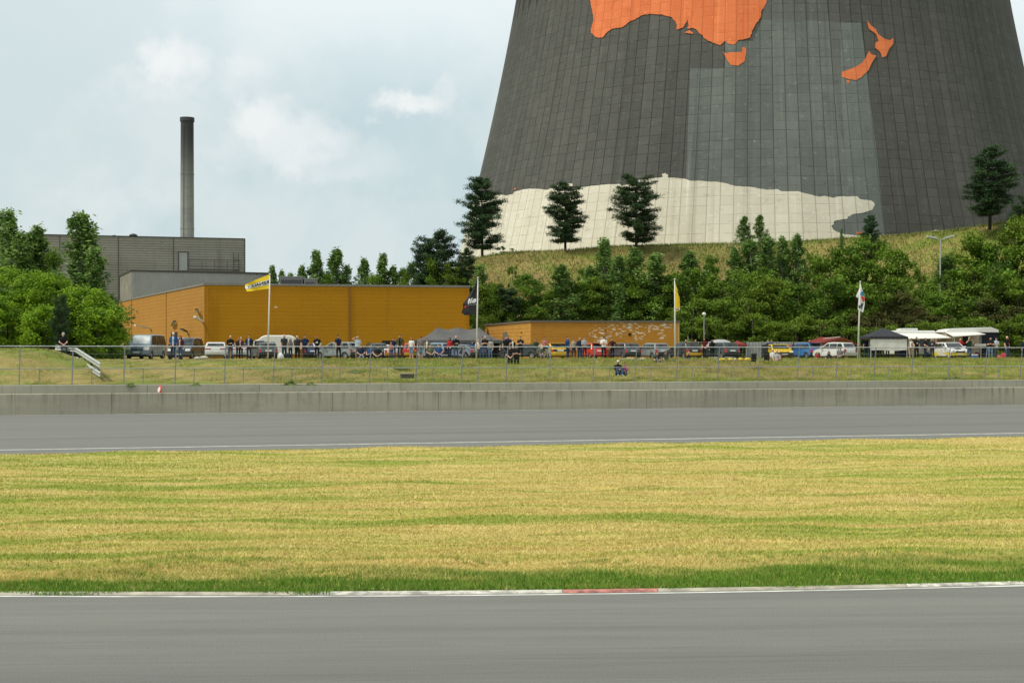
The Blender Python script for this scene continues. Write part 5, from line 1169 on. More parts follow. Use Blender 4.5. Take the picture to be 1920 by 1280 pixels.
# white camper behind the left spectators: rounded box with a lower bonnet
Yc = 133.; e = empty('camper', (PX(517, Yc), Yc, GZ - .1), R(4), 'white camper with a long rounded roof behind the parked estate car', 'camper', 'white campers')
w_ = 80 / F * Yc / 2; zt = ZY(628.5, Yc) - (GZ - .1)
mb = MB(); pr = [(-w_, .5), (w_, .5), (w_, zt - .55), (w_ - .25, zt - .18), (w_ - .6, zt), (-w_ + 1.15, zt), (-w_ + .75, zt - .15), (-w_ + .45, zt - .42), (-w_ + .1, zt - .48), (-w_, zt - .75)]
vs = [(p[0], y_, p[1]) for y_ in (-1.05, 1.05) for p in pr]; n_ = len(pr); mb.add(vs, [(i, (i + 1) % n_, n_ + (i + 1) % n_, n_ + i) for i in range(n_)] + [tuple(range(n_)), tuple(range(n_, 2 * n_))[::-1]])
o = mb.build('body', M_CAMP, e, fixn=True); bv = o.modifiers.new('b', 'BEVEL'); bv.width = .12; bv.segments = 3
mb = MB(); mb.box(-w_ + .15, -w_ + 1.5, -1.07, -1.06, zt - 1.0, zt - .62); mb.build('side_window', GLASS, e); mb = MB(); mb.box(-w_ + .1, -w_ + 1.0, -1.3, -1.05, zt - .56, zt - .5); mb.build('awning_rail', M_CAMPD, e)
for dx in (-1.2, 1.2): mb = MB(); mb.lathe([(0, -.1), (.33, -.1), (.36, 0), (.33, .1), (0, .1)], 18); mb.v = [(q[0] + dx, q[2] - .95, q[1] + .36) for q in mb.v]; mb.build('wheel', M_RUB, e)
# right hand campers
Yc = 128.; e = empty('camper', (PX(1722, Yc), Yc, GZ - .1), R(9), 'white camper with roof box and open awning behind the black roofed gazebo', 'camper', 'white campers')
kx = Yc / F; zt = ZY(619.5, Yc) - GZ + .1; x0, x1 = (1675 - 1722) * kx, (1757 - 1722) * kx
mb = MB(); mb.bbox(x0, x1, 0, 2.3, .5, zt, .12); mb.build('body', M_CAMP, e)
mb = MB(); mb.bbox((1697 - 1722) * kx, (1724 - 1722) * kx, .3, 1.8, zt, ZY(615.2, Yc) - GZ + .1, .05); mb.bbox((1691 - 1722) * kx, (1697 - 1722) * kx, .5, 1.4, zt, zt + .16, .03); mb.build('roof_box', M_CAMP, e)
mb = MB(); za = zt - .25; xe = (1771 - 1722) * kx * .9
mb.add([(x0, -.0, za), (x1, 0, za), (xe, -2.6, za - .42), (x0 * .9, -2.6, za - .50), (x0, 0, za - .05), (x1, 0, za - .05), (xe, -2.6, za - .47), (x0 * .9, -2.6, za - .55)], [(0, 1, 2, 3), (7, 6, 5, 4), (3, 2, 6, 7), (0, 3, 7, 4), (1, 5, 6, 2)]); mb.build('awning', M_AWN, e)
for xx in (x0 * .88, xe * .97): mb = MB(); mb.tube([(xx, -2.5, 0), (xx, -2.5, za - .45)], .025, 6); mb.build('awning_pole', M_GALVL, e)
mb = MB(); mb.box((1705 - 1722) * kx, (1716 - 1722) * kx, -.02, .0, .6, zt - .55); mb.build('door', M_CAMPD, e); mb = MB(); mb.box((1725 - 1722) * kx, (1745 - 1722) * kx, -.02, .0, 1.1, zt - .6); mb.build('side_window', GLASS, e)
for xx in (x0 + .9, x1 - .9): mb = MB(); mb.lathe([(0, -.1), (.33, -.1), (.36, 0), (.33, .1), (0, .1)], 18); mb.v = [(q[0] + xx, q[2] + .08, q[1] + .36) for q in mb.v]; mb.build('wheel', M_RUB, e)
Yc = 127.; e = empty('camper', (PX(1824, Yc), Yc, GZ - .1), R(6), 'large white trailer with dark panelled end and folded out awning at the right', 'trailer', 'white campers')
kx = Yc / F; zt = ZY(613.2, Yc) - GZ + .1; x0, x1 = (1771 - 1824) * kx, (1875 - 1824) * kx; xm = (1838 - 1824) * kx; zr = ZY(623, Yc) - GZ + .1
mb = MB(); pr = [(x0, zr), (x1, zr), (x1, zr + .2), (x1 - .15, zt - .2), (x1 - .7, zt), (x0 + 1., zt - .1), (x0 + .3, zt - .2), (x0, zt - .4)]
vs = [(p[0], y_, p[1]) for y_ in (0, 2.4) for p in pr]; n_ = len(pr); mb.add(vs, [(i, (i + 1) % n_, n_ + (i + 1) % n_, n_ + i) for i in range(n_)] + [tuple(range(n_)), tuple(range(n_, 2 * n_))[::-1]]); o = mb.build('roof', M_CAMP, e, fixn=True); bv = o.modifiers.new('b', 'BEVEL'); bv.width = .08; bv.segments = 3
zb_ = ZY(652, Yc) - GZ + .1; zw = ZY(645.5, Yc) - GZ + .1
mb = MB(); mb.box(xm, x1 - .05, .03, 2.35, .5, zr); mb.build('dark_panel', mat('dark_navy_panel', (.010, .012, .018), .6, spec=.15), e)
mb = MB(); mb.bbox((1825 - 1824) * kx, (1848 - 1824) * kx, -.25, .05, zw - .18, zw + .05, .02); mb.build('counter', M_CAMP, e)
mb = MB(); mb.box(x0 + .1, xm, .05, 2.35, .5, zr); mb.build('beige_interior_wall', mat('beige_wall', (.36, .30, .22), .7), e)
mb = MB(); mb.box((1805 - 1824) * kx, (1815 - 1824) * kx, .02, .05, .6, zr - .2); mb.build('door_opening', MATS['dark_opening'], e)
mb = MB(); za = zr + .02; mb.add([(x0, 0, za), ((1832 - 1824) * kx, 0, za), ((1828 - 1824) * kx, -2.2, za - .2), (x0 - .2, -2.2, za - .38), (x0, 0, za - .05), ((1832 - 1824) * kx, 0, za - .05), ((1828 - 1824) * kx, -2.2, za - .25), (x0 - .2, -2.2, za - .46)], [(0, 1, 2, 3), (7, 6, 5, 4), (3, 2, 6, 7), (0, 3, 7, 4), (1, 5, 6, 2)]); mb.build('awning', M_AWN, e)
for xx in (x0 - .1, (1820 - 1824) * kx): mb = MB(); mb.tube([(xx, -2.1, 0), (xx, -2.1, za - .35)], .025, 6); mb.build('awning_pole', M_GALVL, e)
for xx in (x1 - 1.2, x1 - 2.): mb = MB(); mb.lathe([(0, -.1), (.33, -.1), (.36, 0), (.33, .1), (0, .1)], 18); mb.v = [(q[0] + xx, q[2] + .1, q[1] + .36) for q in mb.v]; mb.build('wheel', M_RUB, e)
# ---------------- tents ----------------
def canopy(name, e, x0, x1, y0, y1, ze, zp, peaks, m, val=.22, sag=.35, ridge=None):
    """peaked cloth roof: height from distance to the peaks, with sagging slopes"""
    nx_, ny_ = 40, 16; V = []; fs = []; cy2 = (y0 + y1) / 2
    for i in range(nx_ + 1):
        for j in range(ny_ + 1):
            x = x0 + (x1 - x0) * i / nx_; y = y0 + (y1 - y0) * j / ny_
            ty = 1 - abs(y - cy2) / ((y1 - y0) / 2)
            if len(peaks) > 1:
                tx = min(1, (x - x0) / (peaks[0] - x0)) if x < peaks[0] else min(1, (x1 - x) / (x1 - peaks[-1])) if x > peaks[-1] else 1
                k = min(abs(x - p) for p in peaks) / ((peaks[1] - peaks[0]) / 2) if peaks[0] < x < peaks[-1] else 0
            else: tx = min((x - x0) / (peaks[0] - x0), (x1 - x) / (x1 - peaks[0])); k = 0
            t = min(tx, ty); t = max(0, t) ** (1 + sag) ; V.append((x, y, ze + (zp - ze) * t * (1 - .20 * min(1, k) ** .7 * (t > .01))))
    for i in range(nx_):
        for j in range(ny_): q = i * (ny_ + 1) + j; fs.append((q, q + ny_ + 1, q + ny_ + 2, q + 1))
    mb = MB(); mb.add(V, fs); o = mb.build(name, m, e, True); sdm = o.modifiers.new('s', 'SOLIDIFY'); sdm.thickness = .02
    mb = MB(); nv = 36
    for (ax_, bx, ay, by) in ((x0, x1, y0, y0), (x1, x1, y0, y1), (x1, x0, y1, y1), (x0, x0, y1, y0)):
        vs = []
        for k in range(nv + 1):
            t = k / nv; x, y = ax_ + (bx - ax_) * t, ay + (by - ay) * t; vs += [(x, y, ze + .01), (x, y, ze - val - .03 * abs(math.sin(t * 9 * math.pi)))]
        mb.add(vs, [(2 * k, 2 * k + 1, 2 * k + 3, 2 * k + 2) for k in range(nv)])
    o = mb.build('valance', m, e); sdm = o.modifiers.new('s', 'SOLIDIFY'); sdm.thickness = .015
M_TBLK = mat('charcoal_tent_cloth', (.085, .082, .080), .7, var=.15, scale=1.); M_TNAVY = mat('black_gazebo_cloth', (.018, .020, .028), .7, var=.2); M_TWH = mat('white_tent_wall', (.62, .62, .58), .8, var=.05, scale=2)
Yt = 126.; zt0 = 2.3; e = empty('party_tent', (PX(860, Yt), Yt, zt0), 0, 'long black peaked tent in front of the yellow hall', 'tent', 'party tents')
k = Yt / F; canopy('roof', e, (776 - 860) * k, (946 - 860) * k, -1.6, 3.2, ZY(638, Yt) - zt0, ZY(614.5, Yt) - zt0 + .08, [(819 - 860) * k, (858 - 860) * k, (898 - 860) * k], M_TBLK, .24, .85)
for px in (778, 818, 860, 902, 944):
    for yy_ in (-1.55, 3.15): mb = MB(); mb.tube([((px - 860) * k, yy_, 0), ((px - 860) * k, yy_, ZY(638, Yt) - zt0)], .03, 6); mb.build('leg', M_DARK, e)
mb = MB(); mb.box((776 - 860) * k, (946 - 860) * k, 3.15, 3.18, .0, ZY(638, Yt) - zt0); mb.build('back_wall', mat('tent_back_cloth', (.02, .02, .021), .8), e)
Yt = 113.; zt0 = 2.7; e = empty('gazebo', (PX(1656, Yt), Yt, zt0), R(3), 'small gazebo with black pointed roof and white front wall', 'tent', 'party tents')
k = Yt / F; canopy('roof', e, (1620 - 1656) * k, (1692 - 1656) * k, -1.5, 1.5, ZY(631.5, Yt) - zt0, ZY(614, Yt) - zt0, [0.], M_TNAVY, .16, .05)
V = []; nx_ = 26; zb_ = ZY(657, Yt) - zt0; ze_ = ZY(632.5, Yt) - zt0
for i in range(nx_ + 1):
    for j in range(9): t = i / nx_; q = j / 8; V.append(((1621 - 1656 + 69 * t) * k, -1.44 - .012 * math.sin(t * 19 + q * 3) * q - .02 * math.sin(t * 7 - q * 3) * q, ze_ + (zb_ - ze_ + .03 * math.sin(t * 8)) * q))
mb = MB(); mb.add(V, [(i * 9 + j, i * 9 + j + 1, i * 9 + j + 10, i * 9 + j + 9) for i in range(nx_) for j in range(8)]); o = mb.build('front_wall', M_TWH, e, True)
mb = MB(); mb.box((1691 - 1656) * k, (1692 - 1656) * k, -1.48, 1.45, zb_ - .45, ze_); mb.build('side_wall', mat('navy_cloth', (.015, .02, .06), .8), e)
for xx in (1622, 1690):
    for yy_ in (-1.42, 1.45): mb = MB(); mb.tube([((xx - 1656) * k, yy_, 0), ((xx - 1656) * k, yy_, ze_)], .03, 6); mb.build('leg', M_GALVL, e)
# grey dome tent behind the dark hatchbacks and a red gazebo roof
Yt = 138.; e = empty('dome_tent', (PX(1350, Yt), Yt, GZ - .1), 0, 'pale grey dome tent behind the dark hatchbacks', 'tent', 'party tents'); k = Yt / F
mb = MB(); prof = []
for i in range(9): a = math.pi / 2 * i / 8; prof.append((1.45 * math.cos(a) ** .8 + .02, (ZY(636, Yt) - GZ + .1) * math.sin(a)))
mb.lathe(prof, 20); mb.v = [(x * 1.2, y, z) for x, y, z in mb.v]; mb.build('outer_tent', mat('grey_tent_cloth', (.33, .34, .33), .8), e, True); mb = MB(); mb.add([(-.3, -1.30, 0), (.4, -1.30, 0), (.25, -1.0, 1.1), (0, -.8, 1.3), (-.2, -1.0, 1.1)], [(0, 1, 2, 3, 4)]); mb.build('door_flap', M_CAMPD, e)
Yt = 139.; e = empty('gazebo', (PX(1383, Yt), Yt, GZ - .1), 0, 'red flat roofed gazebo just showing behind the dark grey estate car', 'tent', 'party tents'); k = Yt / F
canopy('roof', e, -15 * k, 14 * k, -1.2, 1.2, ZY(645, Yt) - GZ + .1, ZY(638.5, Yt) - GZ + .1, [.0], mat('red_tent_cloth', (.22, .025, .022), .7), .2, .2)
for sx_ in (-.72, .66):
    for yy_ in (-1.1, 1.1): mb = MB(); mb.tube([(sx_, yy_, 0), (sx_, yy_, ZY(645, Yt) - GZ + .1)], .03, 6); mb.build('leg', M_GALVL, e)
# ---------------- hut, sheet fence, lamps ----------------
Yh = 136.; k = Yh / F; e = empty('wooden_hut', (PX(1566, Yh), Yh, GZ - .1), 0, 'orange brown wooden hut with a dark red tiled roof beside the white flag', 'hut')
M_HUT = m_brick('orange_timber', (.30, .11, .02), (.38, .15, .03), .15, 6., None, .5); M_HR = mat('red_roof_sheet', (.20, .03, .026), .5, var=.2, scale=2)
xa, xb_, xr = (1531 - 1566) * k, (1600 - 1566) * k, (1580 - 1566) * k; ze_ = ZY(643, Yh) - GZ + .1; zr = ZY(633, Yh) - GZ + .1
mb = MB(); pr = [(xa + .3, 0), (xb_ - .2, 0), (xb_ - .2, ze_), (xr, zr - .1), (xa + .3, ze_)]; vs = [(p[0], y_, p[1]) for y_ in (0, 3) for p in pr]; mb.add(vs, [(i, (i + 1) % 5, 5 + (i + 1) % 5, 5 + i) for i in range(5)] + [(0, 1, 2, 3, 4)[::1], (9, 8, 7, 6, 5)]); mb.build('walls', M_HUT, e, fixn=True)
mb = MB(); mb.add([(xa - .1, -.4, ze_ - .05), (xr, -.4, zr), (xr - 1.5, 3.3, zr + .1), (xa - .6, 3.3, ze_), (xa - .1, -.4, ze_ - .17), (xr, -.4, zr - .12), (xr - 1.5, 3.3, zr - .02), (xa - .6, 3.3, ze_ - .12)], [(0, 1, 2, 3), (4, 7, 6, 5), (0, 4, 5, 1), (1, 5, 6, 2), (2, 6, 7, 3), (3, 7, 4, 0)])
mb.add([(xr, -.4, zr), (xb_ + .3, -.4, ze_ - .1), (xb_ + .3, 3.3, ze_ - .1), (xr, 3.3, zr), (xr, -.4, zr - .12), (xb_ + .3, -.4, ze_ - .22), (xb_ + .3, 3.3, ze_ - .22), (xr, 3.3, zr - .12)], [(0, 1, 2, 3), (4, 7, 6, 5), (0, 4, 5, 1), (1, 5, 6, 2), (2, 6, 7, 3), (3, 7, 4, 0)]); mb.build('roof', M_HR, e)
mb = MB(); mb.bbox(xa + 1.2, xa + 2.1, -.04, .0, .3, 1.3, .01); mb.build('door', mat('brown_door', (.12, .05, .02), .7), e)
mb = MB(); mb.bar((xa + .6, -.3, zr - .08), (xr - .3, -.3, zr + .10), .3, .05); mb.build('white_ridge_board', M_CAMP, e)
Yf = 139.; e = empty('sheet_fence', (PX(1400, Yf), Yf, GZ), R(2), 'grey profiled sheet fence behind the blue hatchback', 'fence')
ln = (1545 - 1400) / F * Yf; corr_wall('sheet_panels', ln, -.2, ZY(641, Yf) - GZ, mat('fence_sheet', (.33, .35, .34), .5, .2), e, .28, .06, False)
for i in range(6): mb = MB(); mb.box(ln * i / 5 - .04, ln * i / 5 + .04, -.16, -.07, -.2, ZY(639.5, Yf) - GZ); mb.build('post', M_GALV, e)
e = empty('wire_gate', (PX(1270, 139), 139, GZ), R(2), 'thin grey rail fence between the brick building and the bushes', 'fence'); ln = 20 / F * 139 * 5
for z_ in (.9, 1.6): mb = MB(); mb.tube([(0, 0, z_), (ln, 0, z_)], .02, 6); mb.build('rail', M_GALV, e)
for i in range(6): mb = MB(); mb.tube([(ln * i / 5, 0, 0), (ln * i / 5, 0, 1.65 if i != 1 else 2.2)], .03, 6); mb.build('post', M_GALVL, e)
Yl = 154.; zb_ = float(gz(PX(1763, 154.), 154.)); e = empty('street_lamp', (PX(1763, Yl), Yl, zb_), 0, 'tall double headed street lamp rising out of the trees at the right', 'street lamp', 'street lamps'); k = Yl / F
zl_ = ZY(449, Yl) - zb_; mb = MB(); mb.tube([(0, 0, 0), (0, 0, 4), (0, 0, zl_)], [.11, .09, .06], 10); mb.build('pole', M_GALVL, e)
for sg, dz in ((-1, .22), (1, .32)):
    mb = MB(); mb.tube([(0, 0, zl_ - .05), (sg * 8 * k, 0, zl_ + .14)], .035, 8); a = mb.build('arm', M_GALVL, e)
    mb = MB(); x0, x1 = sg * 7 * k, sg * 25.5 * k; mb.bar((x0, 0, zl_ + .14), (x1, -.1, zl_ + dz + .12), .28, .17); mb.build('lamp_head', mat('lamp_head_grey', (.50, .51, .49), .45), a)
    mb = MB(); mb.bar((x0 + sg * .1, 0, zl_ + .05), (x1 - sg * .08, -.1, zl_ + dz + .03), .2, .06); mb.build('lens', M_CAMPD, a)
Yl = 135.; e = empty('street_lamp', (PX(1320, Yl), Yl, GZ), 0, 'small mushroom headed lamp post beside the brick building', 'street lamp', 'street lamps'); zl_ = ZY(589, Yl) - GZ
mb = MB(); mb.tube([(0, 0, 0), (0, 0, zl_ - .1)], [.06, .04], 8); mb.build('pole', M_GALV, e)
mb = MB(); mb.lathe([(.04, zl_ - .22), (.16, zl_ - .08), (.19, zl_ - .05), (.21, zl_ - .02), (.17, zl_ + .1), (.09, zl_ + .17), (0, zl_ + .19)], 16); mb.build('lamp_shade', M_HEADL, e, True)
# ---------------- people ----------------
V3 = Vector
SKIN, SHIRT, THIGH, SHIN, SHOE, FORE, INNER, EYE, LIP = range(9)
class Body:
    """a pose as tapered limbs and rings, fused into one continuous skin"""
    def __init__(s): s.mb = MB(); s.seg = []
    def cap(s, a, b, ra, rb, slot, n=12, flat=None):
        a = V3(a); b = V3(b); d = (b - a); L_ = max(d.length, 1e-4); d = d / L_
        x = d.cross(V3((0, 1, 0)) if abs(d.y) < .9 else V3((1, 0, 0))).normalized(); y = d.cross(x); vs = []; rings = []
        for k in range(4): t = k / 4; rings.append((-ra * math.cos(t * math.pi / 2), ra * math.sin(t * math.pi / 2)))
        for k in range(5): t = k / 4; rings.append((L_ * t, ra + (rb - ra) * t))
        for k in range(1, 5): t = k / 4; rings.append((L_ + rb * math.sin(t * math.pi / 2), rb * math.cos(t * math.pi / 2)))
        for (h, r_) in rings:
            r_ = max(r_, .0008)
            for q in range(n):
                t = 2 * math.pi * q / n; p = a + d * h + x * (r_ * math.cos(t)) + y * (r_ * math.sin(t)); vs.append(p)
        m_ = len(rings); fs = [(i * n + q, i * n + (q + 1) % n, (i + 1) * n + (q + 1) % n, (i + 1) * n + q) for i in range(m_ - 1) for q in range(n)]
        fs += [tuple(range(n))[::-1], tuple((m_ - 1) * n + q for q in range(n))]
        s.mb.add(vs, fs); s.seg.append((a, b, ra, rb, slot))
    def torso(s, pel, chest, neck, lat, scale=1.):
        pel, chest, neck, lat = V3(pel), V3(chest), V3(neck), V3(lat).normalized()
        sec = [(-.11, .10, .075), (-.06, .158, .112), (0, .170, .122), (.2, .152, .112), (.42, .158, .116), (.7, .182, .128), (.88, .178, .118), (1.0, .125, .088), (1.05, .06, .06)]
        n = 20; vs = []; ln = (neck - pel).length
        def sp(t):
            if t <= 0: return pel + (chest - pel).normalized() * t * ln
            a = pel.lerp(chest, min(1, t * 1.6)); b = chest.lerp(neck, max(0, (t - .4) / .6)); return pel * (1 - t) ** 2 + chest * 2 * t * (1 - t) + neck * t * t
        for (t, rx, ry) in sec:
            p = sp(t); d = (sp(min(1, t + .05)) - sp(max(-.1, t - .05))).normalized(); f = lat.cross(d).normalized()
            for q in range(n): a = 2 * math.pi * q / n; vs.append(p + lat * (rx * scale * math.cos(a)) + f * (ry * scale * math.sin(a)))
        m_ = len(sec); fs = [(i * n + q, i * n + (q + 1) % n, (i + 1) * n + (q + 1) % n, (i + 1) * n + q) for i in range(m_ - 1) for q in range(n)]
        fs += [tuple(range(n))[::-1], tuple((m_ - 1) * n + q for q in range(n))]; s.mb.add(vs, fs)
        for t0, t1, w_ in ((.04, .35, .13), (.35, .7, .14), (.7, .95, .13)): s.seg.append((sp(t0), sp(t1), w_, w_, SHIRT))
        s.seg.append((sp(-.08), sp(-.01), .13, .14, THIGH)); s.seg.append((sp(.75) + lat * .1, sp(.95) + lat * .14, .07, .06, SHIRT)); s.seg.append((sp(.75) - lat * .1, sp(.95) - lat * .14, .07, .06, SHIRT))
    def hand(s, w, d, up, side, curl=.6):
        """palm, four unequal fingers and a thumb leaving the side of the palm"""
        w = V3(w); d = V3(d).normalized(); up = V3(up); sd_ = d.cross(up).normalized() * side; nrm = sd_.cross(d).normalized() * side
        for k in (-1, 0, 1): s.cap(w + sd_ * .022 * k * .7, w + d * .085 + sd_ * .024 * k, .016, .0155, SKIN, 8)
        for k, ln in zip((-1.5, -.5, .5, 1.5), (.058, .074, .080, .068)):
            a = w + d * .09 + sd_ * (.0195 * k); b = a + (d * math.cos(curl * .5) - nrm * math.sin(curl * .5)) * ln * .5; c = b + (d * math.cos(curl * 1.3) - nrm * math.sin(curl * 1.3)) * ln * .5
            s.cap(a, b, .0095, .0088, SKIN, 7); s.cap(b, c, .0088, .0078, SKIN, 7)
        a = w + d * .02 + sd_ * .03; b = a + (d * .6 + sd_ * .75 - nrm * .2).normalized() * .038; c = b + (d * .9 + sd_ * .25 - nrm * .3).normalized() * .032
        s.cap(a, b, .013, .0105, SKIN, 7); s.cap(b, c, .0105, .009, SKIN, 7)
    def head(s, c, yaw=0., pitch=0.):
        c = V3(c); Rm = Matrix.Rotation(yaw, 3, 'Z') @ Matrix.Rotation(pitch, 3, 'X'); s.hc = c; s.hr = Rm
        n, m_ = 20, 16; vs = []
        for i in range(m_ + 1):
            ph = math.pi * i / m_; z = math.cos(ph)
            for q in range(n):
                a = 2 * math.pi * q / n; x, y = math.sin(ph) * math.cos(a), math.sin(ph) * math.sin(a)   # face looks to -Y
                px_, py_, pz_ = x * .076, y * .096, z * .118
                if z < 0: k = 1 + z * .30; px_ *= k; py_ *= (1 + z * .10) if y < 0 else (1 + z * .35)
                if y < -.2 and abs(z) < .25: py_ += .006 * (1 - abs(z) / .25) * (1 if abs(abs(x) - .38) < .25 else 0)
                vs.append(c + Rm @ V3((px_, py_, pz_)))
        fs = [(i * n + q, (i + 1) * n + q, (i + 1) * n + (q + 1) % n, i * n + (q + 1) % n) for i in range(m_) for q in range(n)]; s.mb.add(vs, fs)
        def L_(x, y, z): return c + Rm @ V3((x, y, z))
        s.cap(L_(0, -.092, .022), L_(0, -.108, -.022), .008, .013, SKIN, 8)            # nose
        for sg in (-1, 1): s.cap(L_(sg * .074, .004, .015), L_(sg * .078, .010, -.028), .013, .010, SKIN, 8)   # ears
        s.cap(L_(-.02, -.088, -.052), L_(.02, -.088, -.052), .008, .008, LIP, 8); s.cap(L_(0, -.078, -.088), L_(0, -.078, -.095), .02, .02, SKIN, 8)
        s.seg.append((L_(0, 0, .03), L_(0, 0, -.05), .085, .07, SKIN))
        for sg in (-1, 1): s.cap(L_(sg * .030, -.083, .008), L_(sg * .034, -.083, .008), .0085, .0085, EYE, 8)
    def finish(s, name, vox=.0105):
        me = bpy.data.meshes.new(name); me.from_pydata(s.mb.v, [], s.mb.f); bm = bmesh.new(); bm.from_mesh(me); bmesh.ops.recalc_face_normals(bm, faces=bm.faces[:]); bm.to_mesh(me); bm.free()
        o = bpy.data.objects.new('tmp', me); COL.objects.link(o); md = o.modifiers.new('r', 'REMESH'); md.mode = 'VOXEL'; md.voxel_size = vox; md.use_smooth_shade = True
        sm = o.modifiers.new('s', 'SMOOTH'); sm.factor = .5; sm.iterations = 3
        dg_ = bpy.context.evaluated_depsgraph_get(); me2 = bpy.data.meshes.new_from_object(o.evaluated_get(dg_)); me2.name = name
        bpy.data.objects.remove(o); n = len(me2.polygons); C = np.zeros(n * 3, np.float32); me2.polygons.foreach_get('center', C); C = C.reshape(-1, 3)
        best = np.full(n, 1e9); slot = np.zeros(n, np.int32)
        for (a, b, ra, rb, sl) in s.seg:
            a = np.array(a); b = np.array(b); d = b - a; t = np.clip(((C - a) @ d) / max(d @ d, 1e-9), 0, 1); dist = np.linalg.norm(C - (a + t[:, None] * d), axis=1) - (ra + (rb - ra) * t)
            if sl in (EYE, LIP): dist -= .004
            k = dist < best; best[k] = dist[k]; slot[k] = sl
        if getattr(s, 'inner', None):   # front strip of an open jacket
            p, w_ = s.inner; k = (slot == SHIRT) & (np.abs(C[:, 0] - p[0]) < .055) & (C[:, 1] < p[1]); slot[k] = INNER
        for i in range(9): me2.materials.append(None)
        me2.polygons.foreach_set('material_index', slot); me2.update(); return me2
def legs(b, hips, knees, ankles, toes, sc=1.):
    for h, k, a, t in zip(hips, knees, ankles, toes):
        b.cap(h, k, .088 * sc, .058 * sc, THIGH); b.cap(V3(k), V3(k).lerp(V3(a), .35), .056 * sc, .054 * sc, SHIN); b.cap(V3(k).lerp(V3(a), .3), a, .054 * sc, .038 * sc, SHIN)
        a = V3(a); t = V3(t); heel = a - (t - a).normalized() * .02 + V3((0, 0, -.035)); b.cap(heel, t, .042, .034, SHOE, 10)
def arm(b, sh, el, wr, side, hd=None, curl=.6, sc=1.):
    sh, el, wr = V3(sh), V3(el), V3(wr); b.cap(sh, sh.lerp(el, .62), .056 * sc, .048 * sc, SHIRT); b.cap(sh.lerp(el, .62), el, .046 * sc, .040 * sc, FORE); b.cap(el, wr, .040 * sc, .026 * sc, FORE)
    b.cap(wr - (wr - el).normalized() * .01, wr + (wr - el).normalized() * .01, .026, .024, SKIN); b.hand(wr, hd or (wr - el), V3((0, 1, 0)) if abs((wr - el).normalized().y) < .8 else V3((0, 0, 1)), side, curl)
def stand(pose, hy=0., hp=0., build=1.):
    b = Body(); sway = .0; wdt = .10
    hips = [(-.09, 0, .90), (.09, 0, .90)]; kn = [(-.11, -.015, .49), (.11, -.02, .49)]; an = [(-.125, .02, .085), (.125, .02, .085)]; to = [(-.15, -.14, .035), (.15, -.14, .035)]
    if pose == 'hip': kn = [(-.10, -.015, .49), (.15, -.06, .50)]; an = [(-.10, .02, .085), (.19, -.04, .085)]; to = [(-.12, -.14, .035), (.25, -.19, .035)]
    if pose == 'walk': kn = [(-.09, -.12, .50), (.09, .04, .49)]; an = [(-.09, -.22, .10), (.09, .25, .13)]; to = [(-.10, -.37, .05), (.10, .13, .035)]
    legs(b, hips, kn, an, to, build ** .5)
    b.torso((0, 0, .93), (0, .005, 1.18), (0, .012, 1.47), (1, 0, 0), build)
    b.cap((0, .012, 1.46), (0, 0, 1.55), .056, .052, SKIN); b.head((0, -.012, 1.635), hy, hp)
    S_ = .185 * (build ** .3); sh = [(-S_, .01, 1.415), (S_, .01, 1.415)]
    P = {'down': ([(-.25, .03, 1.14), (-.255, -.05, .90)], [(.25, .03, 1.14), (.255, -.05, .90)]),
         'hip': ([(-.25, .03, 1.14), (-.25, -.05, .90)], [(.33, .08, 1.18), (.19, -.05, 1.02)]),
         'hips': ([(-.35, .07, 1.19), (-.19, -.06, 1.03)], [(.35, .07, 1.19), (.19, -.06, 1.03)]),
         'walk': ([(-.25, .10, 1.15), (-.24, .06, .92)], [(.25, -.05, 1.15), (.24, -.22, .97)]),
         'cross': ([(-.25, -.05, 1.16), (-.02, -.19, 1.19)], [(.25, -.05, 1.16), (.03, -.17, 1.16)]),
         'clasp': ([(-.24, .0, 1.15), (-.04, -.17, 1.0)], [(.24, .0, 1.15), (.04, -.17, 1.0)]),
         'pocket': ([(-.27, .07, 1.16), (-.18, -.06, .98)], [(.27, .07, 1.16), (.18, -.06, .98)]),
         'shade': ([(-.36, -.08, 1.56), (-.10, -.16, 1.68)], [(.25, .03, 1.14), (.255, -.05, .90)]),
         'photo': ([(-.27, -.13, 1.30), (-.06, -.19, 1.58)], [(.27, -.13, 1.30), (.06, -.19, 1.58)]),
         'phone': ([(-.23, -.02, 1.15), (-.07, -.25, 1.22)], [(.23, -.02, 1.15), (.06, -.25, 1.20)]),
         'side': ([(-.26, -.02, 1.16), (-.32, -.22, 1.10)], [(.25, .03, 1.14), (.25, -.04, .90)])}[pose]
    for i, sg in ((0, -1), (1, 1)):
        el, wr = P[i]; hd = None
        if pose == 'cross': hd = V3((-sg * 1, -.05, .1))
        if pose == 'shade' and i == 0: hd = V3((1, .15, .08))
        if pose == 'photo': hd = V3((-sg * .45, .1, .9))
        arm(b, sh[i], el, wr, sg, hd, .7, build ** .4)
    b.inner = ((0, -.03), .05); b.ht = 1.753; return b
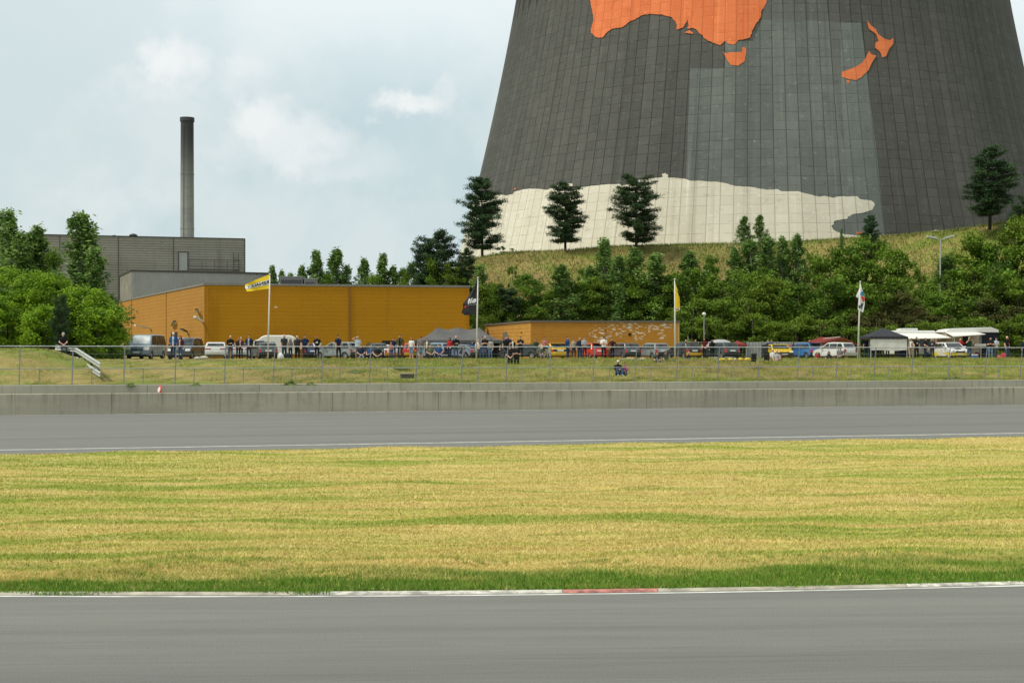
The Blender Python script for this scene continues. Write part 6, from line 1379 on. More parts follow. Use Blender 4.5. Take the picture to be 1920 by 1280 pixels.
def sit(pose, hy=0., hp=0.):
    """on the ground (knees up), on a rail or in a folding chair"""
    b = Body(); z = {'ground': .12, 'recline': .14, 'rail': .45, 'chair': .42}[pose]; ly = {'ground': .10, 'recline': .30, 'rail': -.02, 'chair': .10}[pose]
    if pose == 'ground': kn = [(-.16, -.36, .50), (.16, -.38, .48)]; an = [(-.13, -.58, .09), (.13, -.62, .09)]; to = [(-.14, -.74, .04), (.14, -.78, .04)]
    elif pose == 'recline': kn = [(-.12, -.42, .36), (.12, -.44, .22)]; an = [(-.12, -.78, .10), (.12, -.86, .10)]; to = [(-.16, -.86, .20), (.16, -.92, .22)]
    else: kn = [(-.12, -.42, z + .03), (.14, -.42, z + .02)]; an = [(-.12, -.45, .09), (.15, -.52, .09)]; to = [(-.14, -.61, .035), (.18, -.68, .035)]
    legs(b, [(-.09, 0, z), (.09, 0, z)], kn, an, to)
    c = V3((0, ly * .4, z + .26)); nk = V3((0, ly, z + .54)); 
    if pose == 'ground': nk.y = -.02; c.y = .08
    b.torso((0, .02, z + .03), c, nk, (1, 0, 0)); b.cap(nk, nk + V3((0, -.02, .09)), .056, .052, SKIN); b.head(nk + V3((0, -.03, .17)), hy, hp)
    for sg in (-1, 1):
        sh = nk + V3((sg * .185, 0, -.055))
        if pose == 'recline': el = sh + V3((sg * .10, .14, -.22)); wr = V3((sg * .30, .38, .06))
        elif pose == 'ground': el = sh + V3((sg * .07, -.16, -.2)); wr = V3((sg * .05, -.36, .40))
        elif pose == 'rail': el = sh + V3((sg * .05, -.12, -.24)); wr = V3((sg * .05, -.30, z + .12))
        else: el = sh + V3((sg * .08, -.08, -.25)); wr = V3((sg * .10, -.28, z + .15))
        arm(b, sh, el, wr, sg, None, .8)
    b.inner = ((0, nk.y - .05), .05); b.ht = nk.z + .29; return b
BODY = {}
def body(key):
    if key not in BODY:
        pose, hy, bl = key; b = sit(pose, hy) if pose in ('ground', 'recline', 'rail', 'chair') else stand(pose, hy, 0., bl)
        BODY[key] = (b.finish('body'), b.hc.copy(), b.hr.copy(), b.ht)
    return BODY[key]
def hair_mesh(kind_):
    mb = MB(); n, m_ = 18, 12; vs = []
    for i in range(m_ + 1):
        ph = math.pi * .5 * i / m_ * {'short': 1.15, 'thin': .98, 'long': 1.25, 'cap': .96}[kind_]; z = math.cos(ph)
        for q in range(n):
            a = 2 * math.pi * q / n; x, y = math.sin(ph) * math.cos(a), math.sin(ph) * math.sin(a); k = 1.07 + .02 * math.sin(a * 7 + ph * 5) * (kind_ != 'cap'); lift = 0
            zz = z * .118 * 1.07
            if y < -.25 and kind_ != 'cap': zz = max(zz, .052 + .02 * (-y)) # hairline above the brow
            if kind_ == 'cap': zz = max(zz, .035)
            if kind_ == 'thin': k = 1.03
            vs.append((x * .078 * k, y * .098 * k + (.004), zz))
    fs = [(i * n + q, (i + 1) * n + q, (i + 1) * n + (q + 1) % n, i * n + (q + 1) % n) for i in range(m_) for q in range(n)]
    mb.add(vs, fs)
    if kind_ == 'long':
        for k in range(13):
            a = math.pi * (.0 + k / 12) * 1.16 - .25; x, y = math.cos(a) * .078, math.sin(a) * .088
            mb.tube([(x * .9, y * .9, .06), (x * 1.08, y * 1.1, -.02), (x * 1.12, y * 1.15, -.12), (x * .95, y * 1.15, -.22), (x * .8, y * 1.1, -.27)], [.02, .026, .026, .022, .008], 8)
    if kind_ == 'cap': 
        vs = []
        for k in range(9): a = -math.pi / 2 + (k - 4) / 4 * .85; vs += [(math.cos(a) * .080, math.sin(a) * .1, .045), (math.cos(a) * .085, math.sin(a) * .11 - .062 * math.cos((k - 4) / 4 * 1.3), .034)]
        mb.add(vs, [(2 * k, 2 * k + 1, 2 * k + 3, 2 * k + 2) for k in range(8)])
    me = bpy.data.meshes.new('hair'); me.from_pydata(mb.v, [], mb.f); me.materials.append(None); me.polygons.foreach_set('use_smooth', [True] * len(me.polygons)); me.update(); return me
HAIR = {k: hair_mesh(k) for k in ('short', 'thin', 'long', 'cap')}
CLR = dict(black=(.014, .014, .016), char=(.04, .042, .046), navy=(.015, .025, .065), jeans=(.045, .085, .16), ljeans=(.14, .23, .36), djeans=(.02, .035, .07), grey=(.17, .17, .17), lgrey=(.34, .35, .35), white=(.72, .72, .70),
           pale=(.42, .52, .60), blue=(.03, .08, .22), red=(.42, .03, .035), maroon=(.10, .02, .025), pink=(.48, .05, .16), salmon=(.42, .17, .15), rose=(.45, .22, .28), olive=(.07, .08, .05), green=(.02, .06, .035), beige=(.38, .33, .24), khaki=(.28, .21, .14), denim=(.20, .28, .38), camo=(.13, .13, .09), cream=(.55, .5, .42), brown=(.05, .028, .015), ginger=(.28, .10, .03), blond=(.50, .36, .16), whitehair=(.55, .54, .52), dark=(.015, .011, .009), skin=(.60, .34, .25), tan=(.38, .20, .13))
def cm(k): return mat('cloth_' + k if k not in ('skin', 'tan', 'brown', 'ginger', 'blond', 'whitehair', 'dark') else k + '_tone', CLR[k], .9 if k != 'skin' else .55, var=.22, scale=9, spec=.12 if k != 'skin' else .35)
M_EYE = mat('eye_dark', (.02, .018, .016), .3); M_LIP = mat('lip', (.30, .11, .09), .5)
def person(px, pyt, pose, face, shirt, legs_, label, hair=('short', 'brown'), h=1.78, shoe='black', sleeves='short', shorts=False, inner=None, hy=0., build=1., Y=None, z=None, group='spectators on the bank', prints=None, skin='skin', extra=None):
    build *= 1.1; build = round(build, 2)
    sitp = pose in ('ground', 'recline', 'rail', 'chair'); me, hc, hr, ht = body((pose, hy, build)); sc = h / 1.753
    hh = ht * sc
    if Y is None: Y = F * (hh - .36) / (665 - pyt)
    x = PX(px, Y)
    if z is None: z = float(gz(x, Y))
    e = empty('person', (x, Y, z), R(face), label, 'person', group); e.scale = (sc * (1.0 if build <= 1 else 1.), sc, sc)
    o = bpy.data.objects.new('body', me); COL.objects.link(o); o.parent = e
    cols = [skin, shirt, legs_, skin if shorts else legs_, shoe, shirt if sleeves == 'long' else skin, inner or shirt]
    if sleeves == 'white': cols[5] = 'white'
    for i in range(9):
        o.material_slots[i].link = 'OBJECT'; o.material_slots[i].material = cm(cols[i]) if i < 7 else (M_EYE if i == 7 else M_LIP)
    if hair:
        q = bpy.data.objects.new('cap' if hair[0] == 'cap' else 'hair', HAIR[hair[0]]); COL.objects.link(q); q.parent = e; q.matrix_local = Matrix.Translation(hc) @ hr.to_4x4()
        q.material_slots[0].link = 'OBJECT'; q.material_slots[0].material = cm(hair[1])
        if hair[0] == 'cap' and len(hair) > 2:
            q = bpy.data.objects.new('hair', HAIR['long' if hair[2] == 'L' else 'short']); COL.objects.link(q); q.parent = e; q.matrix_local = Matrix.Translation(hc) @ hr.to_4x4() @ Matrix.Scale(.97, 4); q.material_slots[0].link = 'OBJECT'; q.material_slots[0].material = cm(hair[3])
    if prints == 'tri':   # white sports emblem: three slanted bars cut into a triangle
        mb = MB()
        for k, (x0, hh_) in enumerate(((-.085, .05), (-.03, .09), (.025, .13))): mb.add([(x0, -.150, 1.22), (x0 + .045, -.150, 1.22), (x0 + .045 - hh_ * .0 , -.146, 1.22 + hh_ * .72), (x0 - .012, -.146, 1.22 + hh_ * .9)], [(0, 1, 2, 3)])
        mb.box(-.09, .085, -.151, -.148, 1.185, 1.205); mb.build('chest_emblem', cm('white'), e)
    elif prints:
        mb = MB(); mb.add([(-.07, -.142, 1.20), (.07, -.142, 1.20), (.085, -.142, 1.27), (.05, -.139, 1.33), (-.05, -.139, 1.33), (-.085, -.142, 1.27)], [(0, 1, 2, 3, 4, 5)]); mb.build('shirt_print', cm(prints), e)
    if extra: extra(e)
    return e
def camera_prop(e):
    mb = MB(); mb.bbox(-.07, .07, -.25, -.17, 1.58, 1.67, .01); mb.build('held_camera', M_BLACK, e); mb = MB(); mb.lathe([(0, 0), (.035, 0), (.04, .12), (0, .12)], 12); mb.v = [(x, -.25 - z, y + 1.625) for x, y, z in mb.v]; mb.build('camera_lens', M_BLACK, e)
def sunglasses(e):
    mb = MB(); mb.bbox(-.065, .065, -.115, -.095, 1.63, 1.655, .005); mb.build('sunglasses', M_BLACK, e)
Pn = person; LNG = 'long'
Pn(118, 624.5, 'rail', 25, 'black', 'djeans', 'man in a black t-shirt sitting on the guard rail before the hedge', ('thin', 'brown'), Y=90.8, z=H - (650 - 665) * 90.8 / F * 1 - .42, prints='white')
Pn(325, 623, 'clasp', 5, 'blue', 'djeans', 'man in a white cap and open blue jacket left of the people carrier', ('cap', 'white'), sleeves=LNG, inner='pale', h=1.82)
Pn(338.5, 629.5, 'down', -20, 'maroon', 'jeans', 'long haired woman in a maroon jacket beside the man in the white cap', ('long', 'brown'), h=1.68, sleeves=LNG, inner='lgrey')
Pn(432, 629, 'cross', 10, 'black', 'jeans', 'grey haired man in black with crossed arms, right of the white hatchback', ('thin', 'whitehair'), sleeves=LNG, h=1.78)
Pn(451.5, 632, 'pocket', -10, 'char', 'black', 'white haired man with a pink shirt under a dark vest', ('short', 'whitehair'), inner='rose', sleeves=LNG, h=1.72)
Pn(447, 632.5, 'down', 10, 'brown', 'black', 'person half hidden behind the white haired man in the dark vest', ('short', 'ginger'), h=1.7)
Pn(467, 627.5, 'pocket', -5, 'navy', 'djeans', 'bearded man in a wide open dark jacket over a grey t-shirt', ('short', 'brown'), inner='lgrey', sleeves=LNG, h=1.82, build=1.12)
Pn(533, 627, 'down', 35, 'char', 'djeans', 'bald man in a charcoal t-shirt right of the first flag pole', None, h=1.8, build=1.12)
Pn(544.5, 635, 'down', 30, 'grey', 'navy', 'small woman in a grey cardigan behind the bald man in charcoal', ('long', 'brown'), h=1.62, sleeves=LNG)
Pn(558.5, 632, 'pocket', 5, 'black', 'black', 'blond woman in a black hoodie left of the man in the navy t-shirt', ('short', 'blond'), h=1.7, sleeves=LNG, inner='black')
Pn(557, 629.2, 'down', 5, 'char', 'black', 'man in a white cap whose head shows above the woman in the black hoodie', ('cap', 'cream'), h=1.8)
Pn(571.5, 628, 'hip', 20, 'navy', 'char', 'dark haired man in a navy t-shirt right of the woman in the black hoodie', ('short', 'dark'), h=1.8, build=1.08, prints='blue')
Pn(594.5, 628.6, 'pocket', 0, 'black', 'black', 'man in a red cap and black hoodie with white sleeves and a white triangle emblem', ('cap', 'red'), h=1.78, sleeves='white', prints='tri')
Pn(634, 628, 'hip', 45, 'navy', 'black', 'stout dark haired man in a navy t-shirt in front of the grey green hatchback', ('short', 'dark'), h=1.82, build=1.2)
Pn(649, 641.5, 'clasp', 10, 'black', 'black', 'short dark haired girl in black beside the stout man in navy', ('long', 'dark'), h=1.50, sleeves='short', shorts=False)
Pn(670.5, 630.5, 'shade', 0, 'pale', 'khaki', 'man in a pale blue polo shirt shading his eyes with one hand', ('thin', 'whitehair'), h=1.78, build=1.12)
Pn(677, 651, 'chair', 10, 'navy', 'ljeans', 'person in dark top and light jeans sitting in front of the man shading his eyes', ('short', 'brown'), h=1.65, Y=97, z=2.6)
Pn(693, 652, 'chair', -20, 'blue', 'black', 'person in blue sitting by the bottle green hatchback', ('short', 'brown'), h=1.7, Y=98, z=2.6)
Pn(708, 652, 'chair', 0, 'black', 'black', 'person all in black with yellow white shoes sitting left of the yellow and red hatchback', ('short', 'dark'), h=1.72, shoe='cream', Y=94, z=2.5)
Pn(738, 633, 'down', -5, 'navy', 'jeans', 'young man in a navy jumper beside the tall man in an open grey jacket', ('short', 'brown'), h=1.7, sleeves=LNG)
Pn(750, 627, 'pocket', -10, 'olive', 'djeans', 'tall man with an open grey green jacket over a black shirt', ('short', 'brown'), h=1.85, inner='black', sleeves=LNG)
Pn(771.5, 632, 'down', -30, 'white', 'denim', 'woman with long ginger hair, white top and denim shorts', ('long', 'ginger'), h=1.68, shorts=True, shoe='white')
Pn(789, 630.5, 'down', 10, 'grey', 'denim', 'man in a black cap, grey t-shirt and denim shorts', ('cap', 'black'), h=1.76, shorts=True, shoe='white', prints='salmon')
Pn(801, 635, 'clasp', -15, 'camo', 'black', 'woman in a light grey green jacket right of the man in shorts and black cap', ('short', 'brown'), h=1.66, sleeves=LNG, inner='white')
Pn(807, 651, 'chair', 15, 'camo', 'char', 'person in a camouflage top sitting under the left end of the black tent', ('short', 'brown'), h=1.7, Y=99, z=2.62)
Pn(823, 650, 'chair', 10, 'blue', 'jeans', 'person in a blue top sitting beside the small white table', ('short', 'brown'), h=1.72, Y=100, z=2.62)
Pn(843, 632.5, 'pocket', -35, 'red', 'djeans', 'dark haired woman in a red top under the black tent', ('long', 'dark'), h=1.68, sleeves=LNG)
Pn(855, 629.5, 'cross', 10, 'black', 'jeans', 'bald man in black long sleeves with crossed arms under the black tent', None, h=1.8, sleeves=LNG)
Pn(896.5, 637, 'down', 20, 'white', 'jeans', 'blond girl in a white t-shirt right by the pole of the black flag', ('short', 'blond'), h=1.6)
Pn(904, 631, 'down', -10, 'grey', 'jeans', 'man in a grey shirt standing behind the white haired man in black', ('short', 'brown'), h=1.78)
Pn(909.5, 630, 'phone', 10, 'black', 'jeans', 'white haired man in a black t-shirt looking at his hands near the black flag', ('short', 'whitehair'), h=1.8, build=1.08)
Pn(919.5, 634, 'down', -30, 'lgrey', 'ljeans', 'woman in a grey top right of the white haired man in the black t-shirt', ('long', 'brown'), h=1.66)
Pn(953, 628.5, 'phone', -20, 'navy', 'char', 'curly haired man in a navy t-shirt beside the low white car', ('short', 'brown'), h=1.82, build=1.08)
Pn(949, 634, 'down', 0, 'black', 'djeans', 'shorter man in a black t-shirt in front of the curly haired man in navy', ('thin', 'ginger'), h=1.7, Y=104)
Pn(961, 635, 'clasp', 10, 'black', 'black', 'woman in a black jacket over a white shirt beside the curly haired man', ('short', 'blond'), h=1.68, sleeves=LNG, inner='white')
Pn(976, 630.5, 'phone', 0, 'black', 'black', 'man with a pale chest print right of the woman in the black jacket', ('short', 'dark'), h=1.78, prints='lgrey')
Pn(956.5, 651, 'clasp', 5, 'black', 'black', 'person in black shorts standing lower on the slope, left of two', ('short', 'brown'), h=1.68, shorts=True, Y=91.5, z=1.98)
Pn(968.5, 648.5, 'phone', 5, 'black', 'black', 'person all in black standing lower on the slope, right of two', ('short', 'brown'), h=1.74, Y=91.5, z=1.98)
Pn(1005, 635.5, 'down', -20, 'green', 'black', 'person in a dark green top left of the man in salmon', ('short', 'brown'), h=1.68)
Pn(1013, 643, 'chair', 20, 'camo', 'grey', 'blond person under a patterned blanket sitting below the man in salmon', ('short', 'blond'), h=1.72, Y=104, z=2.62, sleeves=LNG)
Pn(1022, 632, 'hips', 0, 'salmon', 'djeans', 'man in a salmon t-shirt and sunglasses left of the yellow hatchback', ('short', 'brown'), h=1.76, extra=sunglasses)
Pn(1064.5, 630.5, 'pocket', 60, 'blue', 'djeans', 'balding man in a dark blue jacket right of the yellow hatchback', ('thin', 'brown'), h=1.78, sleeves=LNG, inner='blue', build=1.1)
Pn(1076, 634, 'down', 20, 'beige', 'char', 'woman in a beige jacket beside the man in the dark blue jacket', ('short', 'brown'), h=1.66, sleeves=LNG)
Pn(1087, 632.5, 'down', -20, 'navy', 'djeans', 'blond woman in navy behind the child in red', ('short', 'blond'), h=1.72, sleeves=LNG)
Pn(1089, 644, 'down', 0, 'red', 'jeans', 'child in a red jacket standing in front of the blond woman in navy', ('short', 'blond'), h=1.30, sleeves=LNG, shoe='lgrey')
Pn(1096, 631, 'phone', 15, 'lgrey', 'djeans', 'man in a light grey hoodie beside the red hatchback', ('short', 'brown'), h=1.76, sleeves=LNG, shoe='white')
Pn(1132, 630, 'cross', -5, 'white', 'black', 'man in a white t-shirt and black cap with crossed arms', ('cap', 'black'), h=1.8, build=1.08, prints='rose')
Pn(1148, 633.5, 'hips', 0, 'maroon', 'black', 'person in a dark hooded jacket right of the man in the white t-shirt', ('short', 'brown'), h=1.72, sleeves=LNG, inner='black')
Pn(1158.5, 677.5, 'ground', 10, 'black', 'jeans', 'man in a white cap and dark jacket sitting low on the slope', ('cap', 'white'), h=1.78, sleeves=LNG, Y=86.5, z=1.82, shoe='lgrey')
Pn(1171, 680.5, 'ground', -10, 'pink', 'jeans', 'child in a pink jacket sitting beside the man in the white cap', ('short', 'brown'), h=1.5, sleeves=LNG, Y=86.5, z=1.80)
Pn(1231.5, 666.5, 'ground', 20, 'char', 'grey', 'person in dark grey sitting in the grass below the silver grey hatchback', ('short', 'brown'), h=1.75, Y=95, z=2.35)
Pn(1254, 666.5, 'recline', 55, 'char', 'jeans', 'person leaning back in the grass left of the yellow flag pole', ('short', 'brown'), h=1.78, Y=96, z=2.38)
Pn(1292, 668, 'ground', -30, 'black', 'jeans', 'blond person in black sitting in the grass below the black hatchback', ('short', 'blond'), h=1.7, Y=98, z=2.40)
Pn(1286, 635.5, 'down', 0, 'brown', 'black', 'bald man standing behind the black hatchback with the yellow bumper', None, h=1.76, Y=132)
Pn(1304, 638, 'down', -20, 'char', 'black', 'blond person in dark grey at the right side of the black hatchback', ('short', 'blond'), h=1.7, Y=127)
Pn(1321, 633, 'pocket', -40, 'maroon', 'black', 'dark haired woman in a maroon top below the small lamp post', ('long', 'dark'), h=1.70)
Pn(1335, 636, 'down', 10, 'black', 'black', 'dark haired woman in a long black coat right of the woman in maroon', ('long', 'dark'), h=1.68, sleeves=LNG, build=1.12)
Pn(1446, 634.5, 'down', 20, 'blue', 'djeans', 'man in a bright blue jacket standing behind the yellow open top car', ('short', 'brown'), h=1.76, sleeves=LNG, Y=133)
Pn(1440, 638.5, 'down', -20, 'navy', 'djeans', 'person in navy half hidden left of the man in the bright blue jacket', ('short', 'lgrey'), h=1.7, sleeves=LNG, Y=134)
Pn(1488, 640, 'down', 90, 'navy', 'navy', 'person in navy bending behind the blue hatchback', ('short', 'dark'), h=1.6, sleeves=LNG, Y=134)
Pn(1518, 632.5, 'hips', 0, 'black', 'black', 'man in a black and white top standing behind the blue hatchback', ('short', 'brown'), h=1.78, sleeves='white', Y=131)
Pn(1456, 663, 'chair', -35, 'lgrey', 'red', 'bald man in a grey t-shirt sitting with red cloth over his legs', None, h=1.78, Y=98, z=2.16)
Pn(1450, 660, 'chair', 30, 'white', 'jeans', 'person sitting behind the bald man in the grey t-shirt', ('short', 'whitehair'), h=1.7, Y=102, z=2.3)
Pn(1532.5, 668, 'ground', 30, 'red', 'char', 'person in red sitting in the grass below the white hatchback', ('short', 'blond'), h=1.65, Y=102, z=2.45)
Pn(1554, 664, 'ground', -5, 'char', 'black', 'woman in dark grey sitting in the grass right of the person in red', ('long', 'dark'), h=1.72, Y=101, z=2.42)
Pn(1575, 656, 'chair', -30, 'grey', 'black', 'person in a grey t-shirt and black trousers sitting right of the woman in dark grey', ('short', 'brown'), h=1.75, Y=102, z=2.45)
for px, c, l, lb in ((1625, 'navy', 'djeans', 'leftmost of the people hidden by the white gazebo wall, in dark jeans'), (1649, 'navy', 'black', 'person in black trousers behind the middle of the white gazebo wall'), (1664, 'maroon', 'brown', 'person in brown trousers behind the white gazebo wall'), (1681, 'grey', 'grey', 'person in grey trousers behind the right end of the white gazebo wall'), (1631, 'pale', 'ljeans', 'person in light blue jeans behind the left end of the white gazebo wall')):
    Pn(px, 636, 'down', 180 if px % 2 else 20, c, l, lb, ('short', 'brown'), h=1.72, Y=113.2 + (px % 3) * .3, shoe='white')
Pn(1709, 634, 'down', -60, 'beige', 'khaki', 'woman in a beige vest over white with khaki trousers right of the gazebo', ('short', 'brown'), h=1.70, inner='white', hy=0)
Pn(1718.5, 631.5, 'side', 10, 'black', 'black', 'man in a black t-shirt beside the woman in beige', ('short', 'brown'), h=1.78, prints='lgrey')
Pn(1734.5, 633.5, 'side', 60, 'black', 'djeans', 'broad man in a black t-shirt turned to the left with an arm out', ('short', 'brown'), h=1.74, build=1.12)
Pn(1748, 634, 'down', -20, 'char', 'djeans', 'woman with long blond hair and a patterned black sweater', ('long', 'blond'), h=1.70, sleeves=LNG, prints='lgrey')
Pn(1755.5, 632, 'down', 10, 'salmon', 'black', 'person in a salmon top and grey cap behind the blond woman', ('cap', 'grey'), h=1.74, Y=121)
Pn(1788.5, 634.5, 'down', -30, 'navy', 'black', 'dark haired person in navy behind the rally car', ('short', 'dark'), h=1.72, Y=126)
Pn(1801, 633, 'photo', 10, 'red', 'black', 'person in a red jacket taking a photo behind the rally car', ('short', 'blond'), h=1.76, sleeves=LNG, Y=122, extra=camera_prop)
Pn(1817.5, 632, 'photo', 0, 'green', 'jeans', 'man in dark green holding a camera with a long lens to his face', ('cap', 'beige'), h=1.78, extra=camera_prop)
Pn(1857.5, 632, 'phone', -15, 'black', 'ljeans', 'man in a black t-shirt left of the man in the pale blue shirt', ('short', 'dark'), h=1.78, build=1.08)
Pn(1868, 632.5, 'phone', 10, 'pale', 'camo', 'man in a grey cap, pale blue shirt and camouflage trousers', ('cap', 'char'), h=1.76)
Pn(1888, 630, 'hip', 35, 'black', 'jeans', 'bald man in a black t-shirt with a red print near the right edge', None, h=1.80, build=1.12, prints='red')
Pn(1920, 636, 'down', 10, 'navy', 'black', 'person in navy cut by the right edge', ('short', 'brown'), h=1.7, sleeves=LNG)
Pn(1016.5, 643.5, 'down', 10, 'white', 'grey', 'small pale haired child left of the yellow hatchback', ('short', 'blond'), h=1.3)
Pn(885.5, 640, 'down', 15, 'blue', 'jeans', 'short person in blue left of the blond girl at the black flag pole', ('short', 'brown'), h=1.5)
Pn(943, 640, 'down', -15, 'green', 'djeans', 'person in dark green beside the orange wheels of the low white car', ('short', 'dark'), h=1.62, Y=110)
Pn(836, 641, 'down', 20, 'navy', 'djeans', 'child in navy left of the dark haired woman in the red top', ('short', 'brown'), h=1.42)
Pn(1069, 645, 'down', 0, 'rose', 'grey', 'small child in rose between the balding man and the woman in beige', ('long', 'blond'), h=1.2)
Pn(733, 641, 'down', 25, 'salmon', 'jeans', 'child in salmon left of the young man in the navy jumper', ('short', 'ginger'), h=1.35)
Pn(1180, 667, 'ground', 15, 'green', 'char', 'person in green sitting on the crest below the dark grey hatchback', ('short', 'dark'), h=1.72, Y=98, z=2.45) if False else None
def stroller(px, Y, face, label, col):
    e = empty('pushchair', (PX(px, Y), Y, float(gz(PX(px, Y), Y))), R(face), label, 'pushchair', 'pushchairs')
    mb = MB(); n_ = 10; vs = []
    for i in range(n_ + 1):
        a = math.pi * .55 * i / n_ - .2
        for y_ in (-.22, -.2, .2, .22): vs.append((.05 + .32 * math.cos(a + 1.3), y_, .72 + .32 * math.sin(a + 1.3) * (1 if abs(y_) < .21 else .93)))
    mb.add(vs, [(4 * i + j, 4 * i + j + 1, 4 * i + j + 5, 4 * i + j + 4) for i in range(n_) for j in range(3)]); o = mb.build('hood', col, e, True); o.modifiers.new('s', 'SOLIDIFY').thickness = .015
    mb = MB(); mb.bar((-.02, 0, .80), (-.22, 0, .48), .42, .05); mb.bar((-.22, 0, .48), (.25, 0, .50), .42, .06); mb.bar((.25, 0, .5), (.38, 0, .28), .38, .04); mb.build('seat', col, e)
    for y_ in (-.24, .24):
        mb = MB(); mb.tube([(-.58, y_, 1.0), (-.45, y_, .98), (.32, y_, .12)], .014, 6); mb.tube([(.1, y_, .55), (-.28, y_, .14)], .014, 6); mb.build('frame', M_GALV, e)
        for x_ in (.32, -.28): mb = MB(); mb.lathe([(.05, -.02), (.125, -.025), (.135, 0), (.125, .025), (.05, .02)], 16); mb.v = [(q[0] + x_, q[2] + y_, q[1] + .135) for q in mb.v]; mb.build('wheel', M_RUB, e)
    mb = MB(); mb.tube([(-.58, -.24, 1.0), (-.58, .24, 1.0)], .018, 6); mb.build('handle', M_BLACK, e); return e
stroller(1024, 104.5, 160, 'grey patterned pushchair below the man in salmon', cm('lgrey')); stroller(868, 105, 20, 'black pushchair in front of the low dark silver coupe', cm('black')); stroller(947, 104, 30, 'black pushchair beside the shorter man in the black t-shirt', cm('char'))
# ---------------- flags ----------------
def text_tris(txt, bold=.0):
    cu = bpy.data.curves.new('t', 'FONT'); cu.body = txt; cu.size = 1; cu.offset = bold; cu.resolution_u = 3; o = bpy.data.objects.new('t', cu); COL.objects.link(o)
    me = bpy.data.meshes.new_from_object(o.evaluated_get(bpy.context.evaluated_depsgraph_get())); bm = bmesh.new(); bm.from_mesh(me)
    for _ in range(2): bmesh.ops.subdivide_edges(bm, edges=[e for e in bm.edges if e.calc_length() > .12], cuts=2)
    bmesh.ops.triangulate(bm, faces=bm.faces[:]); V = [(v.co.x, v.co.y) for v in bm.verts]; Fc = [tuple(v.index for v in f.verts) for f in bm.faces]; bm.free(); bpy.data.objects.remove(o)
    xs_ = [v[0] for v in V]; ys_ = [v[1] for v in V]; a, b = min(xs_), max(xs_); c, d = min(ys_), max(ys_); return [((x - a) / (b - a), (y - c) / (d - c)) for x, y in V], Fc
M_POLE = mat('white_flag_pole', (.62, .61, .55), .5, var=.08)
def pole(px0, py0, px1, py1, Y, label):
    a = at(px1, py1, Y); a.z = float(gz(a.x, a.y)) - .1; b = at(px0, py0, Y); e = empty('flagpole', a, 0, label, 'flagpole', 'white flag poles'); d = b - a
    mb = MB(); mb.tube([(0, 0, 0), tuple(d * .5), tuple(d)], [.06, .05, .035], 10); mb.build('pole', M_POLE, e, True); mb = MB(); mb.lathe([(0, d.z), (.08, d.z), (.08, d.z + .03), (.03, d.z + .07), (0, d.z + .08)], 10); mb.v = [(x + d.x, y + d.y, z) for x, y, z in mb.v]; mb.build('finial', M_POLE, e)
    mb = MB(); mb.tube([(.07, -.06, .9), tuple(d * .96 + V3((.06, -.05, 0)))], .006, 4); mb.build('halyard', M_POLE, e); return e
def flag(name, rows, Y, label, m, wave=.10, marks=(), nu=60, nv=24, folds=3.2, seed=0):
    """rows: (left px,py | right px,py) outline at several heights; u runs from the pole outwards"""
    rows = [(V3((a[0], a[1])), V3((b[0], b[1]))) for a, b in rows]
    def P(u, v, off=0.):
        k = v * (len(rows) - 1); i = min(int(k), len(rows) - 2); t = k - i; a = rows[i][0].lerp(rows[i + 1][0], t); b = rows[i][1].lerp(rows[i + 1][1], t); p = a.lerp(b, u)
        d = wave * u * math.sin(u * folds * math.pi + v * 2.2 + seed) + off; q = at(p.x, p.y, Y); return V3((q.x, Y + d, q.z))
    e = empty(name, P(0, 0), 0, label, 'flag', 'flags'); o_ = V3(e.location)
    V = [P(i / nu, j / nv) - o_ for i in range(nu + 1) for j in range(nv + 1)]; Fc = [(i * (nv + 1) + j, i * (nv + 1) + j + 1, (i + 1) * (nv + 1) + j + 1, (i + 1) * (nv + 1) + j) for i in range(nu) for j in range(nv)]
    mb = MB(); mb.add(V, Fc); mb.build('cloth', m, e, True)
    for im_, (nm, mk, pts, fs) in enumerate(marks):
        for sd_ in (-.02 - .012 * im_, .02 + .012 * im_):
            mb = MB(); mb.add([P(u, v, sd_) - o_ for u, v in pts], fs); mb.build(nm, mk, e)
    return e
def quad_mark(u0, u1, v0, v1, n=16): 
    pts = []; 
    for i in range(n + 1): pts += [(u0 + (u1 - u0) * i / n, v0), (u0 + (u1 - u0) * i / n, (v0 + v1) / 2), (u0 + (u1 - u0) * i / n, v1)]
    return pts, [(3 * i + j, 3 * i + j + 1, 3 * i + j + 4, 3 * i + j + 3) for i in range(n) for j in range(2)]
def poly_mark(poly):
    vo, eo, fo, *_ = delaunay_2d_cdt([Vector(p) for p in poly] + [Vector((sum(p[0] for p in poly) / len(poly), sum(p[1] for p in poly) / len(poly)))], [(i, (i + 1) % len(poly)) for i in range(len(poly))], [], 1, 1e-5); return [tuple(v) for v in vo], [tuple(f) for f in fo]
M_FY = mat('yellow_flag_cloth', (.85, .60, .01), .7, var=.06); M_FB = mat('black_flag_cloth', (.012, .012, .015), .7); M_FW = mat('white_flag_cloth', (.72, .72, .72), .7, var=.05); M_FL = mat('flag_lettering_black', (.015, .015, .025), .7); M_FR = mat('flag_red', (.70, .035, .02), .7); M_FC = mat('flag_blue', (.02, .25, .42), .7); M_FGL = mat('flag_lettering_white', (.80, .82, .85), .7)
def word(t, u0, u1, v0, v1, bold=.02):
    V, Fc = text_tris(t, bold); return [(u0 + (u1 - u0) * x, v1 + (v0 - v1) * y) for x, y in V], Fc   # read from the far side: mirrored towards the viewer
pole(506, 515, 502, 668, 101, 'leftmost white flag pole, in front of the yellow hall')
wp = quad_mark(.0, 1., .36, .72); wd_ = word('RENAULT', .03, .93, .41, .67, .03)
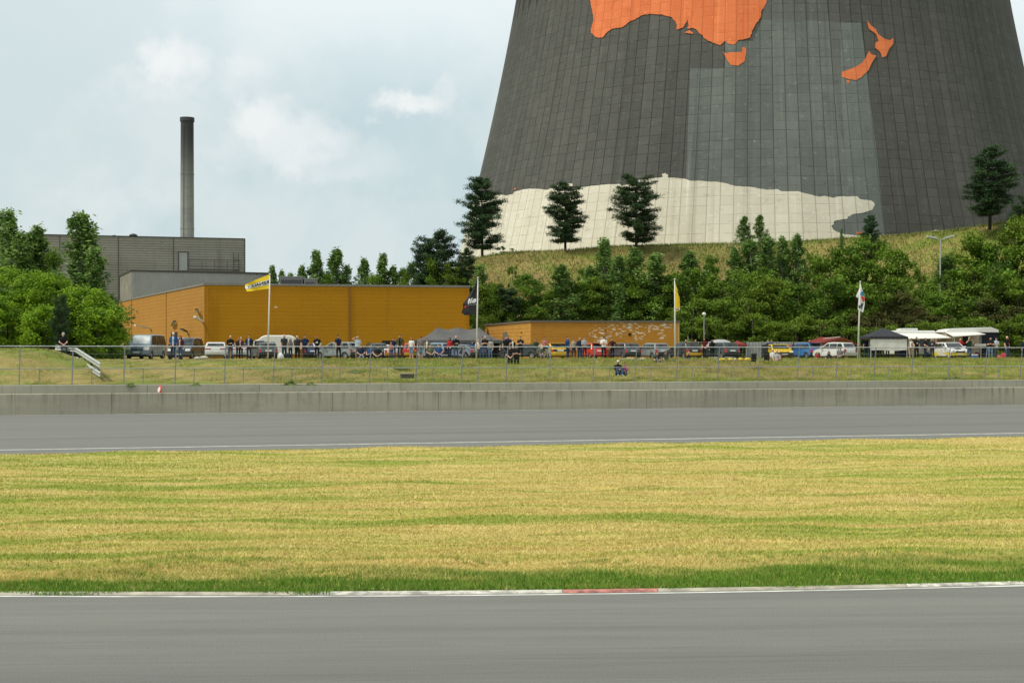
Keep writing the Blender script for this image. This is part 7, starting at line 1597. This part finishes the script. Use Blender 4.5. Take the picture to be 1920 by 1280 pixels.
flag('flag', [((505.5, 514), (459, 533)), ((505.5, 527), (459.5, 538.5)), ((505.2, 541), (463.5, 546.5))], 101, 'yellow flag with mirrored RENAULT lettering on a white band', M_FY, .16, [('white_band', M_FW, *wp), ('lettering', M_FL, [(u, v) for u, v in wd_[0]], wd_[1])], folds=2.6)
FLG = bpy.data.objects
pole(896, 521, 893, 676, 102, 'white flag pole of the black flag, in front of the shed')
flag('flag', [((895.5, 526), (894, 527)), ((895.5, 537), (885, 545)), ((895.3, 550), (876, 559)), ((895.2, 563), (867.5, 570)), ((895, 574), (868.5, 577)), ((894.8, 582), (865, 586)), ((894.5, 589), (871, 591))], 102, 'black hanging flag with a mirrored white elf word mark and a small red spot', M_FB, .07,
     [('lettering', M_FGL, *word('elf', .08, .74, .385, .55, .03)), ('red_spot', M_FR, *poly_mark([(.76, .58), (.86, .60), (.93, .68), (.80, .66)])), ('stitched_line', M_FGL, *quad_mark(.02, .7, .597, .602))], folds=2.2)
pole(1265, 524, 1265.5, 676, 103, 'white flag pole of the narrow yellow flag, by the right end of the brick building')
flag('flag', [((1265, 531), (1266, 531)), ((1264, 541), (1271, 543)), ((1263.6, 548), (1270.5, 547)), ((1265.5, 560), (1274.5, 558)), ((1265.5, 572), (1275, 570)), ((1265.5, 585), (1274, 582))], 103, 'narrow yellow flag wrapped by the wind with a small white lettered strip at its bottom', M_FY, .09,
     [('white_band', M_FW, *quad_mark(.1, 1., .91, .975)), ('lettering', M_FL, *word('RENAULT', .2, .92, .925, .965, .03))], folds=2., seed=1)
pole(1613, 528.5, 1608, 668, 104, 'rightmost white flag pole, left of the small gazebo')
flag('flag', [((1614, 534), (1614.5, 534)), ((1609, 545), (1619, 547)), ((1604.5, 556), (1621, 553)), ((1610, 559), (1621.8, 562)), ((1608.8, 572), (1621, 571)), ((1608.2, 580), (1618, 585.5))], 104, 'white hanging flag with a blue and red drop emblem above the letters elf', M_FW, .08,
     [('blue_shape', M_FC, *poly_mark([(.45, .24), (.98, .18), (1., .42), (.75, .43), (.48, .36)])), ('red_drop', M_FR, *poly_mark([(.50, .45), (.70, .43), (.98, .50), (.97, .62), (.80, .70), (.52, .58)])), ('lettering', M_FL, *word('elf', .05, .85, .74, .93, .03))], folds=1.8, seed=2)
# ---------------- small things on the bank ----------------
def chair(px, Y, z, face, label, col=M_BLACK, h=.92):
    e = empty('folding_chair', (PX(px, Y), Y, z), R(face), label, 'folding chair', 'folding chairs on the bank')
    mb = MB(); mb.add([(-.27, .05, .40), (.27, .05, .40), (.29, .22, h), (-.29, .22, h), (-.27, .08, .40), (.27, .08, .40), (.29, .25, h), (-.29, .25, h)], [(0, 1, 2, 3), (7, 6, 5, 4), (0, 4, 5, 1), (3, 2, 6, 7), (0, 3, 7, 4), (1, 5, 6, 2)]); mb.build('backrest', col, e)
    mb = MB(); mb.box(-.26, .26, -.40, .08, .38, .41); mb.build('seat', col, e)
    for sx_ in (-.27, .27):
        for (a, b) in (((sx_, -.38, 0), (sx_, .16, .55)), ((sx_, .22, 0), (sx_, -.36, .45))): mb = MB(); mb.tube([a, b], .012, 6); mb.build('leg', M_DARK, e)
        mb = MB(); mb.box(sx_ - .03, sx_ + .03, -.36, .12, .58, .61); mb.build('armrest', col, e)
    return e
chair(1412.5, 94, 2.30, 185, 'empty black folding chair on the bank left of the black bin', h=1.0).scale = (.62, 1, .9); chair(1437.5, 96, 2.38, 170, 'black folding chair below the black bin, next to the seated bald man', h=1.0).scale = (.62, 1, .9)
chair(677, 97.2, 2.6, 10, 'folding chair under the person in light jeans'); chair(708, 94.3, 2.5, 0, 'folding chair under the person all in black'); chair(693, 98.2, 2.6, -20, 'folding chair under the person in blue by the green hatchback')
chair(807, 99.2, 2.62, 15, 'folding chair under the person in the camouflage top'); chair(823, 100.2, 2.62, 10, 'folding chair beside the small white table'); chair(1013, 104.2, 2.62, 20, 'folding chair under the person with the patterned blanket')
chair(1456, 98.2, 2.16, -35, 'low chair with red cloth under the bald man in grey', mat('red_chair_cloth', (.45, .03, .03), .8)); chair(1450, 102.2, 2.3, 30, 'folding chair behind the bald man in grey'); chair(1575, 102.2, 2.45, -30, 'folding chair under the person in black trousers at the white hatchback')
k = 112.; e = empty('bin', (PX(1434, k), k, GZ), 0, 'tall black wheeled bin behind the folding chairs', 'bin'); hb_ = ZY(646, k) - GZ
mb = MB(); mb.bbox(-.22, .22, -.27, .27, .05, hb_ - .07, .03); mb.build('bin_body', M_BLACK, e); mb = MB(); mb.bbox(-.24, .24, -.30, .30, hb_ - .07, hb_, .02); mb.build('lid', M_DARK, e)
for sx_ in (-.22, .22): mb = MB(); mb.lathe([(0, -.03), (.1, -.03), (.1, .03), (0, .03)], 12); mb.v = [(z + sx_, x + .25, y + .1) for x, y, z in mb.v]; mb.build('wheel', M_RUB, e)
k = 99.; e = empty('camping_table', (PX(833.5, k), k, 2.66), 0, 'small white folding table in front of the black tent', 'table'); mb = MB(); mb.bbox(-.22, .22, -.2, .2, .40, .43, .008); mb.build('table_top', cm('white'), e)
for sx_ in (-.18, .18): mb = MB(); mb.tube([(sx_, -.15, 0), (-sx_, .15, .4)], .012, 6); mb.build('leg', M_GALVL, e)
def lump(name, px, py, Y, sx, sy, sz, m, label, cat, group=None):
    e = empty(name, (PX(px, Y), Y, ZY(py, Y)), 0, label, cat, group); bm = bmesh.new(); bmesh.ops.create_icosphere(bm, subdivisions=3, radius=1); r = random.Random(int(px))
    for v in bm.verts: k = 1 + .14 * math.sin(v.co.x * 5 + px) * math.cos(v.co.y * 4 + v.co.z * 3); v.co = V3((v.co.x * sx * k, v.co.y * sy * k, max(-.5, v.co.z * k) * sz))
    mb = MB(); bm.verts.index_update(); mb.add([v.co for v in bm.verts], [[v.index for v in f.verts] for f in bm.faces]); bm.free()
    bpy.data.objects.remove(e); o = mb.build(name, m, None, True); o.location = (PX(px, Y), Y, ZY(py, Y)); tag(o, label, cat, group); return o
M_STN = mat('pale_stone', (.45, .42, .34), .9, var=.3, bump=.4); M_STY = mat('yellow_painted_stone', (.65, .45, .04), .8, var=.2)
for px, py, w_, y_, lb in ((1164.5, 674.5, .16, 0, 'small pale stone below the dark grey hatchback'), (1180, 673.8, .5, 0, 'long pale slab below the dark grey hatchback'), (1204, 674, .32, 0, 'pale slab below the left side of the silver grey hatchback'), (1240.5, 674, .26, 1, 'yellow stone below the silver grey hatchback'),
                         (1353.5, 674.5, .24, 1, 'yellow orange block below the dark green black hatchback, leftmost of four'), (1369.5, 674.5, .2, 1, 'second yellow orange block, below the dark grey estate car'), (1378, 674, .1, 0, 'tiny white stone between the yellow blocks'), (1389, 674, .18, 1, 'third yellow block, below the dark grey estate car'), (1402, 674, .24, 1, 'rightmost yellow block left of the empty folding chair'),
                         (370.5, 672, .2, 0, 'pale rock left of the white hatchback, left of two'), (381, 671, .34, 0, 'larger pale rock left of the white hatchback'), (526, 669, .2, 0, 'white sack at the feet of the bald man in charcoal')):
    lump('edge_stone' if y_ or px != 526 else 'white_sack', px, py, 97 if px > 600 else 91, w_, .14, .13 if px != 526 else .25, M_STY if y_ else M_STN if px != 526 else cm('white'), lb, 'stone' if px != 526 else 'sack', 'edge stones')
k = 108.; e = empty('jerry_can', (PX(1881.5, k), k, 2.70), 0, 'red canister left of the bald man in the black t-shirt', 'canister')
mb = MB(); mb.bbox(-.16, .16, -.12, .12, 0, .50, .04); mb.build('canister_body', mat('red_plastic', (.62, .04, .06), .4), e); mb = MB(); mb.tube([(-.08, 0, .48), (-.08, 0, .56), (.06, 0, .56), (.06, 0, .48)], .02, 6); mb.build('handle', MATS['red_plastic'], e); mb = MB(); mb.tube([(.11, 0, .48), (.13, 0, .58)], .03, 8); mb.build('spout', M_BLACK, e)
lump('pink_bag', 1873.5, 669, 108, .16, .12, .14, mat('pink_fabric', (.50, .10, .13), .8), 'pink bag beside the red canister', 'bag')
k = 114.; e = empty('cool_box', (PX(1828, k), k, 2.72), 0, 'blue and white cool box between the rally car and the standing men', 'cool box'); mb = MB(); mb.bbox(-.22, .22, -.15, .15, 0, .32, .03); mb.build('box_body', mat('blue_plastic', (.02, .12, .40), .5), e); mb = MB(); mb.bbox(-.23, .23, -.16, .16, .32, .42, .03); mb.build('lid', cm('white'), e)
mb = MB(); mb.tube([(-.2, -.17, .3), (-.2, -.17, .46), (.2, -.17, .46), (.2, -.17, .3)], .012, 6); mb.build('handle', MATS['red_plastic'], e)
# drain opening in the bank
k = 81.; c_ = at(765, 705, k); e = empty('drain_headwall', (c_.x, k, c_.z), TA, 'dark drain opening with a thin pale lid set in the bank', 'drain')
mb = MB(); mb.box(-.36, .36, -.02, .5, -.12, .12); mb.build('opening', mat('drain_shadow_concrete', (.10, .10, .07), .9), e); mb = MB(); mb.bbox(-.42, .42, -.06, .5, .12, .15, .01); mb.build('lid', mat('drain_lid', (.32, .31, .26), .8), e)
